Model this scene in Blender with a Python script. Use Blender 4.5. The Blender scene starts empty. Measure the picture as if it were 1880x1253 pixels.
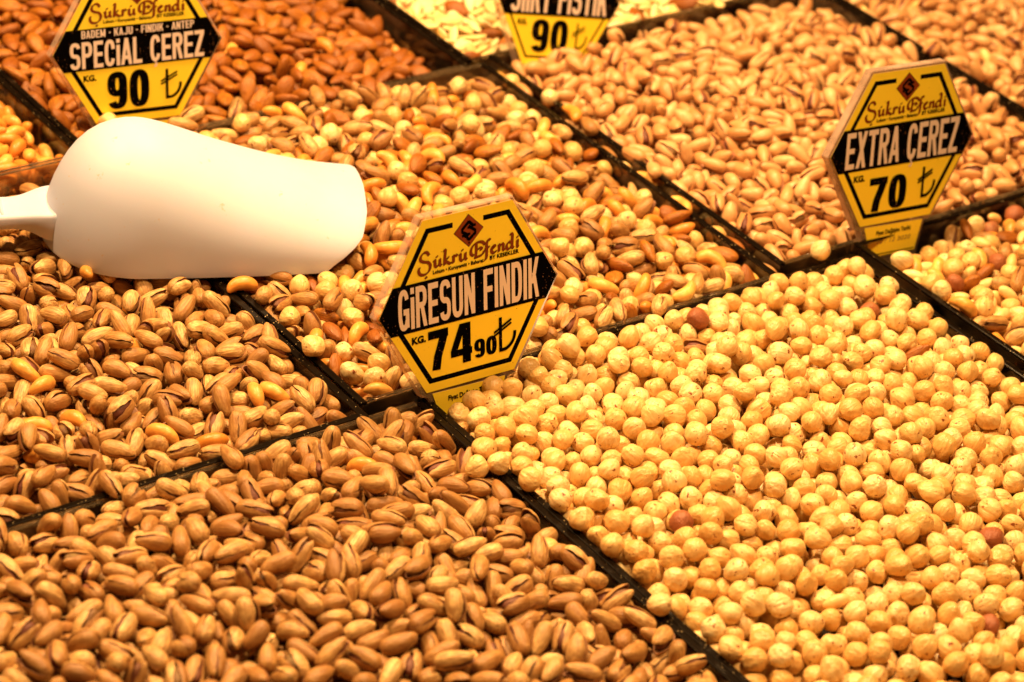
import bpy, math, random
import numpy as np
from mathutils import Matrix, Vector, Quaternion

S = bpy.context.scene
C = S.collection

# ------------------------------------------------------------------ camera
cd = bpy.data.cameras.new('camera')
cam = bpy.data.objects.new('camera', cd); C.objects.link(cam)
RC = ((0.79740113, 0.24232141, -0.55265882), (-0.59219016, 0.4903198, -0.63945079), (0.11602694, 0.8371779, 0.53448192))
POS = Vector((-0.78971311, -0.98825388, 0.84852847))
Mx = Matrix(RC).to_4x4(); Mx.translation = POS
cam.matrix_world = Mx
cd.sensor_width = 36.0; cd.lens = 36.0 * 4794 / 1880
cd.clip_start = .05; cd.clip_end = 50
cd.dof.use_dof = True
cd.dof.focus_distance = 1.545; cd.dof.aperture_fstop = 8.0
S.camera = cam

# ------------------------------------------------------------------ light (warm stall lamps over the trays) and exposure
W = bpy.data.worlds.new('World'); S.world = W; W.use_nodes = True
bg = W.node_tree.nodes['Background']
bg.inputs[0].default_value = (1.0, .60, .30, 1); bg.inputs[1].default_value = .015
def lamp(name, loc, target, size, power, col):
    l = bpy.data.lights.new(name, 'AREA'); l.shape = 'DISK'; l.size = size; l.energy = power; l.color = col
    o = bpy.data.objects.new(name, l); C.objects.link(o); o.location = loc
    o.rotation_euler = (Vector(target) - Vector(loc)).to_track_quat('-Z', 'Y').to_euler()
    return o
WARM = (1.0, .60, .25)
lamp('stall_lamp', (-.35, .55, 1.15), (.0, .05, 0), .10, 26, WARM)
lamp('stall_lamp', (.45, .40, 1.20), (.2, .05, 0), .10, 26, WARM)
lamp('stall_lamp', (.10, -.35, 1.30), (.1, .0, 0), .12, 18, WARM)
S.view_settings.view_transform = 'Standard'; S.view_settings.look = 'None'
S.view_settings.exposure = 0.0; S.view_settings.gamma = 1.0
S.render.engine = 'CYCLES'
S.cycles.max_bounces = 8; S.cycles.transparent_max_bounces = 24

# ------------------------------------------------------------------ materials
class NT:
    def __init__(s, name):
        s.m = bpy.data.materials.new(name); s.m.use_nodes = True
        s.t = s.m.node_tree; s.b = s.t.nodes['Principled BSDF']; s.out = s.t.nodes['Material Output']
    def n(s, typ, **k):
        x = s.t.nodes.new('ShaderNode' + typ)
        for a, v in k.items():
            if a.startswith('i_'):
                key = a[2:].replace('_', ' ')
                x.inputs[int(key) if key.isdigit() else key].default_value = v
            else: setattr(x, a, v)
        return x
    def l(s, a, b): s.t.links.new(a, b)
    def math(s, op, a, b=None, c=None):
        x = s.n('Math', operation=op)
        for i, v in enumerate((a, b, c)):
            if v is None: continue
            if isinstance(v, (int, float)): x.inputs[i].default_value = v
            else: s.l(v, x.inputs[i])
        return x.outputs[0]
    def ramp(s, fac, stops, interp='LINEAR'):
        x = s.n('ValToRGB'); r = x.color_ramp; r.interpolation = interp
        while len(r.elements) > 1: r.elements.remove(r.elements[-1])
        r.elements[0].position = stops[0][0]; r.elements[0].color = (*stops[0][1], 1)
        for p, c in stops[1:]:
            e = r.elements.new(p); e.color = (*c, 1)
        s.l(fac, x.inputs[0]); return x.outputs[0]
    def mix(s, fac, a, b, typ='MIX'):
        x = s.n('Mix', data_type='RGBA', blend_type=typ)
        for sock, v in ((x.inputs[0], fac), (x.inputs[6], a), (x.inputs[7], b)):
            if isinstance(v, (int, float)): sock.default_value = v
            elif isinstance(v, tuple): sock.default_value = (*v, 1)
            else: s.l(v, sock)
        return x.outputs[2]
    def noise(s, vec, scale, detail=2, rough=.5):
        x = s.n('TexNoise', i_Scale=scale, i_Detail=detail, i_Roughness=rough)
        if vec is not None: s.l(vec, x.inputs['Vector'])
        return x.outputs[0]
    def bump(s, h, strength, dist, base=None):
        x = s.n('Bump', i_Strength=strength, i_Distance=dist); s.l(h, x.inputs['Height'])
        if base is not None: s.l(base, x.inputs['Normal'])
        return x.outputs[0]
def nutvec(t):
    """nut-local position in cm, different for every nut, plus a random number per nut"""
    a = t.n('Attribute', attribute_name='nutco'); r = t.n('Attribute', attribute_name='rnd'); o = t.n('ObjectInfo')
    rnd = t.math('FRACT', t.math('ADD', r.outputs['Fac'], o.outputs['Random']))
    cmb = t.n('CombineXYZ'); k = t.math('MULTIPLY', rnd, 37.0)
    for i in range(3): t.l(k, cmb.inputs[i])
    v = t.n('VectorMath', operation='ADD'); t.l(a.outputs['Vector'], v.inputs[0]); t.l(cmb.outputs[0], v.inputs[1])
    return a.outputs['Vector'], v.outputs[0], rnd
def scaled(t, vec, s3):
    m = t.n('VectorMath', operation='MULTIPLY'); m.inputs[1].default_value = s3; t.l(vec, m.inputs[0]); return m.outputs[0]
def nut_material(name, dark, mid, pale, streak=0, rough=.45, spots=None, spotcut=.70, bump=.25, blot=.5, sss=0, coat=0, bscale=3.0, groove=0):
    t = NT(name); loc, vec, rnd = nutvec(t)
    base = t.ramp(rnd, [(0, dark), (.5, mid), (1, pale)])
    n1 = t.noise(vec, 1.8, 3)
    base = t.mix(t.math('MULTIPLY', t.ramp(n1, [(.35, (1, 1, 1)), (.65, (0, 0, 0))]), blot), base, tuple(c * f for c, f in zip(dark, (.80, .66, .52))))
    h = t.noise(vec, bscale, 4, .6)
    if streak:
        st = t.noise(scaled(t, vec, (1.0, 9.0, 9.0)), 1.0, 3, .6)
        base = t.mix(t.math('MULTIPLY', t.ramp(st, [(.42, (0, 0, 0)), (.62, (1, 1, 1))]), streak), base, tuple(c * f for c, f in zip(dark, (.72, .58, .45))))
        h = t.math('ADD', t.math('MULTIPLY', st, 1.0), t.math('MULTIPLY', h, .4))
    if groove:
        gr = t.noise(scaled(t, vec, (.7, 4.5, 4.5)), 1.0, 2, .5)
        h = t.math('ADD', t.math('MULTIPLY', h, .6), t.math('MULTIPLY', gr, groove))
        base = t.mix(t.ramp(gr, [(.36, (.5, .5, .5)), (.5, (0, 0, 0))]), base, tuple(c * f for c, f in zip(dark, (.97, .86, .72))))
    if spots:
        sp = t.noise(vec, 3.0, 3, .6)
        many = t.ramp(rnd, [(0, (0, 0, 0)), (1, (.045, .045, .045))])
        f = t.ramp(t.math('ADD', sp, many), [(spotcut, (0, 0, 0)), (spotcut + .02, (1, 1, 1))])
        base = t.mix(f, base, spots)
    t.l(base, t.b.inputs['Base Color'])
    t.b.inputs['Roughness'].default_value = rough
    if sss:
        t.b.inputs['Subsurface Weight'].default_value = sss; t.b.inputs['Subsurface Scale'].default_value = .003
        t.b.inputs['Subsurface Radius'].default_value = (1, .5, .2)
    if coat: t.b.inputs['Coat Weight'].default_value = coat; t.b.inputs['Coat Roughness'].default_value = .25
    t.l(t.bump(h, bump, .0016), t.b.inputs['Normal'])
    return t.m
def srgb(r, g, b):
    f = lambda c: (c / 255 / 12.92) if c / 255 <= .04045 else ((c / 255 + .055) / 1.055) ** 2.4
    return (f(r), f(g), f(b))
def plain(name, col, rough=.5, coat=0, spec=.5, noise=0, nscale=60, bump=0):
    t = NT(name); t.b.inputs['Roughness'].default_value = rough; t.b.inputs['Specular IOR Level'].default_value = spec
    if coat: t.b.inputs['Coat Weight'].default_value = coat
    tc = t.n('TexCoord')
    if noise:
        n = t.noise(tc.outputs['Object'], nscale, 4, .6)
        t.l(t.mix(t.math('MULTIPLY', n, noise), col, tuple(c * .55 for c in col)), t.b.inputs['Base Color'])
        if bump: t.l(t.bump(n, bump, .0005), t.b.inputs['Normal'])
    else: t.b.inputs['Base Color'].default_value = (*col, 1)
    return t.m
M = {}
M['shell'] = nut_material('pistachio_shell', (.36, .175, .052), (.58, .325, .105), (.86, .58, .24), streak=.65, rough=.45, blot=.6, bump=.4)
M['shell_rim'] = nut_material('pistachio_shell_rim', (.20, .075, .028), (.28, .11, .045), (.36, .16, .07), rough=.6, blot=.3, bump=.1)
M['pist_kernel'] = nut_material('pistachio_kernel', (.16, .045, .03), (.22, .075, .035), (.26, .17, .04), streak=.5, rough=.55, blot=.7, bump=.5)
M['pale_shell'] = nut_material('pale_pistachio_shell', (.50, .245, .09), (.65, .355, .145), (.78, .49, .24), streak=.25, rough=.40, blot=.28, bump=.15)
M['pale_rim'] = nut_material('pale_pistachio_rim', (.30, .09, .035), (.42, .17, .07), (.5, .25, .12), rough=.6, blot=.3, bump=.1)
M['hazel'] = nut_material('blanched_hazelnut', (.68, .405, .13), (.83, .575, .235), (.92, .73, .39), rough=.36, spots=(.24, .055, .014), spotcut=.675, blot=.4, bump=.62, sss=.05, bscale=2.2, groove=1.0)
M['hazel_skin'] = nut_material('skinned_hazelnut', (.30, .09, .035), (.38, .13, .05), (.45, .2, .08), streak=.5, rough=.5, blot=.6, bump=.5)
M['cashew'] = nut_material('roasted_cashew', (.62, .24, .035), (.78, .355, .06), (.88, .53, .14), rough=.38, blot=.55, bump=.25, sss=.1)
M['almond'] = nut_material('roasted_almond', (.26, .078, .006), (.37, .122, .010), (.52, .20, .018), streak=.55, rough=.45, blot=.35, bump=.6)
M['seed'] = nut_material('pale_seed', (.80, .58, .24), (.90, .72, .36), (.96, .84, .52), rough=.42, blot=.35, bump=.25)
M['peanut'] = nut_material('peeled_peanut', (.78, .46, .16), (.88, .60, .25), (.93, .72, .36), rough=.38, blot=.3, bump=.2)

def black_rim():
    t = NT('black_rim'); tc = t.n('TexCoord')
    v = t.n('TexVoronoi', i_Scale=420.0, feature='F1'); t.l(tc.outputs['Object'], v.inputs['Vector'])
    n = t.noise(tc.outputs['Object'], 90, 2)
    d = t.math('ADD', v.outputs['Distance'], t.math('MULTIPLY', n, .35))
    f = t.ramp(d, [(.255, (1, 1, 1)), (.28, (0, 0, 0))])
    n2 = t.noise(tc.outputs['Object'], 40, 3)
    base = t.mix(n2, (.003, .002, .0015), (.010, .006, .003))
    t.l(t.mix(f, base, (.55, .40, .22)), t.b.inputs['Base Color'])
    t.b.inputs['Roughness'].default_value = .2; t.b.inputs['Specular IOR Level'].default_value = .12
    t.l(t.bump(n2, .15, .0005), t.b.inputs['Normal'])
    return t.m
M['rim'] = black_rim()
def acrylic(name, tint, smear=.10, edge=.0, cloud=(.62, .45, .28)):
    t = NT(name); tc = t.n('TexCoord')
    tr = t.n('BsdfTransparent'); tr.inputs[0].default_value = (*tint, 1)
    gl = t.n('BsdfGlossy', i_Roughness=.08); gl.inputs[0].default_value = (1, 1, 1, 1)
    df = t.n('BsdfDiffuse'); df.inputs[0].default_value = (*cloud, 1)
    lw = t.n('Fresnel', i_IOR=1.49)
    m1 = t.n('MixShader'); t.l(lw.outputs[0], m1.inputs[0]); t.l(tr.outputs[0], m1.inputs[1]); t.l(gl.outputs[0], m1.inputs[2])
    n = t.noise(tc.outputs['Object'], 25, 5, .65)
    f = t.math('MULTIPLY', t.ramp(n, [(.4, (0, 0, 0)), (.75, (1, 1, 1))]), smear)
    if edge: f = t.math('ADD', f, edge)
    m2 = t.n('MixShader'); t.l(f, m2.inputs[0]); t.l(m1.outputs[0], m2.inputs[1]); t.l(df.outputs[0], m2.inputs[2])
    t.l(m2.outputs[0], t.out.inputs[0])
    return t.m
M['acrylic'] = acrylic('clear_acrylic', (.94, .88, .78), .10)
M['frost'] = acrylic('frosted_acrylic_edge', (.95, .86, .78), .40, .26, (.80, .58, .46))
M['sign_clear'] = acrylic('sign_acrylic', (.96, .93, .88), .12, .10)
M['edge'] = acrylic('acrylic_cut_edge', (.93, .86, .72), .06)
M['mound'] = plain('dark_mound', (.03, .014, .007), .8, noise=.8, nscale=50)  # near-black brown stands in for the shade deep between the nuts
M['counter'] = plain('counter', (.035, .02, .012), .6, noise=.8, nscale=12)
def card_mat():
    t = NT('yellow_card'); tc = t.n('TexCoord')
    n = t.noise(tc.outputs['Object'], 60, 5, .7); n2 = t.noise(tc.outputs['Object'], 620, 2, .6)
    base = t.mix(t.math('MULTIPLY', n, .35), (.98, .76, .045), (.96, .66, .022))
    f = t.ramp(t.math('ADD', n2, t.math('MULTIPLY', n, .22)), [(.825, (0, 0, 0)), (.85, (1, 1, 1))])
    t.l(t.mix(f, base, (.22, .10, .02)), t.b.inputs['Base Color'])
    t.b.inputs['Roughness'].default_value = .32; t.b.inputs['Specular IOR Level'].default_value = .12
    return t.m
M['card'] = card_mat()
def ink(name, col, dust):
    t = NT(name); tc = t.n('TexCoord')
    n2 = t.noise(tc.outputs['Object'], 900, 1, .5); n = t.noise(tc.outputs['Object'], 70, 3, .6)
    f = t.ramp(t.math('ADD', n2, t.math('MULTIPLY', n, .35)), [(.905, (0, 0, 0)), (.93, (1, 1, 1))])
    t.l(t.mix(t.math('MULTIPLY', f, dust), col, (.35, .18, .10)), t.b.inputs['Base Color'])
    t.b.inputs['Roughness'].default_value = .5; t.b.inputs['Specular IOR Level'].default_value = 0
    return t.m
M['ink'] = ink('black_print', (.0022, .0018, .0016), .8)
M['white_print'] = plain('pinkish_white_print', (.80, .66, .60), .4)
M['brown_print'] = plain('brown_print', (.20, .040, .007), .4, spec=.1)
M['dark_brown_print'] = plain('dark_brown_print', (.07, .012, .005), .4)
M['logo'] = plain('logo_brown', (.30, .055, .012), .4, spec=.1, noise=.7, nscale=120)
M['pen'] = plain('pen_ink', (.12, .07, .05), .5)
def scoop_mat():
    t = NT('white_plastic'); tc = t.n('TexCoord')
    n = t.noise(tc.outputs['Object'], 14, 5, .6); n2 = t.noise(tc.outputs['Object'], 130, 3, .6)
    base = t.mix(t.ramp(n, [(.5, (0, 0, 0)), (.8, (.35, .35, .35))]), (.56, .60, .80), (.53, .53, .58))
    f = t.ramp(n2, [(.69, (0, 0, 0)), (.74, (.45, .45, .45))])
    t.l(t.mix(f, base, (.55, .33, .12)), t.b.inputs['Base Color'])
    sc = t.noise(scaled(t, tc.outputs['Object'], (30, 300, 300)), 1.0, 4, .7)
    t.l(t.bump(sc, .04, .0005), t.b.inputs['Normal'])
    t.b.inputs['Roughness'].default_value = .52
    t.b.inputs['Subsurface Weight'].default_value = .15; t.b.inputs['Subsurface Scale'].default_value = .004
    return t.m
M['scoop'] = scoop_mat()

# ------------------------------------------------------------------ mesh helpers
def mesh(name, V, F, mats=(), midx=None, smooth=True, attrs=None):
    me = bpy.data.meshes.new(name)
    V = np.asarray(V, dtype=np.float32)
    if isinstance(F, tuple) and len(F) == 2 and isinstance(F[0], np.ndarray): loops, cnt = F
    else:
        cnt = np.array([len(f) for f in F], dtype=np.int32); loops = np.fromiter((i for f in F for i in f), dtype=np.int32)
    me.vertices.add(len(V)); me.vertices.foreach_set('co', V.ravel())
    me.loops.add(len(loops)); me.loops.foreach_set('vertex_index', loops)
    me.polygons.add(len(cnt)); st = np.zeros(len(cnt), np.int32); st[1:] = np.cumsum(cnt)[:-1]
    me.polygons.foreach_set('loop_start', st); me.polygons.foreach_set('loop_total', cnt)
    me.polygons.foreach_set('use_smooth', np.full(len(cnt), smooth, dtype=bool))
    for m in mats: me.materials.append(M[m])
    if midx is not None: me.polygons.foreach_set('material_index', np.asarray(midx, dtype=np.int32))
    for k, (typ, v) in (attrs or {}).items():
        a = me.attributes.new(k, typ, 'POINT')
        a.data.foreach_set('vector' if typ == 'FLOAT_VECTOR' else 'value', np.asarray(v, dtype=np.float32).ravel())
    me.update(calc_edges=True); me.validate()
    return me
def obj(name, me, parent=None, loc=None):
    o = bpy.data.objects.new(name, me); C.objects.link(o)
    if parent is not None: o.parent = parent
    if loc is not None: o.location = loc
    return o
def tag(o, label, cat, group=None):
    o['label'] = label; o['category'] = cat
    if group: o['group'] = group
    return o
def empty(name, loc=(0, 0, 0), mat=None):
    o = bpy.data.objects.new(name, None); C.objects.link(o); o.empty_display_size = .01
    if mat is not None: o.matrix_world = mat
    else: o.location = loc
    return o
def bevel_box(a, b, r=.001):
    """box with chamfered edges running along its longest axis"""
    a = np.array(a, float); b = np.array(b, float); ax = int(np.argmax(b - a)); o = [i for i in range(3) if i != ax]
    sec = []
    for (u, v) in ((0, 0), (1, 0), (1, 1), (0, 1)):
        pu = a[o[0]] if u == 0 else b[o[0]]; pv = a[o[1]] if v == 0 else b[o[1]]
        du = r if u == 0 else -r; dv = r if v == 0 else -r
        p = [(pu, pv + dv), (pu + du * .3, pv + dv * .3), (pu + du, pv)]
        if (u, v) in ((1, 0), (0, 1)): p = p[::-1]
        sec += p
    n = len(sec); V = []
    for e in (a[ax], b[ax]):
        for (u, v) in sec:
            p = [0, 0, 0]; p[ax] = e; p[o[0]] = u; p[o[1]] = v; V.append(p)
    F = [(i, (i + 1) % n, n + (i + 1) % n, n + i) for i in range(n)] + [tuple(range(n))[::-1], tuple(range(n, 2 * n))]
    V = np.array(V)
    # make the winding outward
    c = V.mean(0); f = F[0]; q = V[list(f)]; nn = np.cross(q[1] - q[0], q[2] - q[0])
    if nn @ (q.mean(0) - c) < 0: F = [f[::-1] for f in F]
    return V, F

# ------------------------------------------------------------------ counter under the trays
V, F = bevel_box((-.70, -.70, -.12), (1.25, .95, -.078), .004)
o = obj('stall_counter', mesh('stall_counter', V, F, ['counter'], smooth=False)); o['kind'] = 'structure'

# ------------------------------------------------------------------ trays
TR = {
 'FL': ((-.38, -.002, -.330, -.002), 'clear acrylic tray with black rims holding the front left heap of pistachios'),
 'FR': ((.006, .355, -.41, .008), 'clear black-rimmed tray holding the blanched hazelnuts behind the GiRESUN FINDIK price sign'),
 'FRR': ((.373, .70, -.33, .018), 'clear tray of mixed nuts at the right edge in front of the EXTRA CEREZ sign'),
 'ML': ((-.350, -.039, .004, .337), 'clear black-rimmed tray of pistachios at the left edge, half under the white scoop'),
 'MM': ((-.029, .291, .016, .337), 'clear black-rimmed tray of mixed nuts right of the white scoop'),
 'MR': ((.308, .620, .026, .344), 'clear black-rimmed tray of pale pistachios behind the EXTRA CEREZ sign'),
 'MRR': ((.630, .94, .026, .344), 'clear tray of pale pistachios in the top right corner'),
 'BL': ((-.35, -.037, .344, .67), 'clear tray of cashews at the left edge above the scoop handle'),
 'BM': ((-.028, .278, .344, .67), 'clear tray of brown almonds behind the SPECiAL CEREZ sign'),
 'BS': ((.288, .60, .350, .67), 'clear tray of flat pale seeds at the top edge left of the SiiRT FISTIK sign'),
}
T_WALL, RIMW, RIMH, DEPTH = .0032, .0052, .0020, .072
def surface(key):
    """height of the hidden dark liner below the nuts"""
    (x0, x1, y0, y1), _ = TR[key]
    E = {'FL': ({'B': -.004, 'R': -.004}, .009, .09), 'FR': ({'L': -.001, 'R': -.006, 'B': -.003}, .013, .09), 'FRR': ({'L': -.005, 'B': -.005}, .006, .09),
         'ML': ({'F': -.004, 'R': 0, 'B': -.010}, -.003, .06), 'MM': ({'R': -.010, 'F': -.004, 'B': .002, 'L': -.002}, .012, .10),
         'MR': ({'L': -.009, 'B': -.010, 'F': -.005, 'R': -.007}, .004, .08), 'MRR': ({'L': -.008}, -.001, .08), 'BL': ({'R': -.006, 'F': -.006}, .002, .06),
         'BM': ({'R': -.014, 'F': -.006, 'L': -.008}, .004, .08), 'BS': ({'L': -.008, 'F': -.006}, .002, .07)}[key]
    th = .018 if key == 'BS' else .024
    sm = lambda t: (lambda q: q * q * (3 - 2 * q))(max(0, min(1, t)))
    def h(x, y):
        D = {'L': x - x0, 'R': x1 - x, 'F': y - y0, 'B': y1 - y}; v = E[1]
        for k, e in E[0].items(): v = min(v, e + (E[1] - e) * sm(D[k] / E[2]))
        return v - th
    return h
tint = {}
for key, ((x0, x1, y0, y1), lab) in TR.items():
    root = empty('nut_tray', ((x0 + x1) / 2, (y0 + y1) / 2, -.078)); tag(root, lab, 'tray', 'clear trays set out on the stall')
    L0 = Vector(root.location); t = T_WALL
    def piece(name, a, b, r, m):
        V, F = bevel_box(a, b, r); V = V - np.array(L0)
        return obj(name, mesh(name, V, F, [m], smooth=False), root)
    zt = -RIMH
    piece('wall_panel', (x0 - t, y0 - t, -.076), (x0, y1 + t, zt), .0002, 'acrylic')
    piece('wall_panel', (x1, y0 - t, -.076), (x1 + t, y1 + t, zt), .0002, 'acrylic')
    piece('wall_panel', (x0, y0 - t, -.076), (x1, y0, zt), .0002, 'acrylic')
    piece('wall_panel', (x0, y1, -.076), (x1, y1 + t, zt), .0002, 'acrylic')
    qi = .0008; e = .0002; ox = .0007
    bar = lambda a, b: piece('rim', a, b, .0007, 'rim')
    # black edge strips along the sides and the front; the edges towards the back row are bare
    bar((x0 - t - ox, y0 - t - e, zt + .0001), (x0 + qi, y1 + t + e, 0))
    bar((x1 - qi, y0 - t - e, zt + .0001), (x1 + t + ox, y1 + t + e, 0))
    bare = lambda a, b: piece('top_edge', a, b, .0003, 'edge')
    F_, B_ = ((x0 + qi + .0001, y0 - t, zt + .0002), (x1 - qi - .0001, y0, -.0008)), ((x0 + qi + .0001, y1, zt + .0002), (x1 - qi - .0001, y1 + t, -.0008))
    if key == 'ML': bar((F_[0][0], y0 - t + .0006, zt + .0002), (F_[1][0], y0 + .0018, -.0001))
    else: bare(*F_)
    if key in ('FR', 'FRR'): bar((B_[0][0], y1 - .0004, zt + .0002), (B_[1][0], y1 + t + .0001, -.0002))
    else: bare(*B_)
    V, F = bevel_box((x0 + .0003, y0 + .0003, -.0765), (x1 - .0003, y1 - .0003, -.0735), .0005)
    obj('tray_base', mesh('tray_base', V - np.array(L0), F, ['acrylic'], smooth=False), root)
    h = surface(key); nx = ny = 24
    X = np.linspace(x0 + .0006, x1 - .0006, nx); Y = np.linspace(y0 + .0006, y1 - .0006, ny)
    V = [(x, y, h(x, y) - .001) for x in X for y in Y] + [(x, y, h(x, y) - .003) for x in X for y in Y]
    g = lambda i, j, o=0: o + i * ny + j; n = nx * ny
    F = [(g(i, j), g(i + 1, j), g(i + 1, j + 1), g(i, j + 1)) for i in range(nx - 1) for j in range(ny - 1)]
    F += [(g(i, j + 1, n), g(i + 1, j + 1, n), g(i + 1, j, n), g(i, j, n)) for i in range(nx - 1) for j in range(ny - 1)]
    obj('hidden_mound', mesh('hidden_mound', np.array(V) - np.array(L0), F, ['mound']), root)  # unseen filler added below the nuts, coloured dark so gaps stay dark

# ------------------------------------------------------------------ nut shapes
# ---- nut shapes: every function returns a list of (part, verts, faces) in metres, long axis = x ----
def _rs(seed): return np.random.RandomState(seed)
def waves(seed, n=5, f=1.6):
    r = _rs(seed); K = r.normal(0, f, (n, 3)); P = r.uniform(0, 6.28, n); A = r.uniform(.5, 1, n)
    A /= A.sum()
    return lambda d: (np.sin(d @ K.T + P) * A).sum(1)
def grid_faces(nu, nv, wrap, off=0, flip=False):
    F = []
    for i in range(nu - 1):
        for j in range(nv if wrap else nv - 1):
            a = off + i * nv + j; b = off + i * nv + (j + 1) % nv
            q = (a, b, b + nv, a + nv)
            F.append(q[::-1] if flip else q)
    return F
def sphere_dirs(nu, nv):
    u = np.linspace(0.02, np.pi - 0.02, nu)[:, None]; v = np.arange(nv)[None, :] * 2 * np.pi / nv
    return np.stack([np.cos(u) + 0 * v, np.sin(u) * np.cos(v), np.sin(u) * np.sin(v)], -1).reshape(-1, 3)
def blob(nu, nv, shape):
    d = sphere_dirs(nu, nv); V = shape(d)
    F = grid_faces(nu, nv, True)
    n = len(V); F.append(tuple(range(nv))[::-1]); F.append(tuple(range(n - nv, n)))
    F = [f[::-1] for f in F]
    return V, F
def shell_half(a, b, side, ang, seed, hi, full):
    """one half of a pistachio shell, hinged at the blunt end (-x), opened by ang"""
    nu, nv = (19, 12) if hi else (12, 7)
    w = waves(seed, 4, 1.2)
    u = np.linspace(0.0, np.pi, nu); v = np.linspace(0, np.pi, nv)
    def surf(scale, drop):
        x = a * np.cos(u); s = np.sin(u)
        prof = s ** .90 * (1 - 0.17 * np.cos(u)) * (1 + .04 * np.cos(2 * u))
        P = []
        for i in range(nu):
            for j in range(nv):
                y = b * prof[i] * np.cos(v[j]); z = b * .97 * prof[i] * np.sin(v[j]) ** .9
                P.append((x[i], y, z))
        P = np.array(P); d = P / a
        P = P * (1 + .085 * w(d * 1.7 + side))[:, None]
        P[:, 1] += .10 * b * np.sin(2.2 * P[:, 0] / a + seed)
        # beak at the open end and a faint ridge along the back
        P[:, 0] += .09 * a * np.clip(np.cos(u), 0, 1).repeat(nv) ** 5
        P[:, 2] += .02 * a * np.exp(-(P[:, 1] / (b * .22)) ** 2) * np.sin(u).repeat(nv)
        # seam edge bows a little
        P[:, 2] += .022 * b * np.sin(P[:, 1] / b * 7 + seed) * np.sin(u).repeat(nv)
        rim_ = np.exp(-(P[:, 2] / (b * .16)) ** 2)
        P[:, 2] += rim_ * .05 * b * np.sin(P[:, 0] / a * 8 + seed * 1.7 + side)
        return P
    th = .00085
    O = surf(1.0, 0); k = 1 - th / b
    parts_v = [O]; F = grid_faces(nu, nv, False)
    # rim loop: j=0 row and j=nv-1 row
    I = O.copy(); I[:, 1] *= k; I[:, 2] = I[:, 2] * k; I[:, 0] *= 1 - th / a
    n = nu * nv
    V = [O, I]
    F2 = grid_faces(nu, nv, False, n, True) if full else []
    e0 = [i * nv for i in range(nu)]; e1 = [i * nv + nv - 1 for i in range(nu)]
    # duplicated rim verts keep the edge crisp
    R = np.concatenate([O[e0], I[e0], O[e1], I[e1]]); m = 2 * n
    V.append(R); FR = []
    for i in range(nu - 1):
        FR.append((m + i, m + nu + i, m + nu + i + 1, m + i + 1)[::-1] if False else (m + i, m + i + 1, m + nu + i + 1, m + nu + i))
        q = m + 2 * nu
        FR.append((q + i, q + nu + i, q + nu + i + 1, q + i + 1))
    if not full:  # close the inside with a shallow floor just below the rim
        mid = len(V[0]) + len(V[1]) + len(V[2])
        ring = np.concatenate([I[e0], I[e1][::-1]]); V.append(ring)
        FL = []
        for i in range(nu - 1):
            FL.append((mid + i, mid + i + 1, mid + 2 * nu - 2 - i, mid + 2 * nu - 1 - i))
        F2 = FL
    V = np.concatenate(V); F = F + F2 + FR
    if side < 0:
        V[:, 2] *= -1; F = [f[::-1] for f in F]
    c, s = np.cos(-ang * side), np.sin(-ang * side)   # open about y through (-a,0,0)
    x = V[:, 0] + a * .92; z = V[:, 2]
    V[:, 0] = c * x + s * z - a * .92; V[:, 2] = -s * x + c * z
    return V, F
PIST = [(.0104, .0053, .05), (.0098, .0057, .10), (.0108, .0051, .075), (.0092, .0055, .012), (.0104, .0049, .13), (.0094, .0056, .16), (.0106, .0055, .03), (.0099, .0052, .09)]
def pistachio(k, hi=True, full=True, s=1.0, fat=1.0):
    a, b, ang = PIST[k % 8]; s *= .925; a *= s; b *= s * fat
    out = []
    for side in (1, -1):
        V, F = shell_half(a, b, side, ang, 11 * k + 3, hi, full)
        out.append(('shell_half', V, F))
    w = waves(70 + k, 5, 3)
    def sh(d):
        P = d * np.array([a * .84, b * .80, b * .80])
        return P * (1 + .07 * w(d))[:, None] + np.array([0, 0, 0])
    if ang > .02:
        V, F = blob(*((14, 12) if hi else (8, 7)), sh); out.append(('kernel', V, F))
    return out
def hazelnut(k, hi=True):
    w1 = waves(200 + k, 5, 1.5); w2 = waves(300 + k, 6, 4.0); w3 = waves(350 + k, 3, 1.0); r = _rs(400 + k)
    R = .0068 * (1 + r.uniform(-.09, .07)); el = r.uniform(.92, 1.20); nl = r.randint(3, 7); ph = r.uniform(0, 6.28)
    tw = r.uniform(-1.2, 1.2); fl = r.uniform(.86, 1); ga = r.uniform(.05, .13)
    def sh(d):
        th = np.arctan2(d[:, 2], d[:, 1]); rad = np.hypot(d[:, 1], d[:, 2])
        q = 1 + .17 * w1(d) + .035 * w2(d) - ga * np.abs(np.cos(nl * th / 2 + ph + tw * d[:, 0])) ** 7 * rad * (.4 + .6 * w3(d) ** 2 * 2)
        P = d * np.array([el, 1, fl]) * R * q[:, None]
        tip = np.clip(d[:, 0], 0, 1) ** 8
        P[:, 0] += .12 * R * tip                       # the small point
        P[:, 0] += .10 * R * np.clip(-d[:, 0], 0, 1) ** 3  # flatter foot
        return P
    V, F = blob(*((22, 26) if hi else (11, 14)), sh)
    return [('kernel', V, F)]
def tube(C, R, flat, nv, w=None):
    """closed tapering tube round a centre line in the xy plane"""
    n = len(C); V = []
    T = np.gradient(C, axis=0); T /= np.linalg.norm(T, axis=1)[:, None]
    for i in range(n):
        N = np.array([-T[i, 1], T[i, 0], 0]); B = np.array([0, 0, 1.])
        for j in range(nv):
            v = 2 * np.pi * j / nv
            V.append(C[i] + R[i] * (np.cos(v) * N + flat * np.sin(v) * B))
    V = np.array(V)
    if w is not None: V = V * (1 + .05 * w(V / .007))[:, None]
    F = grid_faces(n, nv, True); m = len(V)
    F.append(tuple(range(nv))[::-1]); F.append(tuple(range(m - nv, m)))
    return V, F
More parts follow.
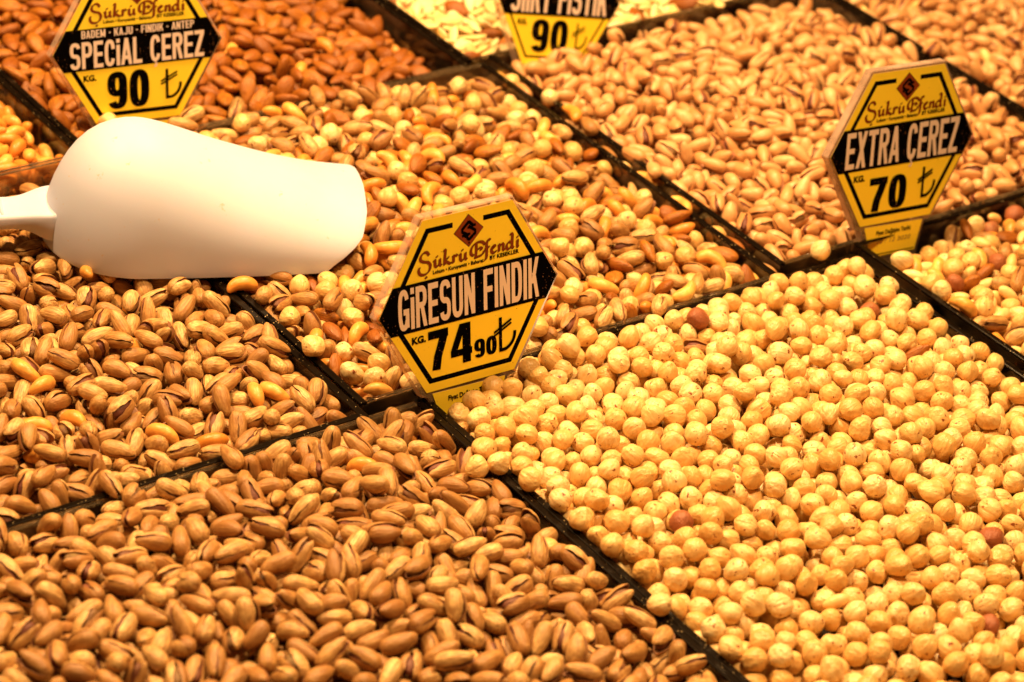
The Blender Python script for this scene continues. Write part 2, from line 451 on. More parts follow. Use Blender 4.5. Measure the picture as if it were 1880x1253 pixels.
def cashew(k, hi=True):
    r = _rs(500 + k); n, nv = (24, 14) if hi else (13, 9)
    span = r.uniform(2.5, 3.5); Rc = .0070 * r.uniform(.95, 1.1)
    t = np.linspace(0, 1, n); tt = .5 - .5 * np.cos(np.pi * t)
    a = (tt - .5) * span
    C = np.stack([Rc * 1.25 * np.sin(a), -Rc * np.cos(a), 0 * a], 1); C -= C.mean(0)
    R = .0046 * np.clip(np.sin(np.pi * tt), 0, 1) ** .42 * (1.12 - .34 * tt) + .0001
    V, F = tube(C, R, .96, nv, waves(520 + k, 5, 1.1))
    return [('kernel', V, F)]
def almond(k, hi=True):
    r = _rs(600 + k); w = waves(620 + k, 5, 1.5); L = .0112 * r.uniform(.92, 1.06)
    wd, tk = r.uniform(.50, .58), r.uniform(.31, .40)
    def sh(d):
        x = d[:, 0]; k2 = 1 - .22 * x - .13 * x ** 2
        return np.stack([x * L, d[:, 1] * L * wd * k2, d[:, 2] * L * tk * k2], 1) * (1 + .05 * w(d))[:, None]
    V, F = blob(*((20, 18) if hi else (11, 11)), sh)
    return [('kernel', V, F)]
def seed(k, hi=True):
    r = _rs(700 + k); w = waves(720 + k, 5, 1.2); L = .0092 * r.uniform(.9, 1.1); b = r.uniform(-.09, .09)
    def sh(d):
        x = d[:, 0]; k2 = 1 - .25 * x
        P = np.stack([x * L, d[:, 1] * L * .5 * k2, d[:, 2] * L * .20 * k2], 1) * (1 + .05 * w(d))[:, None]
        P[:, 2] += b * (P[:, 0] ** 2) / L - .03 * L * np.cos(P[:, 1] / (L * .5) * 3)
        return P
    V, F = blob(*((16, 14) if hi else (9, 9)), sh)
    return [('kernel', V, F)]
def peanut(k, hi=True):
    r = _rs(800 + k); w = waves(820 + k, 5, 1.4); L = .0082 * r.uniform(.9, 1.1); wd = r.uniform(.48, .58)
    def sh(d):
        x = d[:, 0]; k2 = 1 + .08 * x
        P = np.stack([x * L, d[:, 1] * L * wd * k2, d[:, 2] * L * wd * .95 * k2], 1) * (1 + .06 * w(d))[:, None]
        P[:, 2] += .05 * L * np.clip(x, 0, 1) ** 6
        return P
    V, F = blob(*((16, 14) if hi else (9, 10)), sh)
    return [('kernel', V, F)]
# kinds: 0 pistachio 1 plump pale pistachio 2 blanched hazelnut 3 skinned (brown) hazelnut 4 cashew 5 almond 6 pale seed 7 peanut
NVAR = 8
def nut(kind, var, hi=True, full=True):
    if kind == 0: return pistachio(var, hi, full)
    if kind == 1: return pistachio(var, hi, full, .95, 1.04)
    if kind in (2, 3): return hazelnut(var, hi)
    return {4: cashew, 5: almond, 6: seed, 7: peanut}[kind](var, hi)

TR_ORDER = ['FL', 'FR', 'FRR', 'ML', 'MM', 'MR', 'MRR', 'BL', 'BM', 'BS']
STRAYS = [
 (4, 'ML', -0.1057, 0.1944, 'curved cashew peeking out directly below the left end of the white scoop'),
 (4, 'ML', -0.1, 0.1778, 'pale cashew right beside the one below the left end of the scoop'),
 (4, 'ML', -0.1819, 0.1041, 'plump orange cashew among the pistachios near the left edge'),
 (4, 'ML', -0.1919, 0.1247, 'straight yellow cashew among the pistachios at the left edge'),
 (4, 'ML', -0.0607, 0.1381, 'small orange cashew among pistachios below the middle of the scoop'),
 (4, 'ML', -0.0862, 0.0591, 'orange cashew among pistachios in the middle of the left pistachio tray'),
 (4, 'ML', -0.214, 0.1019, 'orange cashew cut by the left edge of the photo'),
 (4, 'ML', -0.1446, 0.0337, 'bent cashew among pistachios just above the black rim'),
 (4, 'ML', -0.1379, 0.0303, 'pale yellow cashew among pistachios just above the black rim'),
 (4, 'ML', -0.188, 0.0737, 'half hidden orange cashew among pistachios left of the tray centre'),
 (4, 'ML', -0.0722, 0.0458, 'cashew under pistachios left of the short black rim piece'),
 (4, 'FL', -0.0553, -0.0417, 'bright cashew among pistachios just below the corner of the trays'),
 (2, 'FL', -0.0158, -0.1474, 'single cream hazelnut lying among the front pistachios by the black rim'),
 (4, 'FL', -0.0409, -0.001, 'orange cashew behind the glass at the top corner of the front left tray'),
 (0, 'FR', 0.1966, -0.0307, 'stray tan pistachio lying on top of the blanched hazelnuts'),
 (3, 'FR', 0.203, -0.0152, 'reddish brown skinned hazelnut lying on top of the blanched hazelnuts'),
 (5, 'FR', 0.3174, -0.096, 'stray almond lying on the hazelnuts near the right black rim'),
]
# settled nuts, tray by tray: (nuts that are objects, deeper and farther nuts); seven numbers each:
# step in x, y, z in half millimetres, three turn numbers, kind and shape
NUTS = {
 'FL': ([
174,461,168,24,8,53,4,2,537,157,40,75,12,2,17,523,153,89,42,64,4,8,468,165,38,67,10,1,8,439,161,16,63,42,3,3,505,161,57,6,27,7,5,573,163,44,50,18,4,5,538,157,11,21,54,7,12,475,165,50,84,79,1,2,636,142,86,26,31,2,4,590,154,
59,91,32,1,7,565,154,72,60,30,1,1,434,160,21,44,83,3,9,509,155,91,51,64,4,2,454,157,84,36,33,7,1,417,149,30,23,42,4,6,529,150,46,40,98,2,1,674,138,83,75,64,1,13,475,164,43,80,13,1,3,419,165,51,49,86,3,4,507,159,88,74,64,0,
0,553,151,66,73,76,4,1,386,164,68,19,21,4,9,669,131,45,21,10,1,4,584,151,55,16,20,1,0,440,159,32,34,60,3,2,611,147,40,18,13,4,7,684,141,21,44,88,7,1,480,163,13,65,35,6,1,535,163,56,70,85,6,2,393,155,61,31,10,4,4,422,162,59,
74,68,5,8,672,137,38,24,62,3,3,568,150,66,48,35,4,1,499,170,79,84,57,6,3,387,164,31,83,23,6,1,453,163,64,42,84,2,4,361,156,57,40,2,6,8,617,151,32,38,91,3,1,579,158,55,10,78,2,3,644,147,40,96,35,6,0,435,164,79,65,62,6,14,472,
165,68,82,74,2,5,500,170,49,69,77,1,1,413,157,66,10,30,1,8,584,163,60,78,88,0,2,335,164,59,74,74,7,5,440,161,71,53,19,2,0,644,151,59,9,29,0,3,377,154,67,54,74,3,1,401,165,39,91,73,3,5,521,162,7,44,66,5,0,426,173,76,46,13,
5,2,461,169,67,95,51,2,1,710,149,32,74,25,0,6,351,157,70,63,83,5,4,579,156,38,39,72,6,4,684,146,89,65,54,5,2,322,157,48,51,54,5,2,502,153,27,55,47,7,2,656,143,30,54,44,4,1,433,169,83,15,59,5,1,544,162,38,79,13,0,4,367,156,
75,37,27,7,3,392,162,13,64,34,3,1,483,165,20,41,11,7,2,584,157,84,85,55,1,9,528,165,54,1,60,6,2,340,166,43,38,49,2,3,400,159,85,26,29,7,3,473,161,26,58,7,0,2,321,153,71,68,39,2,1,429,165,65,44,95,2,0,671,148,48,63,39,7,4,
371,161,50,96,64,4,1,629,148,42,61,94,7,3,408,177,32,33,80,1,6,573,154,53,37,24,1,4,321,162,57,56,92,7,4,489,165,50,97,60,6,3,388,162,58,96,65,4,3,457,156,59,57,42,4,2,293,158,48,67,5,6,2,405,166,65,35,42,1,1,621,152,61,56,
20,2,6,365,158,3,51,45,7,5,346,156,69,45,52,7,4,549,162,62,67,92,0,3,493,162,86,43,67,2,4,467,157,59,72,78,5,3,387,159,57,28,19,1,1,594,152,30,57,29,2,1,324,163,0,52,44,6,1,302,150,63,17,18,5,4,447,173,32,31,67,4,11,279,146,
20,54,55,2,3,632,144,79,26,22,4,2,357,151,5,58,36,5,1,370,166,50,5,29,7,2,506,166,45,18,79,5,3,395,166,50,52,63,7,2,454,166,85,64,76,0,0,415,163,37,96,57,2,3,271,167,97,37,56,2,1,295,158,61,38,46,6,7,338,166,97,55,50,7,2,
526,160,44,26,87,3,2,566,156,34,70,91,6,0,636,140,38,27,91,7,6,477,166,35,87,79,6,1,392,158,16,20,53,7,5,314,158,27,87,39,0,9,354,166,84,43,34,0,2,262,158,68,52,51,6,1,423,164,56,27,6,6,3,652,145,33,83,62,6,6,306,155,22,14,
66,7,1,336,174,71,43,10,1,2,407,173,49,45,1,1,6,477,170,11,56,42,5,0,545,156,31,5,61,1,4,376,168,48,48,39,3,1,250,152,6,34,53,3,3,325,158,78,15,29,5,6,231,154,49,88,24,7,12,506,160,18,64,33,0,0,603,149,52,49,30,1,2,215,161,
38,97,44,7,0,315,150,76,86,60,5,0,575,154,39,48,62,0,3,276,158,67,58,78,2,6,652,144,81,51,83,0,6,556,167,29,37,87,5,3,539,149,45,52,41,2,5,265,157,57,67,6,2,2,447,156,9,45,65,4,3,319,164,50,89,19,5,3,384,164,37,68,8,6,2,204,
153,29,4,50,4,2,482,152,31,37,80,6,1,363,148,24,90,56,2,1,675,141,22,68,86,4,0,562,160,66,36,11,6,5,229,161,93,64,66,1,2,254,160,44,82,17,1,3,621,132,38,23,85,32,7,433,152,6,51,47,4,1,536,147,67,60,94,4,3,652,145,40,17,74,
2,1,350,151,41,73,92,1,1,404,160,49,2,64,3,0,213,153,68,42,52,6,3,326,149,66,93,38,3,8,469,146,75,32,20,6,2,195,146,22,47,64,4,2,584,154,54,45,14,4,4,257,148,53,34,13,0,2,374,154,19,39,81,0,7,627,151,71,79,73,4,3,510,147,
32,11,25,2,3,289,144,66,47,18,3,4,316,142,38,28,92,0,3,426,143,79,31,47,1,1,485,143,4,36,40,1,6,214,142,60,33,95,6,3,541,142,11,66,36,7,2,269,145,35,9,26,2,4,572,144,48,15,14,4,2,338,142,53,16,84,6,3,395,147,37,35,67,2,16,
529,136,71,27,36,1,10,674,116,29,72,15,37,4,297,138,15,43,38,4,0,174,138,83,24,56,0,0,615,141,7,55,70,2,0,482,134,46,3,64,5,0,370,142,86,28,30,1,0,451,136,25,33,11,5,0,256,141,75,80,77,4,0,195,137,36,78,68,4,0,219,139,51,
44,2,5,], [
100,451,145,28,56,6,6,10,426,142,55,56,9,2,7,487,138,35,76,20,0,2,475,120,83,32,32,2,0,402,141,5,33,41,6,2,474,153,34,29,75,7,8,449,136,79,83,63,4,6,513,138,20,64,33,5,2,553,151,54,81,87,4,3,454,154,92,47,25,6,0,477,141,23,
76,31,1,2,538,137,58,76,87,3,3,446,121,30,95,46,7,1,499,121,44,87,21,5,3,474,119,10,37,59,3,4,424,151,95,57,56,4,1,426,121,49,56,0,2,1,552,124,15,18,41,6,3,464,154,70,46,28,3,5,507,147,17,46,67,5,2,609,131,3,63,59,2,0,444,
137,45,49,67,4,0,583,130,78,41,56,5,3,628,125,93,33,49,4,1,483,140,15,44,59,5,0,568,114,50,93,26,3,3,543,140,93,46,48,0,0,517,125,46,26,86,5,0,464,123,56,31,94,3,5,418,137,66,67,75,1,2,485,120,88,41,37,2,5,602,110,88,24,38,
6,4,559,132,65,40,22,3,0,530,125,26,37,91,3,0,442,147,67,80,50,7,1,465,146,24,59,47,2,1,432,120,35,63,24,3,2,635,103,39,49,17,4,4,373,145,17,85,56,1,0,671,122,71,90,32,5,1,562,150,53,68,95,1,0,405,137,14,30,74,5,1,493,146,
28,33,81,1,0,502,122,14,83,42,1,1,464,125,77,63,78,6,1,588,122,24,82,30,2,2,605,145,67,32,39,6,0,639,131,51,95,49,2,1,620,125,53,97,35,3,3,533,141,69,79,84,6,3,584,139,54,57,60,6,1,430,121,90,21,44,6,2,358,142,85,62,81,0,
2,556,133,31,15,78,5,0,607,109,46,67,95,1,1,441,141,62,61,94,2,0,383,137,53,34,79,1,0,675,111,83,85,40,4,1,414,150,92,26,53,1,1,478,121,55,53,89,3,4,457,155,74,90,38,1,2,623,104,47,60,97,3,1,500,144,49,80,84,2,2,657,129,72,
58,68,6,2,479,138,41,58,50,3,0,609,135,10,70,67,5,1,573,139,61,81,43,3,4,418,125,25,55,69,4,0,373,142,76,30,19,4,1,635,119,7,47,66,0,2,422,148,81,83,66,5,3,551,141,27,54,84,0,0,497,127,57,35,4,1,1,455,141,80,67,78,4,1,519,
141,37,46,2,4,2,540,122,67,35,42,1,1,383,125,50,18,82,0,0,685,133,19,38,87,1,2,671,113,73,10,49,0,3,615,126,24,19,67,1,5,583,128,61,48,69,2,2,642,133,60,34,40,1,0,396,139,28,17,19,3,1,487,156,50,76,9,6,2,601,146,62,84,74,
2,0,346,154,20,39,87,1,2,469,136,38,37,86,5,1,369,134,58,10,78,5,0,436,136,20,71,46,3,2,406,121,34,84,27,5,1,369,157,11,68,35,1,2,586,112,16,71,28,6,1,554,117,47,12,81,6,1,663,119,92,63,60,6,0,547,138,41,26,79,0,1,684,116,
94,59,38,7,2,612,131,32,12,47,3,0,568,157,12,29,71,2,4,388,147,64,56,90,6,1,645,120,51,47,67,2,1,567,130,51,88,80,6,0,353,140,33,88,30,2,1,334,151,70,11,25,7,1,419,143,56,53,13,1,1,455,143,75,88,67,2,2,467,125,86,27,28,4,
5,627,132,38,92,62,2,1,585,134,63,54,39,2,2,544,131,60,50,7,3,5,518,121,67,48,53,5,1,459,155,45,33,7,3,0,487,122,34,24,85,5,1,363,127,36,61,28,2,1,608,128,43,31,5,2,0,332,139,16,74,29,5,1,390,140,78,44,30,4,1,529,144,17,28,
65,5,1,482,144,56,77,90,3,1,420,145,69,11,42,0,0,684,111,90,60,42,1,3,362,155,26,47,91,0,1,635,124,81,34,38,2,1,380,119,31,16,79,4,2,662,110,48,61,2,1,4,450,145,46,31,63,7,1,339,153,62,84,67,3,1,504,152,71,84,76,5,1,328,122,
68,43,48,3,0,440,122,34,81,15,2,1,649,135,53,57,98,0,0,552,143,31,59,43,4,2,627,143,95,36,36,3,1,369,141,56,43,77,2,0,595,131,21,31,72,2,4,406,137,12,49,49,2,4,333,141,59,76,80,7,1,686,120,84,52,84,1,0,349,120,31,52,59,0,
1,487,131,48,97,59,4,1,439,138,25,85,27,4,1,301,139,74,11,30,1,0,380,125,34,8,61,4,1,596,146,67,47,20,1,2,537,152,45,94,31,0,1,484,154,56,39,3,3,1,467,138,4,47,53,6,5,512,152,68,38,39,6,1,633,128,51,82,12,4,2,382,146,32,93,
36,1,3,354,140,28,44,77,0,0,287,150,30,93,38,1,0,424,144,86,81,39,1,1,334,124,62,13,28,1,0,656,132,87,45,36,7,0,460,154,69,64,90,3,2,684,131,90,65,31,1,1,612,132,26,42,51,6,0,544,134,59,36,25,1,0,303,128,31,28,65,2,1,584,
130,46,40,27,4,2,559,153,89,63,32,0,3,485,143,47,57,91,4,1,448,129,12,56,39,5,2,512,136,64,41,37,4,2,378,119,19,52,50,3,0,357,153,16,81,31,6,2,356,127,50,88,73,0,1,406,138,39,96,35,6,1,601,148,31,93,59,5,0,330,141,64,47,24,
3,2,555,121,43,66,87,6,1,445,148,55,37,11,0,0,522,148,57,34,96,4,3,380,137,93,27,43,3,1,664,134,25,56,37,6,1,302,136,58,18,15,3,0,320,120,62,35,8,6,2,641,133,94,52,40,3,0,544,145,47,19,11,1,1,582,128,89,36,34,5,1,280,151,
53,93,71,1,1,489,154,18,86,41,1,1,566,141,27,68,43,6,1,623,122,49,19,40,5,1,312,154,83,15,61,3,0,472,134,50,30,95,3,3,360,121,17,86,43,6,0,343,143,80,79,70,3,1,437,137,32,86,21,2,4,685,132,48,11,20,6,1,595,151,28,88,41,1,
5,398,147,57,24,8,7,0,526,136,36,53,94,2,0,500,137,83,37,38,4,1,418,140,38,25,49,2,1,632,142,69,6,40,6,0,646,116,51,50,12,7,3,379,138,59,67,4,3,1,286,137,8,52,45,2,2,474,153,55,90,72,1,0,260,140,56,65,92,7,1,327,133,56,25,
7,0,0,358,137,46,75,92,1,1,479,120,65,22,14,5,0,551,141,15,65,75,1,2,308,141,46,47,99,1,0,348,120,77,61,59,2,2,396,130,20,46,37,0,1,575,137,41,15,83,5,4,290,153,56,54,98,6,1,442,142,68,63,59,0,3,424,131,45,2,64,7,0,670,131,
1,48,42,2,2,596,136,57,11,74,7,1,630,141,67,71,56,6,1,524,148,68,36,27,3,5,559,120,86,62,66,5,2,421,151,96,54,45,3,1,263,137,39,4,43,5,0,453,156,58,62,88,4,1,501,135,32,91,32,4,0,342,121,43,64,4,6,1,283,130,70,61,8,3,3,314,
136,61,72,74,4,1,341,141,49,84,85,1,1,407,139,52,12,20,7,0,611,143,51,79,71,5,0,568,140,60,61,86,7,1,687,134,48,94,70,3,0,366,136,4,68,53,1,1,535,145,28,16,67,0,0,505,161,89,73,32,0,0,652,133,45,51,6,6,2,633,122,65,10,24,
4,3,434,140,94,42,51,3,2,295,157,5,41,69,5,0,273,151,92,69,33,2,0,455,146,69,84,20,4,3,493,141,64,51,9,5,1,419,121,24,12,66,4,0,606,126,15,43,60,3,1,279,121,92,69,58,1,1,351,156,41,34,94,3,1,392,140,43,47,76,4,1,501,119,19,
55,46,3,1,577,130,5,70,50,6,2,547,151,75,88,59,7,1,255,138,6,54,66,1,0,333,122,79,89,49,6,1,647,142,40,3,64,2,3,364,141,54,51,15,7,3,304,138,23,36,42,1,1,431,127,19,37,84,3,0,520,150,50,15,18,6,3,680,134,93,50,31,3,0,230,
139,40,75,8,2,1,595,144,69,40,52,0,1,626,133,36,71,8,4,1,434,151,54,76,82,4,0,477,144,83,44,47,1,2,337,137,51,16,13,7,1,240,155,69,27,25,5,1,555,145,57,70,83,4,0,276,120,76,22,24,2,1,397,143,19,23,60,1,2,284,139,44,77,90,
6,1,652,143,46,58,15,4,1,482,124,52,96,62,1,1,265,141,77,55,89,5,0,308,125,83,34,57,4,2,368,135,29,44,78,4,0,320,148,65,64,91,3,1,582,132,41,83,18,1,1,675,141,13,30,64,6,3,608,128,47,23,8,7,1,456,120,65,82,74,2,3,516,146,
23,14,56,6,0,222,148,73,18,19,6,3,681,126,44,34,29,6,0,553,137,27,39,83,1,0,629,142,34,61,20,1,1,418,160,34,81,42,4,0,247,146,50,88,34,3,3,399,136,55,62,83,3,2,365,141,23,88,38,0,1,253,120,79,59,58,5,0,566,149,64,89,71,5,
1,443,150,53,12,21,2,0,466,139,47,81,14,4,3,654,133,29,39,91,7,1,210,138,62,90,68,0,1,490,139,47,74,7,7,0,261,138,71,90,68,0,4,315,120,19,40,62,2,1,336,143,64,72,9,5,0,600,136,48,33,66,7,1,424,149,25,84,69,6,1,535,140,90,
63,60,4,0,557,123,47,26,44,7,0,236,130,1,43,56,2,1,510,148,31,63,6,4,1,574,134,60,86,20,7,1,526,158,62,32,94,2,1,627,104,44,30,94,6,1,463,125,2,43,38,2,0,295,132,44,11,77,1,1,479,157,62,68,87,2,3,683,130,6,56,45,7,0,403,142,
48,2,36,3,0,662,125,45,76,85,4,1,225,149,58,91,25,5,3,652,145,91,72,47,4,1,264,123,69,44,20,5,2,254,152,82,17,55,1,1,324,132,13,44,65,6,0,618,124,75,10,35,2,0,379,145,38,4,63,5,0,445,138,62,17,18,0,4,190,151,30,11,71,5,0,
478,140,69,72,11,3,1,427,146,19,83,67,3,2,352,129,70,83,51,6,3,205,135,82,24,35,7,0,609,143,59,9,28,6,2,317,147,75,26,18,6,0,606,113,7,34,31,3,1,504,145,72,93,57,6,1,590,134,72,15,77,1,1,234,140,67,92,67,6,0,243,121,67,19,
19,7,1,281,123,23,64,26,1,0,271,147,57,72,14,2,2,576,118,35,64,82,3,1,675,137,58,79,31,1,0,545,148,92,46,55,1,3,414,147,25,87,28,2,1,594,152,88,76,42,0,1,239,157,32,35,91,0,1,635,122,58,48,20,3,1,211,158,20,24,24,2,0,346,
120,66,73,76,6,0,464,151,41,92,25,6,2,364,152,89,51,50,4,0,659,131,15,66,20,3,2,517,140,36,65,21,7,0,221,123,17,80,29,6,0,380,137,67,20,17,2,2,482,135,57,30,8,1,0,247,138,24,7,50,1,0,319,137,30,19,81,7,2,580,142,3,35,50,4,
0,339,149,38,3,64,2,1,457,131,80,55,53,4,1,189,155,53,44,78,5,0,597,110,91,59,49,3,0,675,140,88,56,21,3,1,633,103,89,27,34,3,1,441,147,8,60,71,2,0,498,156,67,53,28,5,2,279,143,26,34,69,7,3,398,154,78,88,56,0,1,647,124,15,
37,79,6,0,609,142,73,85,26,7,1,210,135,26,84,24,3,1,220,157,75,85,45,1,1,512,130,86,17,57,4,1,597,125,36,84,20,7,1,624,120,94,71,54,2,1,328,129,53,91,62,0,1,572,135,61,3,44,0,1,178,136,5,43,63,3,0,197,119,80,42,42,4,1,310,
121,48,43,1,0,1,524,148,31,13,76,2,0,270,124,92,53,49,2,0,667,130,57,97,46,1,2,467,148,53,45,75,7,1,554,132,41,46,3,0,0,687,139,52,97,45,2,0,418,146,6,55,35,1,2,642,140,74,68,45,4,0,199,151,53,48,80,5,0,372,138,85,30,36,5,
1,353,151,77,80,77,0,2,275,146,79,63,75,2,1,446,155,38,51,58,7,3,396,137,55,90,77,2,0,620,131,77,77,42,6,1,491,137,46,68,6,0,0,508,120,72,32,18,6,0,494,157,46,45,96,2,2,664,114,80,25,43,4,0,160,149,83,18,43,2,1,394,159,53,
77,12,7,1,592,137,49,27,21,4,1,209,127,69,83,57,2,0,314,137,21,21,69,6,1,675,139,43,24,19,3,1,331,120,52,85,15,4,1,173,126,29,54,94,3,1,431,163,36,85,22,0,1,546,140,34,82,34,0,1,466,136,82,78,56,5,2,652,135,70,37,7,3,1,634,
143,59,13,28,1,0,367,154,19,12,62,4,1,638,110,61,79,20,4,0,283,139,40,70,14,1,0,518,137,54,50,97,1,1,346,142,67,29,37,3,1,192,151,63,54,65,5,1,459,165,10,46,68,6,1,407,146,36,43,88,2,3,618,106,56,28,8,0,1,195,127,27,83,78,
6,0,160,147,46,80,26,3,0,221,142,12,35,56,5,0,675,132,76,35,12,1,0,442,124,7,34,41,6,0,617,130,38,93,44,2,0,377,135,29,93,42,6,1,269,122,53,84,80,5,0,447,145,19,33,69,0,0,577,133,64,21,15,5,3,312,127,74,40,60,1,0,486,144,
83,18,38,1,2,488,122,19,53,52,5,7,419,141,15,79,70,2,0,365,147,88,75,64,7,0,687,137,55,57,51,3,1,183,141,20,43,53,6,1,136,138,25,7,56,3,0,510,119,48,43,1,3,0,550,134,41,5,69,4,0,637,123,47,37,84,6,1,518,154,51,82,85,6,0,333,
141,21,31,81,4,0,282,147,9,33,29,0,3,329,119,76,43,30,1,1,245,141,63,86,74,5,2,652,135,51,96,52,6,0,236,122,75,77,52,2,1,472,136,16,75,30,4,1,392,145,4,69,52,3,1,164,141,39,44,61,1,0,579,143,75,9,44,4,1,501,135,17,63,46,6,
0,355,121,62,59,20,3,1,612,131,88,67,35,7,2,303,149,47,98,40,6,1,596,118,64,5,58,2,0,565,125,64,38,4,2,1,652,119,72,88,29,5,1,339,152,62,68,32,2,0,287,117,78,87,60,3,0,219,136,36,93,34,0,2,256,126,34,21,85,2,1,146,147,90,
69,45,3,0,138,127,64,92,30,0,2,428,132,56,2,39,3,2,115,137,9,72,63,3,0,318,131,83,63,59,2,0,273,146,25,31,43,6,1,455,121,32,66,21,1,0,652,135,78,82,64,3,1,628,109,52,32,3,5,0,517,141,47,41,39,1,2,553,139,67,52,14,3,1,595,
150,9,68,30,2,0,353,130,64,54,83,6,2,201,132,49,70,5,5,2,485,140,70,50,76,4,1,161,128,33,13,78,2,1,454,140,68,64,90,4,1,271,116,69,56,81,0,2,384,147,58,69,90,4,1,639,131,70,81,82,6,2,675,124,58,36,12,2,1,241,143,24,64,25,
6,0,142,112,10,56,48,6,1,417,140,96,61,40,5,2,274,140,17,14,47,5,0,169,147,44,92,75,5,1,561,134,30,67,83,2,1,313,133,70,14,77,0,0,469,126,42,30,75,2,1,591,133,67,55,53,5,0,187,123,55,72,65,7,0,165,113,67,94,38,3,1,146,148,
56,25,8,1,1,102,132,29,82,26,4,2,386,130,77,54,66,1,2,276,110,16,86,50,7,0,662,140,58,10,22,5,1,542,123,18,64,82,6,1,616,139,10,74,46,7,1,501,142,47,21,79,6,0,337,138,41,95,58,0,2,133,134,8,46,33,5,0,242,132,21,58,33,4,1,
438,128,56,50,21,7,0,581,118,72,15,36,6,2,285,129,27,25,80,4,0,205,128,88,36,40,3,0,517,126,72,52,30,5,1,685,119,19,60,81,6,1,651,124,95,45,51,4,0,450,110,57,80,84,4,2,172,108,86,26,38,4,1,368,121,36,6,68,3,0,326,109,31,86,
23,5,1,532,143,63,20,86,3,0,403,146,43,46,33,3,2,563,140,28,74,24,0,1,183,136,43,43,61,3,2,675,140,72,68,82,6,1,451,141,74,30,88,2,2,594,135,40,75,23,6,1,147,120,85,44,52,1,0,338,127,84,27,42,5,1,372,140,79,78,64,2,2,253,
132,14,27,26,0,0,310,123,49,22,88,2,1,138,103,77,72,71,4,0,222,123,57,56,10,1,1,408,132,51,38,48,4,3,166,133,37,73,10,5,0,607,119,4,39,33,4,1,500,121,80,86,57,2,0,393,120,34,72,8,2,0,277,123,75,36,25,2,0,634,134,18,87,50,
5,1,652,143,40,30,45,6,1,127,129,42,51,1,4,1,581,112,47,41,96,1,3,675,127,57,34,11,0,0,112,107,86,56,29,5,3,199,125,19,82,29,3,1,357,135,27,83,77,0,1,517,132,82,37,37,4,2,532,116,18,18,36,1,0,374,124,47,98,46,5,0,474,126,
39,83,62,3,2,597,137,39,71,72,5,1,675,142,25,80,76,7,1,246,110,24,32,11,0,0,244,133,5,34,59,3,1,507,108,93,42,68,5,1,164,117,82,86,47,5,1,139,100,49,51,17,6,1,280,122,39,56,20,6,0,450,130,37,4,62,7,1,313,131,77,74,27,5,2,
660,135,70,17,19,1,0,345,119,66,80,78,6,0,556,131,0,51,46,6,1,424,119,72,64,70,4,1,594,109,52,34,96,6,0,231,119,46,84,18,7,0,624,132,1,50,61,2,3,97,123,61,88,65,0,1,142,136,98,44,52,1,1,494,133,28,35,68,3,2,388,114,49,80,
11,3,0,675,136,33,60,88,2,1,183,103,28,23,15,0,0,111,97,43,57,4,6,1,204,119,56,87,19,2,0,598,131,37,58,9,5,0,638,114,48,30,94,0,2,577,120,27,45,61,0,0,406,133,97,46,63,23,1,470,125,74,54,66,0,0,135,114,89,20,51,1,1,183,125,
45,38,2,0,1,320,109,24,87,33,4,0,491,116,61,11,21,2,2,273,133,40,46,93,5,1,515,123,40,36,36,7,2,456,112,21,48,16,6,2,225,110,47,54,10,3,1,145,134,65,60,73,7,0,574,138,13,27,50,4,0,639,134,43,9,62,4,0,391,134,5,60,59,7,0,330,
141,81,66,47,7,0,661,140,78,26,56,2,0,505,141,10,20,50,0,0,253,116,81,46,38,6,1,375,125,93,63,55,6,1,107,113,91,63,65,0,0,353,132,10,30,46,6,0,113,132,77,18,30,1,0,161,125,66,62,60,6,1,313,125,44,19,11,5,1,539,124,62,90,24,
1,0,426,130,49,79,10,3,0,137,96,54,47,35,3,1,234,130,29,11,25,4,0,194,105,64,96,46,1,0,484,98,66,15,18,5,2,291,96,72,90,62,7,1,288,124,36,11,52,1,0,599,115,50,21,40,1,1,660,116,17,87,43,6,0,408,117,86,29,75,5,1,565,126,60,
19,27,3,0,624,127,20,35,76,0,1,140,113,28,75,23,3,0,84,116,75,29,78,1,1,355,112,13,21,67,3,], ),
 'FR': ([
0,708,152,51,96,33,16,25,702,151,36,65,4,16,2,415,152,45,41,97,18,1,733,153,47,44,2,22,8,658,154,20,76,27,20,8,573,151,31,23,36,16,3,522,150,10,36,26,17,1,614,151,59,49,92,17,2,326,148,44,48,19,23,1,549,142,32,31,10,19,1,
649,125,23,65,11,16,1,417,136,81,23,24,21,0,472,146,71,17,79,20,0,809,122,59,6,35,23,0,342,126,30,27,77,16,0,312,126,62,74,10,18,1,372,123,66,82,37,20,2,819,136,55,5,31,23,0,360,146,88,21,58,17,1,502,125,47,3,42,21,2,388,
132,74,71,86,18,1,786,149,93,71,53,22,1,299,146,76,16,48,17,1,498,151,66,5,46,17,11,399,137,23,42,18,16,1,546,155,54,14,71,17,1,756,150,38,6,44,20,2,448,143,68,65,70,20,3,592,153,77,14,56,22,3,826,144,39,75,49,22,0,315,150,
24,48,20,16,1,366,152,60,62,92,18,1,287,151,77,72,32,17,4,471,152,85,77,46,17,1,412,149,10,41,49,16,0,732,151,55,53,97,19,0,679,147,34,34,50,18,2,526,156,12,44,21,16,5,805,142,67,86,54,22,6,649,145,54,86,29,22,1,756,158,11,
74,57,23,2,509,141,74,24,39,18,6,364,156,60,49,23,23,0,434,153,63,67,48,18,2,241,153,32,11,37,22,2,835,146,91,68,68,17,0,465,157,69,9,31,17,2,390,151,17,32,82,18,4,708,148,52,52,75,19,1,490,153,27,65,9,16,2,277,147,34,81,
70,23,1,744,147,85,72,44,23,2,630,154,16,38,37,18,0,608,140,30,95,54,22,3,412,162,38,60,95,21,1,328,138,84,57,67,16,1,823,148,82,26,49,16,0,551,146,18,68,81,16,1,347,157,2,48,50,22,1,671,144,91,50,61,21,1,446,152,55,64,92,
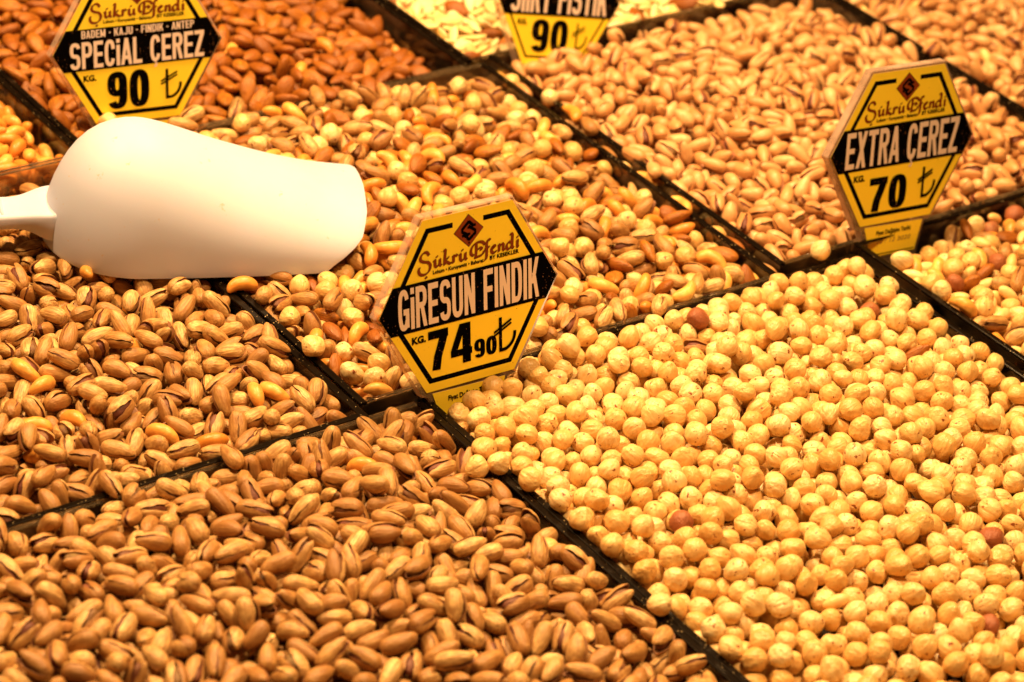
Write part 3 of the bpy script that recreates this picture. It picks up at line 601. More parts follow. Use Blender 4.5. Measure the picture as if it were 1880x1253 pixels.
18,2,513,155,28,94,47,25,2,583,141,77,30,63,18,4,697,145,97,48,42,18,4,476,161,74,58,92,21,1,278,146,68,63,68,16,3,387,161,60,37,69,16,0,601,153,69,24,48,21,3,668,165,56,12,50,20,3,319,145,68,9,62,20,0,558,144,40,62,22,23,
3,734,158,7,30,36,19,2,253,147,76,10,52,17,2,634,160,44,17,79,18,0,741,139,81,51,61,59,1,439,148,32,15,69,22,0,495,161,91,45,76,20,5,472,146,90,42,35,23,3,234,160,71,73,52,18,2,572,159,16,25,23,20,4,546,151,9,38,65,20,0,387,
163,22,44,90,21,2,778,149,37,4,47,21,0,314,144,73,81,50,19,5,278,149,56,55,83,18,3,205,153,14,37,69,23,2,498,163,41,18,70,22,0,366,152,51,13,41,16,4,472,156,62,48,95,16,1,627,148,51,5,61,22,1,325,154,67,35,43,56,3,571,156,
18,32,16,19,1,346,140,43,38,14,22,0,710,152,38,76,82,17,4,303,150,89,39,67,21,0,655,154,56,60,3,21,0,682,154,14,53,18,21,4,533,176,92,25,49,23,0,843,153,70,57,91,22,1,192,146,15,18,32,23,6,277,153,28,56,8,21,1,462,150,52,
11,64,19,1,349,158,18,55,14,18,1,419,152,60,7,69,22,1,610,152,39,15,33,16,0,250,151,92,59,46,16,1,521,159,40,43,8,17,4,635,154,67,18,66,22,1,710,159,53,32,59,20,5,803,146,37,21,42,21,1,482,157,23,68,81,23,0,224,152,7,46,29,
23,1,847,164,12,80,48,22,0,684,161,57,32,86,16,0,443,157,55,62,2,17,1,301,152,10,39,23,16,1,182,157,23,34,37,20,2,911,152,38,2,51,22,1,363,161,32,58,47,19,7,412,164,50,56,33,22,1,278,151,66,24,88,22,1,247,162,9,33,27,22,2,
206,156,19,19,67,23,1,526,170,57,14,40,16,1,161,150,79,36,67,17,0,465,149,37,15,52,22,0,625,166,89,41,76,17,1,348,146,56,98,57,16,10,302,155,63,23,82,17,0,676,157,42,23,90,20,2,161,172,65,5,34,23,1,367,160,44,25,37,17,0,183,
157,86,69,40,20,1,282,169,18,56,17,21,0,507,164,36,16,19,17,1,832,149,35,86,22,21,1,789,162,26,7,45,19,7,343,152,47,4,35,23,1,217,160,17,21,27,23,1,423,161,53,80,53,16,5,868,151,59,40,2,21,1,493,149,31,25,47,18,3,161,152,
53,89,80,22,1,622,166,86,80,48,17,1,245,157,83,35,82,22,0,327,169,40,38,9,22,4,747,146,21,88,57,16,2,470,154,53,5,68,20,1,778,155,28,51,6,21,4,574,155,48,5,63,20,2,600,156,15,55,77,16,1,267,164,88,57,37,22,0,225,156,84,25,
54,16,2,425,151,74,29,29,17,0,388,155,60,65,87,23,2,523,165,37,37,42,21,2,549,165,41,29,83,18,0,293,167,54,41,70,23,1,498,153,37,26,91,21,1,705,155,8,43,41,20,5,754,156,77,31,74,18,4,475,155,94,70,53,16,1,328,169,24,59,88,
21,8,603,155,31,91,33,20,4,847,144,85,43,72,22,1,386,163,81,63,56,22,3,265,157,93,56,26,22,0,363,171,62,31,47,18,1,238,157,69,19,47,21,1,697,153,55,31,4,17,0,790,155,90,76,41,17,0,298,157,37,60,68,21,5,425,155,51,41,52,21,
1,321,164,44,33,36,19,1,736,156,15,63,69,20,0,450,153,38,52,83,18,1,822,150,97,55,58,20,2,591,169,92,60,61,17,1,530,151,41,17,65,23,5,470,164,17,16,40,16,1,660,172,61,81,86,19,0,512,169,62,21,20,21,4,280,155,79,15,49,20,2,
368,173,24,37,16,17,0,222,153,54,80,88,23,2,445,171,56,11,31,17,0,641,156,43,97,60,22,1,412,167,6,61,71,18,0,307,154,25,43,9,20,15,607,168,58,50,94,18,2,736,159,54,3,59,22,3,265,160,66,19,36,23,3,578,170,66,48,66,18,0,503,
170,34,15,59,20,0,303,168,89,63,59,23,3,636,172,78,63,41,22,5,479,158,44,31,93,23,11,288,161,62,13,80,16,1,352,143,25,20,19,20,1,853,148,27,77,15,18,1,711,151,41,47,21,21,2,758,164,53,57,3,17,6,491,158,85,55,82,23,1,384,159,
7,42,26,18,1,582,171,69,10,28,19,3,410,166,35,3,51,22,1,640,170,30,73,85,20,3,464,164,48,93,41,20,5,834,153,55,3,44,30,2,753,150,70,36,11,20,1,356,153,50,64,6,20,2,326,153,66,7,67,30,1,548,163,13,53,62,22,5,721,150,72,56,
21,20,3,672,171,61,86,51,20,0,573,173,51,63,2,20,3,487,166,15,26,72,20,2,613,167,22,9,54,17,1,516,164,45,22,85,16,6,824,147,51,39,18,20,0,639,169,90,74,57,22,3,396,161,81,30,32,20,9,438,156,5,39,47,22,2,362,155,35,25,81,20,
4,730,152,66,53,35,22,4,506,171,77,10,39,20,1,600,167,36,35,25,22,0,336,151,35,61,26,19,2,571,164,9,22,47,21,14,763,161,65,10,23,21,5,706,146,67,4,53,60,4,722,158,23,13,68,19,0,688,161,43,39,4,20,0,559,154,77,85,33,20,5,814,
133,45,13,65,22,4,480,159,70,57,6,22,12,524,150,74,63,76,17,10,762,148,87,52,78,20,5,392,152,77,69,71,16,1,579,154,51,39,87,22,2,858,141,18,85,39,23,9,528,155,71,28,84,23,1,442,151,80,33,82,16,0,681,143,40,22,10,22,1,471,
152,6,47,26,21,2,747,142,15,38,16,18,10,414,151,18,31,48,21,17,584,149,87,57,50,17,3,827,148,28,58,23,21,0,457,148,38,29,80,23,1,558,149,72,11,66,20,17,750,142,27,81,23,17,0,655,148,31,4,50,20,1,497,154,52,7,63,22,4,578,151,
46,9,36,22,1,615,158,26,11,42,20,15,722,144,34,88,23,22,13,810,138,29,5,48,20,6,659,140,13,45,33,43,4,680,145,33,58,80,23,16,591,149,83,37,77,16,6,724,151,72,61,12,22,18,858,134,3,40,60,17,3,572,144,32,51,90,18,1,893,152,
38,25,39,20,0,805,144,15,18,34,22,6,717,144,89,30,37,22,2,776,147,90,42,35,20,], [
8,216,152,77,9,51,22,41,760,147,54,70,60,18,1,688,148,46,50,99,19,2,542,104,44,67,68,16,0,597,129,97,49,40,17,0,827,103,80,44,49,16,0,232,124,39,37,12,16,1,791,104,10,49,54,18,0,531,126,54,72,84,16,0,700,127,28,6,41,16,0,
284,128,68,82,82,16,0,598,104,10,44,63,16,0,658,103,46,46,59,21,0,776,126,67,42,28,17,0,204,128,64,22,81,18,0,714,105,77,9,42,16,0,447,131,14,32,24,17,0,740,103,55,28,73,18,0,417,109,12,79,37,21,0,299,103,41,35,79,18,1,517,
104,65,85,20,23,0,327,105,6,59,29,20,0,570,128,38,38,7,19,0,272,105,6,60,50,17,0,675,127,68,89,27,16,0,471,117,82,21,49,17,0,627,104,13,25,50,22,0,574,104,38,21,88,18,1,492,103,81,36,57,19,0,726,127,35,13,77,22,0,259,130,
59,42,96,17,0,390,104,0,48,54,18,0,443,105,53,70,9,20,0,687,104,36,36,54,23,1,355,102,39,16,36,16,1,245,105,82,36,72,23,2,513,142,24,67,49,19,0,585,141,71,8,37,20,0,741,139,71,21,84,19,1,622,129,44,1,43,21,1,752,125,57,25,
69,19,1,637,149,43,59,84,21,1,223,147,62,64,10,20,2,708,149,22,32,87,16,0,188,143,22,22,19,17,2,794,138,71,21,83,23,4,663,140,18,64,51,20,0,553,123,77,44,58,23,1,430,123,14,72,25,21,1,326,131,57,85,24,23,0,220,122,18,63,44,
16,2,456,116,14,70,31,21,0,810,107,22,27,15,17,0,481,133,65,22,84,23,1,584,129,84,65,50,21,0,803,134,69,61,61,22,0,691,128,9,27,55,20,1,245,128,6,37,50,16,1,531,136,71,5,45,16,0,352,135,86,45,22,16,0,289,107,75,11,50,21,0,
272,132,56,39,88,17,1,641,130,68,48,46,19,0,571,107,5,68,63,21,0,411,106,37,36,66,18,0,377,130,87,46,45,18,0,302,129,32,30,55,21,1,776,132,75,38,58,17,0,755,108,83,22,47,22,0,677,107,84,84,51,18,1,506,134,75,58,45,23,1,355,
108,57,70,87,17,0,624,108,21,69,17,20,0,720,132,87,23,53,21,0,483,107,17,86,54,22,0,615,139,34,30,54,17,1,323,107,49,47,0,21,1,386,107,81,85,42,18,2,565,141,20,56,21,18,0,199,130,80,26,26,17,5,230,143,39,26,11,21,3,751,133,
91,32,45,17,1,666,124,34,8,28,23,1,424,129,73,50,76,19,2,391,132,64,18,59,22,1,461,111,74,21,39,16,2,359,135,24,90,50,19,0,302,112,65,7,44,20,0,819,142,33,83,59,21,1,331,137,31,7,43,22,0,700,134,93,38,54,20,0,448,135,69,61,
83,16,0,589,139,6,59,60,21,0,244,114,45,80,54,19,1,272,113,28,62,21,23,0,340,112,66,23,82,23,0,205,112,7,49,25,16,1,564,112,63,52,59,20,1,773,139,38,26,49,19,0,210,148,56,76,24,19,0,365,111,39,67,92,18,1,288,134,80,38,87,
18,1,742,112,44,37,95,20,0,618,113,65,91,52,20,1,625,138,70,52,63,21,1,511,114,62,37,5,17,0,223,128,42,93,29,18,0,537,114,76,53,80,20,0,483,113,47,83,73,16,2,727,135,54,16,74,20,0,257,134,66,72,32,17,0,476,135,58,40,95,23,
0,435,113,37,96,54,22,1,565,137,81,56,30,16,1,309,144,88,71,51,19,1,678,138,26,69,11,19,1,796,141,75,46,41,22,1,533,141,50,86,82,22,0,413,138,69,68,42,22,3,795,140,8,32,67,17,1,374,130,74,14,40,18,0,190,133,52,60,94,22,4,
760,125,10,34,46,23,0,459,116,77,34,87,20,1,352,115,64,8,55,19,1,292,117,41,96,57,20,1,647,133,47,90,51,17,1,395,116,45,12,34,21,0,239,117,51,39,67,20,0,168,115,60,34,95,16,0,503,133,70,58,89,18,1,772,149,81,79,38,21,0,201,
154,58,25,63,23,0,210,119,71,85,51,16,1,569,119,48,32,55,17,2,693,122,55,1,48,22,2,527,119,64,78,76,17,1,623,118,29,33,14,20,0,223,139,42,2,60,22,1,721,119,60,55,13,16,1,302,138,41,60,33,20,0,468,138,50,60,22,18,0,597,119,
56,89,29,19,0,253,139,64,47,88,21,1,484,119,40,39,68,23,1,371,147,27,88,66,23,0,830,124,90,65,52,23,0,399,140,13,59,19,21,3,825,129,20,17,72,20,2,726,142,46,93,27,16,0,424,142,77,66,51,21,1,185,140,67,48,83,18,0,339,121,80,
75,52,18,0,366,122,49,27,41,22,2,743,122,43,73,6,17,0,648,150,16,53,72,18,0,444,122,60,81,78,17,0,550,122,48,3,34,18,1,531,139,84,47,82,16,2,626,140,73,9,62,16,0,754,145,58,75,89,18,0,804,142,55,76,16,23,1,645,123,35,20,83,
18,0,496,142,39,11,39,18,2,204,123,76,28,85,18,2,152,122,24,48,22,19,0,780,145,14,32,61,17,0,241,123,7,43,31,21,1,308,121,70,35,24,19,0,268,124,80,16,30,21,1,573,124,41,9,37,18,2,346,141,53,85,84,19,1,222,142,90,45,59,16,
0,390,125,43,9,34,20,0,606,124,78,15,28,18,2,678,144,18,81,29,18,0,721,126,51,53,41,17,1,174,125,47,15,20,18,2,372,145,76,68,19,23,1,708,148,26,17,78,23,0,417,125,62,40,78,21,0,486,125,60,54,5,21,0,409,152,47,26,7,22,2,194,
140,68,57,92,18,1,288,131,84,22,61,21,1,519,150,46,56,71,21,0,329,126,72,93,51,23,1,826,135,20,15,69,17,0,588,138,56,97,38,23,1,859,132,59,23,90,22,0,633,126,37,47,6,16,1,663,127,53,6,36,18,1,615,144,86,18,57,17,4,826,148,
49,16,18,16,0,357,128,62,36,5,20,0,649,146,91,70,66,18,1,847,148,43,54,77,17,0,133,127,45,11,36,18,1,806,144,50,24,14,17,0,259,130,30,16,52,23,0,158,131,15,55,68,16,1,747,124,46,2,61,19,0,852,145,25,83,54,20,0,565,129,55,
12,48,20,2,231,137,78,16,72,19,0,728,146,81,23,30,16,2,395,131,65,81,69,22,1,770,125,6,36,61,16,0,707,128,82,86,55,17,1,424,151,11,20,54,18,1,682,135,21,50,13,21,1,210,128,5,47,28,19,0,489,136,76,63,25,23,2,184,129,54,37,
78,21,0,596,154,40,3,39,21,2,249,153,4,32,52,16,0,295,129,46,54,51,16,1,753,143,23,25,50,19,0,608,131,70,41,11,22,1,815,145,31,76,12,16,1,526,155,31,48,20,17,0,116,131,75,37,59,20,1,458,137,34,23,11,18,2,833,131,13,22,51,
19,0,647,130,52,33,94,23,2,399,151,45,58,77,18,0,372,131,71,86,24,23,1,164,144,56,29,69,17,1,862,132,76,9,52,23,0,319,130,39,43,83,21,0,731,128,57,95,67,21,0,247,130,50,59,5,21,1,141,132,29,10,71,22,2,848,152,19,83,49,19,
0,273,130,56,16,34,16,1,793,140,59,76,34,20,2,565,131,39,43,86,21,0,669,130,14,57,17,19,1,589,141,15,49,15,19,0,548,151,33,26,21,20,1,755,125,41,25,91,21,1,498,147,83,64,81,18,0,221,135,45,56,61,20,0,828,146,10,72,36,21,0,
479,132,70,9,30,19,1,695,132,29,52,88,20,0,769,146,65,24,77,19,1,394,133,93,50,28,16,3,733,149,79,67,30,16,1,440,133,67,90,56,22,0,777,122,77,44,48,3,1,626,131,97,58,55,17,4,325,148,73,59,91,17,0,825,137,48,53,72,17,1,123,
132,71,44,50,20,0,375,145,59,53,65,19,0,572,150,14,33,57,19,1,355,134,82,60,14,19,0,92,149,26,30,35,23,0,294,131,63,9,66,22,2,172,131,9,46,25,17,0,866,147,36,74,90,23,2,200,131,25,80,29,19,0,598,130,42,10,46,17,0,651,131,
46,90,72,17,1,265,133,90,76,59,16,0,752,140,42,43,31,19,2,677,137,16,41,33,21,1,495,131,55,18,39,17,1,241,130,57,38,35,19,0,469,132,35,91,27,18,1,116,153,37,50,74,19,0,421,131,36,51,84,16,2,543,154,76,53,35,20,0,335,130,36,
60,13,16,1,777,142,80,25,76,22,0,730,129,66,49,50,20,1,702,131,56,38,24,23,0,147,132,74,21,81,21,1,398,131,68,32,65,21,0,565,166,57,20,37,19,3,618,143,66,28,88,18,2,592,151,64,17,45,17,1,105,131,88,68,59,17,0,518,143,6,38,
35,22,1,657,149,21,79,56,18,0,369,130,29,5,40,22,1,847,142,58,45,96,20,0,825,130,81,26,33,16,2,310,132,73,27,74,23,0,386,152,63,55,73,23,2,215,131,48,44,6,22,1,253,132,29,71,18,18,2,561,150,40,94,64,19,0,703,153,34,96,52,
22,0,758,143,25,31,38,19,0,492,146,34,59,76,18,1,798,140,70,41,45,22,0,78,152,49,26,50,19,1,638,131,11,80,56,20,0,137,154,43,24,25,22,0,735,148,49,57,11,20,1,434,150,37,11,27,23,0,108,156,93,50,72,20,2,416,131,95,37,42,21,
4,713,132,50,11,81,23,1,233,146,34,75,10,22,0,863,131,47,93,71,16,1,539,155,72,31,13,18,0,174,131,8,33,32,16,0,88,132,11,32,74,17,0,643,154,65,72,51,18,2,120,131,72,62,86,16,0,330,130,11,76,65,23,0,261,152,58,39,2,20,0,662,
131,41,7,66,22,0,57,151,62,87,62,18,1,479,131,94,60,57,21,1,150,131,17,85,58,22,0,453,133,89,36,45,20,1,619,148,18,61,24,17,1,511,133,33,61,77,17,1,689,131,6,68,61,19,0,297,131,33,55,91,16,1,857,106,16,61,76,18,1,359,131,
55,46,57,22,0,737,127,12,23,37,17,0,776,141,90,32,36,23,1,814,131,61,19,44,18,0,841,124,20,40,19,17,1,200,132,82,54,74,17,0,588,147,17,42,55,18,2,560,154,31,34,79,19,0,794,114,6,66,66,23,3,404,145,49,54,96,21,0,538,131,58,
39,2,22,2,523,153,58,52,37,21,0,105,147,36,59,96,16,0,316,147,43,28,77,17,0,808,156,50,1,59,16,0,662,154,59,67,29,21,1,134,147,54,59,94,23,0,714,148,58,57,89,20,1,78,149,12,46,25,20,0,286,148,81,13,56,22,0,688,153,70,22,72,
20,0,428,131,59,12,49,17,4,444,153,47,18,87,22,1,638,147,2,41,41,18,0,617,131,57,45,11,21,0,367,153,92,40,59,16,0,843,147,48,46,60,22,0,864,126,38,81,85,17,1,195,153,35,31,38,16,0,382,131,76,63,81,18,1,759,122,21,50,9,18,
1,178,132,46,56,14,22,3,216,131,53,84,79,16,0,783,129,88,46,42,17,0,484,129,23,30,19,16,1,118,131,2,47,50,16,0,331,130,43,96,59,23,1,588,132,44,23,91,21,1,457,130,30,92,62,23,0,513,131,76,8,48,17,0,147,130,24,19,33,17,1,816,
136,68,4,50,20,0,272,132,12,43,77,23,0,725,129,83,85,59,22,2,696,131,77,26,80,17,0,563,130,64,63,64,18,2,359,131,31,54,15,18,0,839,125,56,28,71,21,0,404,133,56,11,61,23,1,344,156,53,77,10,22,1,539,142,80,13,62,18,0,858,141,
63,7,68,20,1,177,152,65,36,77,19,2,800,154,63,63,4,19,0,127,150,61,80,82,19,1,640,131,64,48,85,18,1,624,154,83,85,55,16,0,197,136,9,27,64,20,1,249,147,35,31,46,21,1,312,147,28,7,63,22,2,610,131,12,79,39,21,0,680,145,25,13,
41,20,1,104,146,22,69,34,17,0,154,151,34,73,27,20,1,449,150,45,33,63,23,0,862,125,41,83,68,23,1,368,152,86,42,45,16,1,777,144,22,89,53,23,0,729,151,53,67,95,21,0,519,145,70,31,64,19,1,287,142,76,15,69,22,1,764,121,5,33,46,
21,1,581,135,80,30,16,23,2,428,134,35,31,92,22,0,233,131,78,39,27,18,0,649,152,34,93,65,17,0,218,150,53,89,26,27,1,802,135,84,75,74,23,0,739,127,79,10,46,20,1,405,147,67,92,36,17,0,333,131,38,58,2,21,0,265,131,30,21,16,21,
1,662,131,29,43,31,18,0,124,131,80,54,26,16,1,828,129,1,58,43,23,1,809,110,19,49,40,21,1,384,133,59,17,85,22,1,555,153,14,50,16,17,0,537,132,11,57,68,23,0,187,153,67,41,4,21,0,165,170,2,49,37,22,2,132,155,75,61,72,21,1,452,
131,85,35,27,18,2,561,130,94,65,64,19,1,308,131,32,8,42,21,0,204,132,33,62,69,20,0,626,156,75,71,23,23,1,177,131,34,95,37,21,0,345,151,31,49,12,20,0,757,139,9,24,57,22,0,147,131,38,8,65,22,1,514,132,73,12,27,19,1,474,141,
90,45,30,18,1,669,151,54,44,24,23,2,498,150,21,78,59,16,1,613,132,39,2,53,20,0,370,148,78,78,57,19,4,587,138,78,11,40,17,1,230,132,69,66,62,21,2,568,154,64,45,96,19,1,806,129,13,79,61,23,0,164,148,59,5,41,22,0,429,131,67,
24,30,16,0,670,130,39,40,75,19,1,699,131,61,97,50,20,0,736,128,78,82,25,16,2,833,129,69,86,74,16,0,334,131,33,3,53,22,1,258,131,96,62,38,18,1,138,154,4,46,58,17,0,193,151,75,48,8,20,2,779,142,27,19,75,21,1,453,132,41,22,87,
20,0,363,131,46,27,13,23,1,720,144,43,29,15,18,1,339,162,45,32,81,18,0,611,151,30,36,74,18,0,388,156,88,77,42,23,0,858,139,72,54,15,19,1,247,152,71,62,51,22,0,630,132,32,12,76,23,0,565,131,88,45,80,17,0,480,130,47,40,98,18,
0,754,146,4,60,41,16,0,505,130,85,84,50,22,1,210,131,75,66,40,18,0,299,131,80,70,48,16,1,803,153,33,68,83,16,2,670,152,86,39,81,19,0,538,130,23,72,29,19,0,491,154,8,69,39,20,0,550,153,42,43,31,21,3,587,152,6,43,51,22,1,698,
149,72,20,33,22,1,430,148,85,50,83,22,1,520,152,43,28,80,20,1,355,150,45,24,89,19,1,742,127,9,58,50,16,1,159,157,4,41,63,23,0,459,152,95,42,50,17,0,806,128,31,47,7,19,1,333,144,72,81,56,19,1,270,129,52,64,94,19,0,602,133,
80,58,38,21,1,839,140,64,18,17,17,1,229,130,67,20,67,21,2,288,146,70,52,59,16,2,186,151,54,23,24,21,0,653,154,2,34,50,18,0,669,135,70,64,8,30,1,395,130,69,93,54,23,0,624,148,50,64,96,17,1,211,156,91,48,50,23,1,785,137,62,
54,31,16,0,863,141,36,19,73,18,0,577,130,66,13,64,17,0,364,129,54,19,57,16,0,371,158,25,21,18,19,0,722,138,1,40,46,20,1,312,145,36,92,66,19,1,395,157,48,29,84,22,0,480,132,60,95,56,20,0,421,132,78,83,50,21,0,241,153,15,41,
21,18,1,202,131,82,20,64,17,1,563,150,72,17,69,16,0,695,130,39,16,40,21,1,757,143,52,42,29,20,0,824,123,15,80,42,16,2,536,156,52,88,76,23,3,503,146,16,35,65,17,0,438,152,25,92,43,16,1,527,131,75,32,26,16,0,329,130,42,10,46,
17,2,248,131,59,30,60,18,2,682,152,53,67,92,16,1,224,139,91,39,57,16,1,588,152,72,25,13,20,0,377,142,44,59,97,19,0,271,143,28,38,27,22,1,615,161,33,7,47,20,1,637,148,20,81,54,18,0,460,141,28,83,48,20,0,410,147,21,83,32,19,
1,327,156,12,78,34,21,0,802,135,63,76,88,5,2,861,124,97,57,58,20,1,746,124,33,37,66,16,0,664,131,80,53,44,18,1,776,143,30,51,28,16,0,184,149,41,73,17,16,0,775,119,52,27,93,18,2,828,138,29,28,67,19,0,575,131,90,69,64,23,2,
692,132,16,60,48,16,0,524,150,27,53,6,19,0,553,148,39,45,15,21,1,604,132,38,87,20,17,1,428,132,77,65,87,23,0,484,132,66,68,90,20,1,200,131,74,8,41,20,0,663,157,23,68,62,17,2,394,133,56,72,23,23,2,438,162,52,5,69,19,2,314,
132,55,33,3,20,1,642,131,7,72,59,18,0,297,153,37,56,59,18,1,367,132,21,81,55,23,0,840,123,32,15,21,18,1,339,131,42,62,91,16,0,228,132,17,29,80,23,1,257,131,45,61,97,22,0,603,157,58,6,71,20,0,456,130,58,23,22,19,0,286,131,
69,6,61,16,2,572,151,76,56,69,16,1,688,152,84,26,76,17,1,789,143,78,56,76,20,1,816,133,22,77,19,20,0,627,148,13,36,34,22,1,762,122,69,22,48,21,1,858,140,41,81,13,23,2,259,155,17,27,21,20,0,861,115,70,29,61,22,1,501,145,29,
20,18,21,0,735,129,35,16,81,21,1,234,154,54,35,13,17,1,475,142,93,47,45,17,0,383,146,30,29,56,18,1,413,132,77,45,56,20,0,527,143,34,3,47,21,0,653,149,94,34,43,17,1,443,145,67,17,17,21,1,548,130,15,21,39,19,4,422,157,42,48,
21,20,0,323,130,43,60,19,19,0,606,133,87,36,45,22,1,283,153,82,65,82,20,0,845,136,73,40,63,22,3,296,130,70,36,17,19,0,361,133,79,58,57,22,1,590,157,95,60,63,16,1,269,130,32,59,16,16,2,231,131,80,32,69,17,0,802,131,6,32,45,
17,0,512,129,18,38,14,16,2,683,150,56,41,30,22,0,753,139,38,83,74,16,0,340,143,57,34,3,18,1,565,150,37,35,37,16,2,394,131,88,23,44,22,0,717,132,29,78,82,19,2,312,149,45,68,12,17,0,430,131,97,47,42,17,0,486,132,96,42,65,20,
1,858,137,79,71,72,16,1,778,143,43,98,54,23,1,538,130,39,10,41,17,1,665,131,92,45,34,17,3,616,146,55,7,37,17,1,518,149,17,47,35,16,1,485,156,93,72,44,19,1,567,132,17,71,20,18,2,284,153,68,33,76,18,1,462,147,72,86,37,23,0,
644,148,51,4,67,22,0,737,127,61,31,52,23,1,819,132,82,40,76,19,0,842,142,44,77,41,23,0,297,131,82,70,53,18,1,548,153,96,37,38,18,1,762,122,89,65,53,19,0,587,144,33,44,4,19,1,354,131,53,41,1,21,0,412,156,80,66,74,20,1,270,
132,17,26,71,23,4,384,154,70,84,66,23,0,713,131,94,33,59,20,2,447,131,43,59,98,23,2,420,133,96,53,38,16,0,858,140,63,63,43,22,1,393,131,54,48,11,22,0,682,140,89,42,49,21,2,777,138,91,51,46,23,0,551,132,73,42,32,21,0,800,126,
49,61,6,17,1,479,131,53,42,1,22,2,498,149,41,45,98,20,1,527,146,94,41,50,22,1,752,138,40,5,70,19,0,358,150,35,22,16,16,1,838,126,87,27,71,23,0,585,130,49,75,16,19,1,309,132,70,88,72,19,1,641,159,37,37,6,19,0,615,152,70,89,
51,22,1,281,144,40,57,19,20,1,334,132,54,10,79,22,1,441,154,35,76,13,20,3,733,126,39,66,6,19,1,407,148,71,11,71,22,2,380,147,8,60,42,18,0,637,130,90,21,43,22,1,696,131,83,80,63,19,0,662,151,24,7,54,17,1,607,131,67,14,60,18,
1,317,151,2,58,42,21,0,858,141,46,56,63,23,1,848,102,31,33,21,22,0,766,122,43,78,10,22,0,360,133,22,62,53,17,1,429,131,67,14,25,23,1,562,130,86,18,59,19,0,778,150,49,37,48,21,2,487,132,18,43,50,21,0,794,113,17,12,47,22,3,
295,131,7,69,62,18,1,343,151,10,70,70,17,2,841,133,69,20,84,21,0,638,152,41,36,64,21,1,723,140,60,16,45,20,1,685,148,83,28,72,19,0,585,132,15,27,43,20,0,393,132,27,72,32,23,1,454,152,4,44,68,20,1,321,131,31,6,55,16,2,747,
126,33,70,12,20,0,785,133,37,41,81,19,1,612,147,59,19,68,17,2,553,148,11,75,45,20,2,417,146,84,48,80,20,1,863,125,69,46,94,23,2,344,131,55,40,96,19,0,370,138,78,21,75,20,2,815,132,43,98,48,19,0,510,131,68,7,33,21,1,472,133,
13,62,66,17,0,492,151,46,85,79,20,1,443,131,75,91,48,20,0,768,119,27,47,93,19,3,535,132,22,21,76,16,3,726,129,53,46,57,21,1,615,130,7,26,48,19,2,837,127,48,87,55,17,1,324,130,33,37,47,16,0,712,149,66,24,52,19,1,636,147,52,
25,15,16,1,591,132,55,26,7,17,1,406,133,45,90,21,19,1,657,130,98,40,52,22,0,609,153,34,11,40,18,2,790,139,33,83,36,21,2,357,130,65,61,36,19,1,383,131,49,11,76,18,0,487,133,63,90,51,16,1,831,147,44,84,15,19,0,861,132,83,80,
70,21,1,521,131,74,79,60,18,1,702,130,65,19,14,16,2,504,150,78,21,37,17,0,457,131,90,41,77,20,1,546,138,25,28,14,22,1,431,131,9,61,66,18,3,631,132,49,28,54,22,1,769,142,78,27,77,16,1,814,133,28,87,26,21,0,725,142,64,21,66,
16,0,603,136,83,52,85,16,2,571,130,58,2,42,20,2,839,128,69,75,52,17,2,858,139,80,34,72,23,0,652,147,48,50,90,16,0,689,145,67,55,55,16,1,670,129,12,21,65,19,2,407,129,23,13,65,16,0,503,129,8,48,22,17,1,744,127,40,74,9,20,1,
789,133,15,41,18,16,2,474,128,35,33,5,19,2,707,129,84,64,72,16,3,360,129,35,10,71,18,0,520,146,47,0,51,22,1,384,132,62,87,22,22,0,541,128,50,6,26,17,1,441,127,69,82,64,16,2,765,121,60,14,69,22,1,620,138,80,61,52,18,0,422,
142,42,43,24,18,1,643,127,55,57,91,22,1,865,144,56,16,77,16,1,597,128,81,81,35,20,1,796,115,50,35,25,17,2,569,126,78,33,66,17,1,839,128,13,28,75,18,1,515,125,49,19,47,21,1,671,126,61,60,95,20,2,729,126,32,49,4,17,1,489,131,
47,20,89,16,0,813,135,37,55,43,21,0,693,139,42,11,69,17,1,464,125,23,61,10,21,2,414,124,57,78,61,16,2,444,146,84,68,65,20,0,863,124,50,85,84,17,1,550,141,88,73,48,23,0,618,122,14,76,33,19,2,776,125,20,40,22,19,0,388,122,33,
61,11,18,1,523,149,77,75,17,17,2,851,147,36,21,26,21,1,439,121,85,58,27,18,1,820,110,84,18,53,23,2,599,140,55,51,22,18,1,653,122,48,40,3,17,1,707,121,31,22,69,16,1,529,120,73,13,57,16,0,635,144,35,89,46,22,2,833,131,15,23,
37,23,1,682,129,60,16,36,21,0,501,138,37,91,49,20,0,735,120,94,33,64,18,1,478,120,24,78,40,23,1,848,108,59,79,68,23,0,794,117,65,23,71,23,2,402,137,76,11,67,20,0,748,144,76,22,40,23,2,760,119,52,11,78,20,1,571,142,6,42,35,
23,0,417,117,46,63,67,16,1,429,139,16,34,81,18,1,541,144,20,36,83,18,1,862,131,83,44,85,17,2,454,129,68,12,74,22,3,502,116,80,60,68,20,3,609,146,22,63,85,16,0,705,136,50,48,61,23,1,633,114,73,13,52,23,1,520,134,81,43,81,19,
0,477,139,81,68,79,22,1,822,115,41,59,90,22,1,636,141,85,54,84,20,2,589,130,29,94,49,23,0,733,132,60,3,56,20,0,778,113,34,6,46,19,2,553,132,43,49,95,19,0,442,111,8,51,23,20,1,841,129,50,93,34,23,0,858,134,61,2,42,20,2,761,
134,20,72,17,21,1,797,128,67,46,26,16,1,425,131,50,16,35,22,2,501,134,90,34,73,18,6,666,131,36,46,59,23,1,618,153,29,80,65,18,0,692,129,26,26,86,18,1,505,107,90,58,41,21,1,453,129,28,33,47,16,0,818,131,97,52,43,22,0,572,131,
44,54,28,18,2,862,124,77,83,49,16,1,479,130,20,46,80,23,1,605,130,44,96,55,20,1,635,132,25,76,40,22,2,740,128,79,75,71,22,2,838,115,31,38,42,16,0,776,127,29,27,19,28,0,540,130,26,9,41,23,5,513,127,89,26,38,20,1,712,127,77,
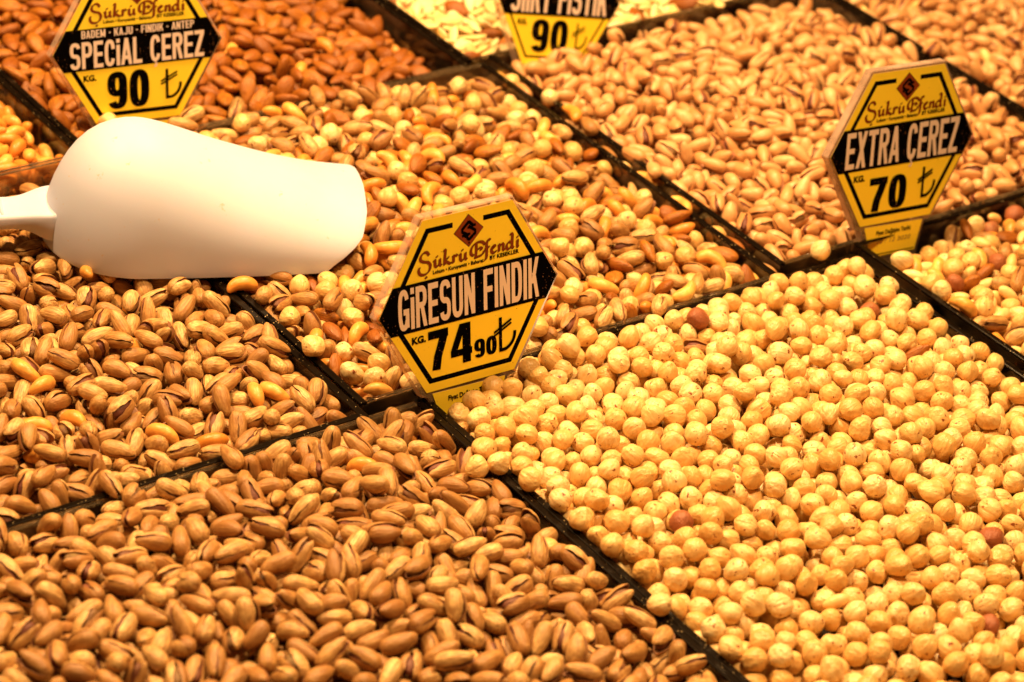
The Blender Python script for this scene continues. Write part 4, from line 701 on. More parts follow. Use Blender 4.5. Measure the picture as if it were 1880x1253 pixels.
35,15,16,2,654,140,63,37,78,19,0,535,100,79,17,60,22,1,682,139,18,70,18,21,3,526,147,58,98,55,23,1,462,119,78,85,68,19,0,494,145,29,75,84,21,0,621,148,77,62,86,18,3,817,112,89,23,37,22,0,471,140,11,78,44,16,2,489,118,21,27,
43,17,0,864,117,78,13,54,20,0,831,134,97,44,44,21,1,585,99,42,66,41,20,0,747,145,53,25,11,17,3,762,124,55,72,64,18,1,601,133,66,5,61,17,1,549,142,66,75,20,21,0,733,121,37,97,45,22,0,792,124,72,24,57,23,1,529,122,67,26,49,
20,0,578,123,9,47,22,18,1,699,120,31,44,89,19,2,856,140,63,40,96,16,0,838,156,66,52,16,19,6,689,143,69,38,5,23,0,650,142,56,85,25,18,1,504,133,61,27,47,17,4,814,124,90,35,68,23,2,704,132,60,90,64,19,0,760,138,46,64,59,18,
3,836,111,89,79,49,22,0,716,119,27,40,37,17,1,625,142,30,37,58,17,0,837,139,21,18,63,23,1,580,92,31,21,26,16,0,795,142,28,56,29,16,0,727,141,86,66,55,23,0,544,127,17,22,39,18,0,687,120,76,71,79,18,0,598,140,92,66,67,19,2,
588,118,19,62,79,19,], ),
 'FRR': ([
48,553,142,36,14,74,33,1,484,105,34,56,85,62,0,522,114,28,42,85,58,0,433,117,83,33,75,62,0,637,122,71,29,71,58,1,592,121,44,46,89,62,0,460,97,29,73,61,62,3,596,141,28,47,49,16,0,570,127,95,43,32,57,1,502,108,55,60,96,61,0,
551,117,42,59,76,40,1,443,106,53,28,89,34,3,461,123,56,32,95,58,1,489,121,7,29,60,37,1,698,92,10,41,42,38,3,474,108,19,30,68,57,1,579,92,3,55,42,57,1,509,138,49,1,57,2,3,453,91,61,38,14,60,0,661,125,49,48,25,60,1,582,133,
49,38,29,57,1,685,133,49,11,76,22,5,627,130,20,85,55,34,1,696,114,89,68,67,60,0,478,134,73,34,49,5,2,541,140,65,30,73,23,6,682,118,43,34,60,37,0,471,119,94,32,61,59,1,653,117,11,54,22,61,3,548,94,64,96,46,34,1,466,107,53,
46,55,32,2,522,135,21,46,52,58,1,514,120,48,64,97,63,12,701,116,18,51,40,57,2,628,143,43,35,84,20,1,656,122,51,86,27,33,4,559,124,36,96,58,61,1,538,116,84,69,79,61,2,605,126,76,78,21,42,1,683,111,3,57,46,57,8,616,135,20,38,
22,60,13,570,119,30,25,13,63,2,598,124,90,34,58,63,3,558,134,45,16,79,60,4,611,135,54,94,31,41,13,637,131,39,92,46,37,3,547,129,71,28,21,62,16,702,113,34,94,57,59,9,685,115,55,32,78,62,20,673,132,79,89,48,59,8,621,128,65,
33,7,61,6,712,128,41,69,11,46,0,656,117,60,73,33,56,12,728,107,53,10,57,57,28,656,116,28,57,17,58,2,699,107,21,57,36,33,7,677,123,51,54,47,47,9,661,129,70,55,60,57,16,729,119,54,7,72,56,2,703,110,35,87,24,37,], [
47,674,91,16,73,22,56,2,415,123,9,54,22,62,4,551,95,40,44,10,18,0,605,95,60,36,15,34,0,420,96,77,33,47,21,1,683,111,69,44,6,20,0,656,111,12,47,77,23,0,519,95,30,11,73,19,1,381,91,41,1,44,60,0,616,113,43,40,29,18,1,477,91,
3,46,47,59,2,372,106,39,55,66,43,0,659,89,48,33,4,61,0,581,109,7,36,58,4,1,621,137,30,29,35,18,1,391,100,95,57,34,37,2,525,128,1,54,59,3,3,632,93,90,29,37,44,0,557,131,55,2,37,43,0,384,114,89,57,40,60,2,443,134,42,29,77,21,
0,398,109,65,46,96,38,2,536,107,64,37,26,24,2,638,115,12,72,45,21,0,422,125,91,37,73,1,0,603,124,11,36,22,61,7,565,110,17,60,21,22,3,610,105,48,99,50,20,1,451,120,57,72,6,57,3,483,98,28,90,61,31,1,590,120,49,47,2,47,3,521,
98,59,74,8,19,2,607,136,32,46,3,27,0,537,117,19,27,81,23,2,490,114,29,62,44,39,1,396,99,43,72,30,60,1,412,115,93,65,44,47,0,559,140,43,65,80,16,1,425,129,28,37,90,19,1,627,118,82,69,77,31,2,571,118,51,5,64,57,1,667,104,73,
37,67,17,3,499,133,75,30,85,19,2,441,113,36,41,80,57,3,470,128,1,59,43,18,5,581,128,5,34,47,16,5,487,123,34,50,93,36,3,516,128,72,72,86,21,1,638,125,20,27,27,16,1,440,128,0,43,50,7,0,558,107,94,48,27,20,1,495,149,8,73,45,
29,3,457,111,40,16,84,22,3,541,126,92,49,52,16,3,696,119,14,64,56,16,5,654,139,39,53,65,19,3,519,132,25,76,16,38,0,629,144,77,9,58,17,0,671,120,46,98,56,20,3,508,121,40,96,38,63,5,550,110,74,47,46,17,1,578,135,1,49,59,6,1,
467,124,65,92,64,17,0,501,135,41,65,3,63,4,585,111,46,26,91,21,0,495,116,87,69,43,40,1,472,105,54,57,1,38,0,538,146,48,56,71,59,1,696,122,26,29,17,19,6,564,147,14,30,49,6,4,605,119,30,76,70,7,1,520,134,25,48,12,16,4,481,129,
72,93,55,18,1,564,115,64,67,74,30,0,503,120,36,53,32,60,1,589,140,25,53,22,18,7,671,130,40,53,1,19,0,619,137,48,17,26,31,1,551,136,46,52,58,23,10,509,130,73,79,75,0,3,640,129,65,57,24,4,1,589,128,66,62,79,19,0,728,96,56,14,
54,61,6,720,118,69,27,11,1,3,567,113,65,55,82,63,5,548,136,79,30,56,22,2,569,131,34,4,42,62,1,525,121,88,27,39,23,1,588,144,66,82,76,7,3,716,98,54,78,80,30,1,594,124,65,34,24,0,1,552,113,51,47,76,63,8,645,129,8,32,54,3,1,
610,147,29,48,48,23,0,675,124,86,31,38,23,10,699,116,42,41,21,2,0,587,137,21,76,59,20,2,628,131,92,59,64,44,11,723,121,55,24,91,22,16,593,109,98,38,49,42,3,607,124,23,21,65,59,0,634,128,26,83,51,42,3,717,108,94,52,70,30,12,
643,116,76,28,71,17,2,618,120,77,13,33,61,6,667,104,58,30,88,17,1,600,110,31,36,77,62,1,723,98,8,51,68,21,3,681,129,88,45,64,19,2,631,135,65,88,73,57,5,625,121,33,52,26,56,7,673,115,16,26,66,61,8,640,122,77,60,34,20,5,722,
122,5,70,43,31,1,689,111,21,74,30,61,7,710,103,99,46,51,19,4,668,119,47,47,60,41,11,694,115,44,96,49,23,2,724,108,12,59,37,63,22,678,115,13,17,51,58,19,722,109,48,56,73,19,7,698,109,20,24,21,21,], ),
 'ML': ([
241,66,136,4,59,60,7,27,103,130,68,15,19,5,4,57,134,85,80,65,5,11,92,145,79,58,61,0,6,61,136,81,52,18,4,12,192,136,52,43,3,5,3,167,143,47,66,10,7,2,55,137,36,9,71,7,5,129,144,69,86,70,2,6,154,125,38,46,38,37,10,198,126,43,
33,95,39,13,101,144,31,9,70,0,5,230,128,28,78,43,7,9,123,143,23,56,8,5,9,283,143,37,64,25,38,5,256,135,63,10,77,32,5,188,127,17,67,25,33,2,230,130,86,57,51,1,7,106,138,48,52,28,6,12,274,136,80,50,41,0,5,308,145,4,33,40,0,
2,372,129,98,53,54,1,5,207,147,60,51,30,3,2,276,151,43,4,61,6,2,117,133,75,58,69,2,7,160,150,58,31,5,5,2,72,131,62,59,92,6,6,396,133,78,26,18,7,3,98,135,26,47,84,5,2,212,145,63,53,38,4,11,326,142,13,26,51,6,0,52,132,56,58,
55,7,1,110,134,22,67,33,38,3,68,143,49,29,4,0,8,475,138,20,18,61,4,1,385,133,74,90,59,5,7,246,138,69,43,28,5,1,108,141,23,8,45,4,3,139,143,34,17,61,7,6,62,98,2,55,62,32,0,438,140,87,23,40,5,2,316,139,60,47,51,2,1,506,115,
80,81,60,36,2,198,131,55,87,23,7,3,23,150,80,76,71,0,1,420,113,56,47,1,35,1,54,135,40,4,66,6,4,79,132,63,91,26,39,0,287,148,89,23,48,6,2,222,134,57,64,95,5,5,484,136,50,8,24,1,6,269,133,71,55,52,0,2,533,135,50,60,98,6,1,97,
136,79,52,73,4,1,298,128,25,67,31,37,3,400,137,64,28,12,5,5,326,139,49,32,82,4,4,208,140,18,27,65,1,4,171,134,55,63,10,1,2,54,139,91,58,57,2,2,279,142,40,40,89,4,1,82,140,39,83,25,6,4,124,150,60,61,15,0,2,514,139,35,5,33,
6,0,245,136,96,39,38,6,2,434,141,29,53,6,38,13,577,137,80,32,26,2,3,364,139,29,93,44,5,4,434,144,13,18,55,4,1,92,138,41,48,55,7,2,493,132,52,97,65,5,3,385,119,41,82,20,32,7,58,134,26,27,83,1,4,205,135,65,59,49,5,1,286,130,
80,14,34,2,2,121,145,18,26,67,34,10,615,131,38,56,54,5,12,114,145,34,62,26,39,2,213,141,64,96,52,5,0,322,141,70,46,63,6,1,548,134,33,10,66,7,0,252,142,55,66,40,7,5,477,137,56,89,79,1,0,166,140,32,6,38,5,3,61,133,55,29,81,
2,6,360,148,20,47,59,7,3,87,147,71,67,81,6,18,307,146,88,49,27,2,8,97,143,67,35,9,1,5,197,145,46,62,37,2,1,56,101,71,7,57,33,1,55,125,77,63,34,2,33,326,146,47,31,95,35,], [
151,69,95,58,77,85,6,8,56,135,18,48,69,2,4,52,112,49,65,4,3,23,81,114,19,15,57,2,0,129,114,23,8,43,5,1,61,95,80,54,54,7,4,56,133,80,29,47,1,1,24,149,30,79,25,7,4,52,112,51,53,1,1,7,83,106,26,12,66,2,10,106,116,49,2,58,7,2,
183,119,6,56,36,5,1,126,112,58,42,46,7,1,58,132,88,27,40,5,1,154,112,37,44,84,6,1,61,94,18,27,64,6,2,84,125,97,41,55,7,6,59,114,23,83,35,5,3,188,101,86,74,72,3,6,214,112,26,41,89,7,0,93,113,55,74,17,0,6,234,124,12,48,42,1,
0,62,98,41,64,17,5,0,133,111,6,72,59,6,2,166,115,36,96,58,7,2,237,104,62,43,45,3,3,119,126,16,46,57,0,1,179,96,24,22,79,0,4,88,105,67,85,27,4,0,50,117,64,60,41,2,2,194,108,47,10,24,5,1,218,96,11,40,62,4,1,149,120,37,25,9,
2,2,137,137,96,57,38,7,1,264,115,92,57,49,5,3,63,96,83,18,36,7,0,184,126,13,78,56,3,0,218,121,36,94,57,0,1,121,109,19,81,29,0,6,244,111,46,11,57,38,0,70,116,68,57,52,3,6,163,103,75,39,63,0,3,270,127,38,65,5,37,1,165,128,1,
41,55,2,1,188,115,71,87,72,3,1,214,109,17,38,51,7,1,280,98,65,59,57,7,2,90,111,10,66,48,2,1,304,96,62,11,23,0,0,239,125,28,24,77,7,1,131,116,90,59,47,0,2,318,122,71,93,60,7,1,208,132,53,42,70,5,1,77,128,86,45,39,6,0,51,98,
88,55,37,2,2,71,94,85,48,39,2,0,111,105,8,36,34,2,2,57,116,22,39,83,7,3,175,97,53,93,27,4,1,106,131,81,38,53,4,1,290,111,5,66,51,4,0,153,103,32,43,4,6,1,263,117,20,24,80,7,2,222,98,44,88,19,1,2,186,115,78,25,27,2,2,331,121,
75,76,78,3,2,86,115,31,18,76,4,1,128,124,96,59,39,6,3,392,120,76,68,45,5,0,271,136,49,94,71,5,1,298,119,11,77,36,7,2,223,119,85,55,56,7,1,357,114,72,52,28,3,1,232,136,26,43,71,2,0,56,118,40,81,34,4,4,255,118,52,51,10,5,0,
61,97,63,57,85,2,0,174,131,19,68,24,5,3,291,96,36,23,82,6,2,61,135,82,38,70,2,0,88,128,46,36,3,6,2,110,115,91,66,60,7,1,176,112,77,38,47,3,0,342,128,31,91,70,5,0,317,115,29,25,82,2,2,130,137,19,23,58,0,0,238,104,31,72,89,
0,4,289,133,45,7,25,2,2,50,144,26,43,91,4,2,57,115,23,36,83,7,0,76,141,74,34,80,2,1,283,111,57,23,89,7,3,384,110,63,59,54,0,1,364,117,97,56,54,1,0,261,130,50,64,7,6,1,254,103,9,72,68,2,1,406,121,43,65,7,4,0,340,117,8,36,38,
5,1,313,131,26,45,86,5,1,63,91,46,55,13,36,0,380,132,64,8,36,1,2,174,131,26,65,14,5,0,455,110,32,25,88,1,1,198,116,69,48,16,0,1,103,129,51,64,95,7,0,146,127,44,24,8,5,7,250,120,20,74,19,3,1,54,135,95,31,56,5,3,300,113,7,45,
49,3,0,167,116,52,64,4,0,0,372,100,60,63,4,7,1,50,111,37,56,97,6,0,105,108,61,72,87,1,4,275,121,9,43,45,3,0,234,109,56,11,79,6,1,392,117,59,74,82,0,0,330,118,47,68,79,1,0,412,132,83,85,51,7,2,154,138,21,75,20,3,0,355,126,
20,70,21,0,1,299,134,21,77,33,5,2,473,118,65,75,81,4,2,81,99,37,44,97,7,0,125,117,8,48,70,7,0,435,113,48,53,7,6,1,61,135,20,59,55,1,1,410,103,42,93,65,6,0,194,107,49,11,21,5,0,89,124,24,63,73,0,2,217,113,31,58,59,3,6,140,
130,42,38,37,0,0,469,102,69,20,41,0,2,265,107,94,52,46,5,0,323,114,51,45,10,5,1,176,124,80,18,35,0,1,246,116,46,16,84,0,0,430,130,45,1,45,2,1,58,120,64,67,21,7,2,332,136,28,83,25,5,0,495,123,87,73,64,1,1,292,121,33,64,25,
1,1,352,117,55,78,9,7,3,390,117,11,54,46,7,0,112,112,95,55,47,7,0,409,130,50,98,58,7,2,522,116,57,34,4,6,0,210,124,74,60,80,5,0,185,143,82,77,34,3,1,142,116,24,72,26,1,0,374,107,57,45,44,2,1,473,116,28,47,79,3,2,232,142,21,
46,53,4,3,443,113,82,50,36,1,1,51,129,73,29,83,6,2,71,111,19,59,48,7,0,244,128,21,69,38,2,0,452,137,37,55,37,5,2,320,133,30,84,29,6,0,169,125,64,23,78,5,0,290,136,43,46,1,0,0,494,99,61,73,92,7,2,98,117,92,69,49,4,0,287,108,
76,90,58,3,1,257,113,47,9,21,3,0,548,111,12,51,54,5,2,414,113,33,89,29,0,1,168,99,36,16,84,1,0,427,137,53,22,87,2,3,191,117,56,48,90,3,1,150,132,67,52,64,7,0,471,134,36,14,80,2,0,567,128,72,29,17,4,2,351,124,16,32,81,4,1,
133,117,71,9,36,6,1,389,108,49,69,20,4,0,306,121,52,96,49,6,1,181,137,7,74,44,4,1,272,125,44,77,90,6,1,123,98,54,6,27,5,0,478,118,84,36,39,2,1,254,136,78,56,89,5,2,233,109,41,29,92,4,0,373,127,29,68,9,2,1,444,119,41,37,87,
5,1,277,150,64,12,37,6,1,214,96,32,57,37,3,0,506,108,83,47,43,2,0,91,115,11,24,55,6,2,547,96,53,89,79,0,1,59,112,33,83,32,4,0,495,125,46,20,88,0,1,233,129,94,66,44,6,2,164,116,82,45,36,1,0,570,113,78,77,72,5,0,196,128,53,
87,64,2,1,539,121,38,86,27,1,0,123,122,73,31,11,3,2,290,115,49,79,15,0,0,409,118,74,38,19,0,1,355,117,68,8,31,0,4,596,123,34,40,88,4,0,513,125,3,55,47,2,2,450,122,80,28,81,6,0,258,116,63,87,20,4,1,149,130,43,93,29,0,2,75,
126,56,40,92,7,0,181,124,39,76,84,3,1,215,131,63,74,9,7,0,628,113,51,54,91,4,3,489,97,71,77,76,7,1,348,131,32,53,62,7,0,288,141,60,12,40,1,0,332,106,77,60,23,6,1,412,132,29,60,68,7,0,527,133,61,88,79,0,1,97,116,56,56,18,2,
0,392,113,38,65,10,2,3,274,125,68,86,49,7,0,113,95,26,67,30,7,1,573,118,72,11,44,1,1,472,116,17,62,48,1,0,685,106,20,53,58,5,1,312,119,79,81,62,3,3,360,109,82,20,28,2,0,594,98,51,52,40,7,0,642,122,55,29,27,6,1,52,112,91,63,
37,2,3,444,115,6,39,66,3,1,161,144,21,59,30,7,1,184,107,65,51,53,4,0,386,128,35,70,18,0,0,600,116,74,53,39,1,2,610,96,61,97,54,4,0,456,96,16,62,45,4,1,366,141,31,52,58,3,0,144,122,85,52,17,3,1,555,123,23,53,82,7,0,176,125,
9,25,55,3,0,210,115,71,32,26,6,1,627,108,84,39,46,7,1,664,108,52,33,60,6,0,291,123,79,10,58,4,0,330,127,51,54,43,0,1,463,129,18,57,56,5,0,244,126,43,63,27,0,0,81,112,73,33,20,5,2,110,124,34,49,56,1,1,517,124,32,49,7,6,0,350,
118,60,59,16,6,3,130,135,78,66,46,6,2,494,117,34,70,12,3,0,405,114,26,79,81,1,0,433,130,15,69,37,7,3,576,115,59,65,37,3,0,372,113,60,66,92,4,1,56,117,29,7,52,0,0,648,112,16,45,76,0,1,167,140,51,43,18,7,0,611,124,18,18,67,
3,0,349,138,63,14,21,2,1,61,95,57,42,13,0,0,684,100,20,82,37,1,0,467,109,30,74,24,7,0,541,106,13,57,56,6,2,277,113,14,83,45,3,0,129,112,20,51,52,1,2,172,112,43,82,44,3,1,238,137,61,76,54,4,0,510,99,31,16,66,6,3,598,107,21,
57,15,0,0,556,123,16,80,46,5,3,82,119,34,48,72,6,1,443,127,89,28,69,0,0,346,119,62,60,72,0,1,506,131,9,71,35,5,0,303,114,65,51,3,1,0,201,117,99,55,52,7,2,225,119,38,20,86,6,1,617,115,57,32,21,3,0,470,139,26,91,39,0,2,459,
99,25,17,61,3,0,393,116,89,60,56,1,0,669,113,12,68,31,1,1,481,118,27,15,73,6,1,109,126,61,36,23,6,1,55,96,55,55,67,7,0,647,101,91,69,45,7,1,154,118,39,68,8,4,0,370,130,75,41,33,0,0,260,119,68,57,55,4,1,415,110,47,67,49,0,
2,523,116,38,17,85,0,0,56,117,63,53,37,7,1,139,135,94,61,44,2,1,692,103,77,40,41,7,0,568,130,23,32,77,2,3,335,127,70,12,25,1,0,162,98,63,21,19,7,1,395,136,8,34,70,7,1,595,108,65,29,28,5,1,306,138,69,11,53,7,0,421,128,45,10,
21,5,0,196,145,16,54,67,6,0,544,110,38,19,78,7,2,73,121,74,88,45,4,0,445,114,5,66,49,5,0,138,112,65,7,43,0,0,279,124,14,58,39,4,2,103,117,72,22,36,3,0,494,114,19,69,42,0,1,636,106,27,68,14,4,3,541,131,31,88,26,1,0,607,126,
33,70,24,0,1,459,129,37,67,31,2,1,213,122,32,71,17,3,0,61,134,28,75,13,2,1,428,95,61,77,81,2,2,679,88,8,53,33,3,1,184,126,73,9,36,2,0,356,115,31,44,55,2,0,663,105,48,58,36,0,0,113,131,46,22,88,6,2,400,113,24,92,51,5,1,147,
151,2,43,46,7,0,225,141,20,39,72,2,0,289,135,14,64,19,2,0,571,117,71,24,20,1,1,166,140,46,90,22,0,2,160,118,7,49,29,7,1,469,115,30,88,39,4,0,316,132,9,68,30,2,1,90,116,8,26,53,5,1,135,135,77,90,43,3,0,647,121,4,42,54,5,1,
517,113,48,86,81,4,1,628,89,5,30,55,32,0,54,113,3,58,43,6,2,292,112,37,81,15,2,0,694,100,58,43,41,2,1,347,129,17,20,37,2,1,246,118,92,70,47,0,1,661,86,49,21,90,2,1,541,111,81,43,40,1,0,73,145,9,38,72,3,1,273,106,62,4,54,7,
1,537,134,48,20,82,7,2,200,112,77,13,55,0,0,416,124,90,39,31,3,0,600,120,15,47,69,2,2,495,110,60,10,22,1,1,444,139,49,54,9,3,1,440,118,16,72,45,4,0,513,138,97,50,51,7,0,77,110,35,92,44,3,1,567,107,67,45,16,2,1,326,128,25,
88,41,0,0,373,111,91,46,58,2,1,239,135,13,17,55,1,0,223,116,1,48,58,2,0,155,113,48,39,86,0,3,367,133,90,38,56,2,0,671,107,38,8,34,4,0,631,113,50,27,6,5,0,309,95,27,16,76,7,1,553,123,10,76,56,4,1,469,124,61,64,81,6,1,395,132,
14,17,40,1,0,101,110,66,22,12,2,0,183,133,70,16,80,1,1,123,132,20,29,69,4,1,275,117,18,35,76,7,1,195,100,13,32,66,4,1,350,117,88,46,45,1,0,689,115,90,22,48,3,1,55,122,53,87,62,6,1,272,142,47,60,51,1,0,434,131,66,25,19,1,0,
69,135,4,59,34,3,0,160,128,74,83,46,2,1,246,114,70,56,11,1,3,594,127,48,66,5,2,0,91,135,94,33,63,5,1,523,121,13,45,49,7,1,576,105,30,81,49,7,2,452,104,65,81,43,5,2,424,115,83,70,60,6,0,299,137,4,36,61,4,0,321,117,41,58,33,
7,0,480,116,20,12,61,5,0,531,103,89,53,53,3,1,203,119,95,37,53,1,2,502,131,44,93,72,5,0,390,115,37,16,82,6,1,563,122,54,78,19,4,1,654,91,39,96,40,2,2,134,143,18,11,49,5,0,232,133,35,43,47,4,1,663,118,95,54,51,1,0,618,100,
85,65,39,5,2,398,132,65,93,62,1,0,281,120,86,70,75,1,0,456,130,68,40,94,5,1,431,142,30,85,22,2,1,344,130,72,59,74,1,1,620,123,88,31,34,2,0,100,130,62,84,80,2,1,679,104,18,50,58,4,0,586,115,25,16,73,0,1,372,132,41,55,55,4,
0,125,121,61,65,4,5,0,468,102,19,42,29,1,1,244,116,28,19,75,2,1,186,141,30,48,95,7,0,356,113,32,58,27,4,1,550,114,74,9,43,7,1,285,143,23,32,76,6,1,50,119,55,32,3,7,2,416,132,43,30,42,0,1,320,121,14,76,28,7,0,256,139,68,92,
49,4,2,488,129,22,75,81,2,1,526,120,87,66,25,1,1,206,112,33,71,20,4,0,554,134,56,62,72,5,0,71,127,54,34,3,7,1,207,134,23,72,37,5,1,434,120,47,92,61,0,3,335,140,26,39,74,5,1,451,106,41,91,68,4,1,621,127,41,52,94,0,2,117,136,
24,83,62,3,1,397,129,13,20,61,7,0,143,131,73,91,53,3,0,479,110,17,14,41,0,1,455,135,52,58,29,7,0,582,117,41,78,77,2,0,655,109,41,38,28,6,0,174,136,84,81,59,7,1,362,126,58,17,58,6,0,165,114,51,55,14,32,1,279,121,13,63,56,7,
3,678,114,55,89,79,5,2,607,111,49,13,17,2,1,70,110,40,81,13,6,2,467,125,39,4,61,2,0,299,119,60,50,40,1,0,239,135,57,38,2,5,0,340,119,56,39,58,1,1,537,127,46,22,89,7,0,250,120,69,63,93,4,1,557,112,66,13,25,1,0,323,128,15,35,
44,3,0,695,93,87,59,24,2,1,221,117,26,84,24,5,0,627,119,51,80,83,3,0,432,117,48,51,5,6,1,507,126,72,31,13,5,1,404,113,24,83,24,3,0,118,120,78,33,23,1,1,153,119,59,55,74,3,1,219,142,43,27,67,7,0,185,123,53,56,81,3,0,270,134,
29,78,51,3,2,586,105,79,27,76,1,0,483,108,30,26,25,2,0,377,123,85,79,34,3,0,88,128,81,80,63,3,], ),
 'MM': ([
0,596,153,39,32,28,20,6,371,150,91,30,44,0,32,145,152,76,8,51,22,10,505,110,70,84,64,41,1,399,148,40,36,93,36,2,113,134,52,73,16,43,0,513,146,56,17,64,21,3,642,114,11,31,27,35,1,336,137,59,55,97,43,1,626,134,36,48,26,41,1,
463,135,31,43,4,1,0,324,115,33,63,6,36,0,54,116,33,43,61,7,1,106,117,96,62,62,42,2,275,122,37,38,95,44,1,386,135,57,1,51,33,0,229,138,62,21,22,16,0,595,121,42,50,57,44,0,93,136,44,6,55,22,0,78,114,48,11,80,39,1,111,99,99,
51,47,33,1,137,122,45,63,55,32,0,172,138,11,36,65,34,0,400,95,16,36,61,34,1,554,137,12,64,78,33,2,585,152,44,52,69,33,6,54,129,54,8,72,38,1,348,138,25,23,78,35,4,336,128,62,75,84,35,1,429,152,52,22,32,22,0,70,139,74,71,25,
22,8,58,106,95,68,53,45,0,591,105,41,55,4,36,2,176,140,80,12,43,40,1,604,130,97,56,44,36,0,727,153,15,75,40,23,1,592,138,51,72,7,45,1,307,143,69,95,47,4,0,112,117,22,60,36,34,4,387,127,46,89,24,34,0,361,145,30,59,82,35,0,
254,141,28,24,83,2,4,424,130,11,36,47,36,1,93,138,74,81,78,21,1,170,127,25,30,64,42,0,119,138,94,38,35,2,0,397,147,37,57,87,47,5,666,128,16,27,51,47,0,221,133,22,16,71,44,1,52,113,43,57,2,40,3,584,146,70,72,67,44,0,491,142,
21,19,41,6,5,161,134,40,80,13,36,2,444,138,82,61,40,44,0,221,154,92,64,56,2,0,53,132,10,51,21,18,11,192,140,37,49,3,22,0,207,114,47,4,65,38,1,282,133,18,19,60,44,0,311,149,18,23,32,17,0,599,138,70,14,29,45,1,146,139,74,8,
60,44,1,505,142,79,29,17,46,0,53,96,57,97,59,7,3,376,124,41,89,24,34,1,581,139,62,52,68,38,5,137,130,86,72,54,34,0,333,109,30,11,72,38,2,57,111,37,49,4,32,0,60,141,76,12,42,5,1,344,146,25,11,64,39,4,544,143,66,96,56,43,0,
198,155,21,65,17,1,2,472,158,26,61,76,17,1,176,128,39,51,14,45,1,58,119,46,59,68,39,0,230,151,70,5,41,17,3,365,156,43,89,22,17,3,78,137,52,68,19,35,1,142,148,32,41,93,5,0,309,142,73,34,46,4,1,258,138,18,34,69,35,0,342,154,
14,44,71,34,0,181,138,13,26,69,33,2,512,131,12,80,46,34,0,621,150,45,35,10,17,4,52,141,54,97,39,6,1,586,145,66,94,63,40,1,57,93,66,96,48,44,3,515,150,43,29,94,37,1,242,132,22,35,48,32,2,329,143,37,43,9,37,5,414,157,0,51,53,
1,1,685,150,67,48,35,2,0,266,134,50,96,48,34,0,184,145,48,2,44,22,3,320,150,31,48,77,35,1,51,109,2,47,58,6,2,227,153,11,57,37,20,0,133,142,24,20,53,39,3,534,136,7,26,57,36,5,561,147,24,42,86,46,1,356,124,54,55,30,38,2,289,
119,6,63,42,34,0,185,123,21,35,76,35,2,43,144,6,30,64,39,6,194,151,36,83,26,33,1,130,140,69,70,81,5,0,281,161,39,36,75,34,2,539,143,62,51,75,45,1,471,153,42,85,16,34,3,167,144,20,78,72,23,1,99,139,54,43,48,40,2,57,93,94,69,
50,40,0,383,150,18,25,50,38,1,438,130,7,69,64,39,9,138,153,29,38,81,1,1,632,120,30,66,7,37,0,328,140,5,37,42,37,1,69,140,7,41,61,32,6,544,156,3,34,46,34,6,392,125,74,92,52,34,1,281,163,37,2,59,36,0,236,161,33,42,49,4,2,50,
114,28,42,44,6,0,278,146,13,18,42,38,2,348,159,50,98,39,36,1,530,155,18,84,62,22,1,439,158,95,32,53,47,3,632,137,38,49,56,41,3,197,148,74,36,8,5,0,424,142,26,79,18,34,3,89,144,25,44,73,32,1,379,137,55,3,66,36,1,574,128,17,
58,72,39,0,175,122,62,58,3,37,1,471,146,76,9,58,36,5,233,144,47,56,59,45,1,386,159,33,95,62,45,3,365,161,39,96,59,43,4,265,155,43,72,24,47,4,527,148,7,39,64,39,1,168,150,40,74,58,21,4,470,155,29,73,20,35,9,403,144,31,81,23,
36,3,282,163,63,94,65,17,4,100,142,35,66,78,22,0,553,158,68,56,83,6,3,47,99,59,77,11,38,1,525,151,39,91,73,40,0,325,142,53,18,84,32,0,133,141,45,71,10,37,0,147,121,77,14,69,33,5,378,166,23,23,34,16,3,396,154,11,75,68,41,3,
206,162,51,39,21,20,1,427,154,23,45,34,36,3,121,143,12,66,77,5,4,676,138,57,11,75,34,4,253,165,37,46,61,44,1,380,149,19,80,51,33,12,360,151,16,31,52,39,0,112,137,36,81,29,34,0,188,135,58,44,76,38,2,515,134,88,28,66,36,2,569,
157,37,31,66,22,2,658,145,38,66,26,32,2,391,165,17,13,58,41,1,320,161,16,32,66,37,5,276,171,61,51,93,1,1,121,136,60,32,15,43,7,477,145,41,45,66,37,4,464,162,50,33,85,35,1,118,114,8,38,74,39,2,246,133,19,54,38,33,4,608,143,
16,66,74,45,1,370,161,52,59,4,32,4,179,158,91,32,61,19,2,201,152,51,92,63,40,4,116,118,17,53,12,37,4,131,141,15,56,45,3,0,567,159,15,56,31,2,3,622,146,9,74,40,45,0,415,145,22,13,63,39,2,520,163,16,39,48,5,0,168,144,1,48,43,
4,0,433,170,45,65,5,41,3,442,157,2,37,52,37,2,428,139,16,83,43,36,4,412,158,55,58,85,43,1,292,153,7,55,32,37,1,240,144,32,5,59,37,1,474,147,33,21,68,39,2,353,159,39,81,15,17,10,55,138,12,33,52,6,1,689,148,85,84,47,46,5,397,
156,28,66,18,39,2,448,161,33,37,90,32,4,510,148,62,59,35,44,5,624,127,52,95,41,36,3,339,165,59,98,49,23,1,153,148,83,31,28,4,1,292,156,22,54,50,44,2,268,160,8,56,27,7,0,377,159,45,47,61,39,1,231,152,8,48,49,32,4,189,162,68,
80,30,16,2,407,167,20,70,30,2,1,130,121,14,73,57,35,6,49,131,77,63,20,43,3,345,145,4,36,57,35,8,116,136,37,60,33,32,5,537,145,16,52,52,34,7,162,140,58,49,76,5,0,552,143,20,67,75,38,1,576,152,18,39,74,40,1,510,142,4,63,39,
37,3,46,129,12,63,71,39,2,680,147,53,53,9,44,2,337,157,26,25,76,37,4,364,130,12,28,47,39,0,195,145,33,76,60,20,5,132,132,46,39,7,47,1,352,134,35,78,48,34,8,463,155,22,47,64,47,3,93,135,32,27,49,36,3,256,142,21,47,21,37,2,
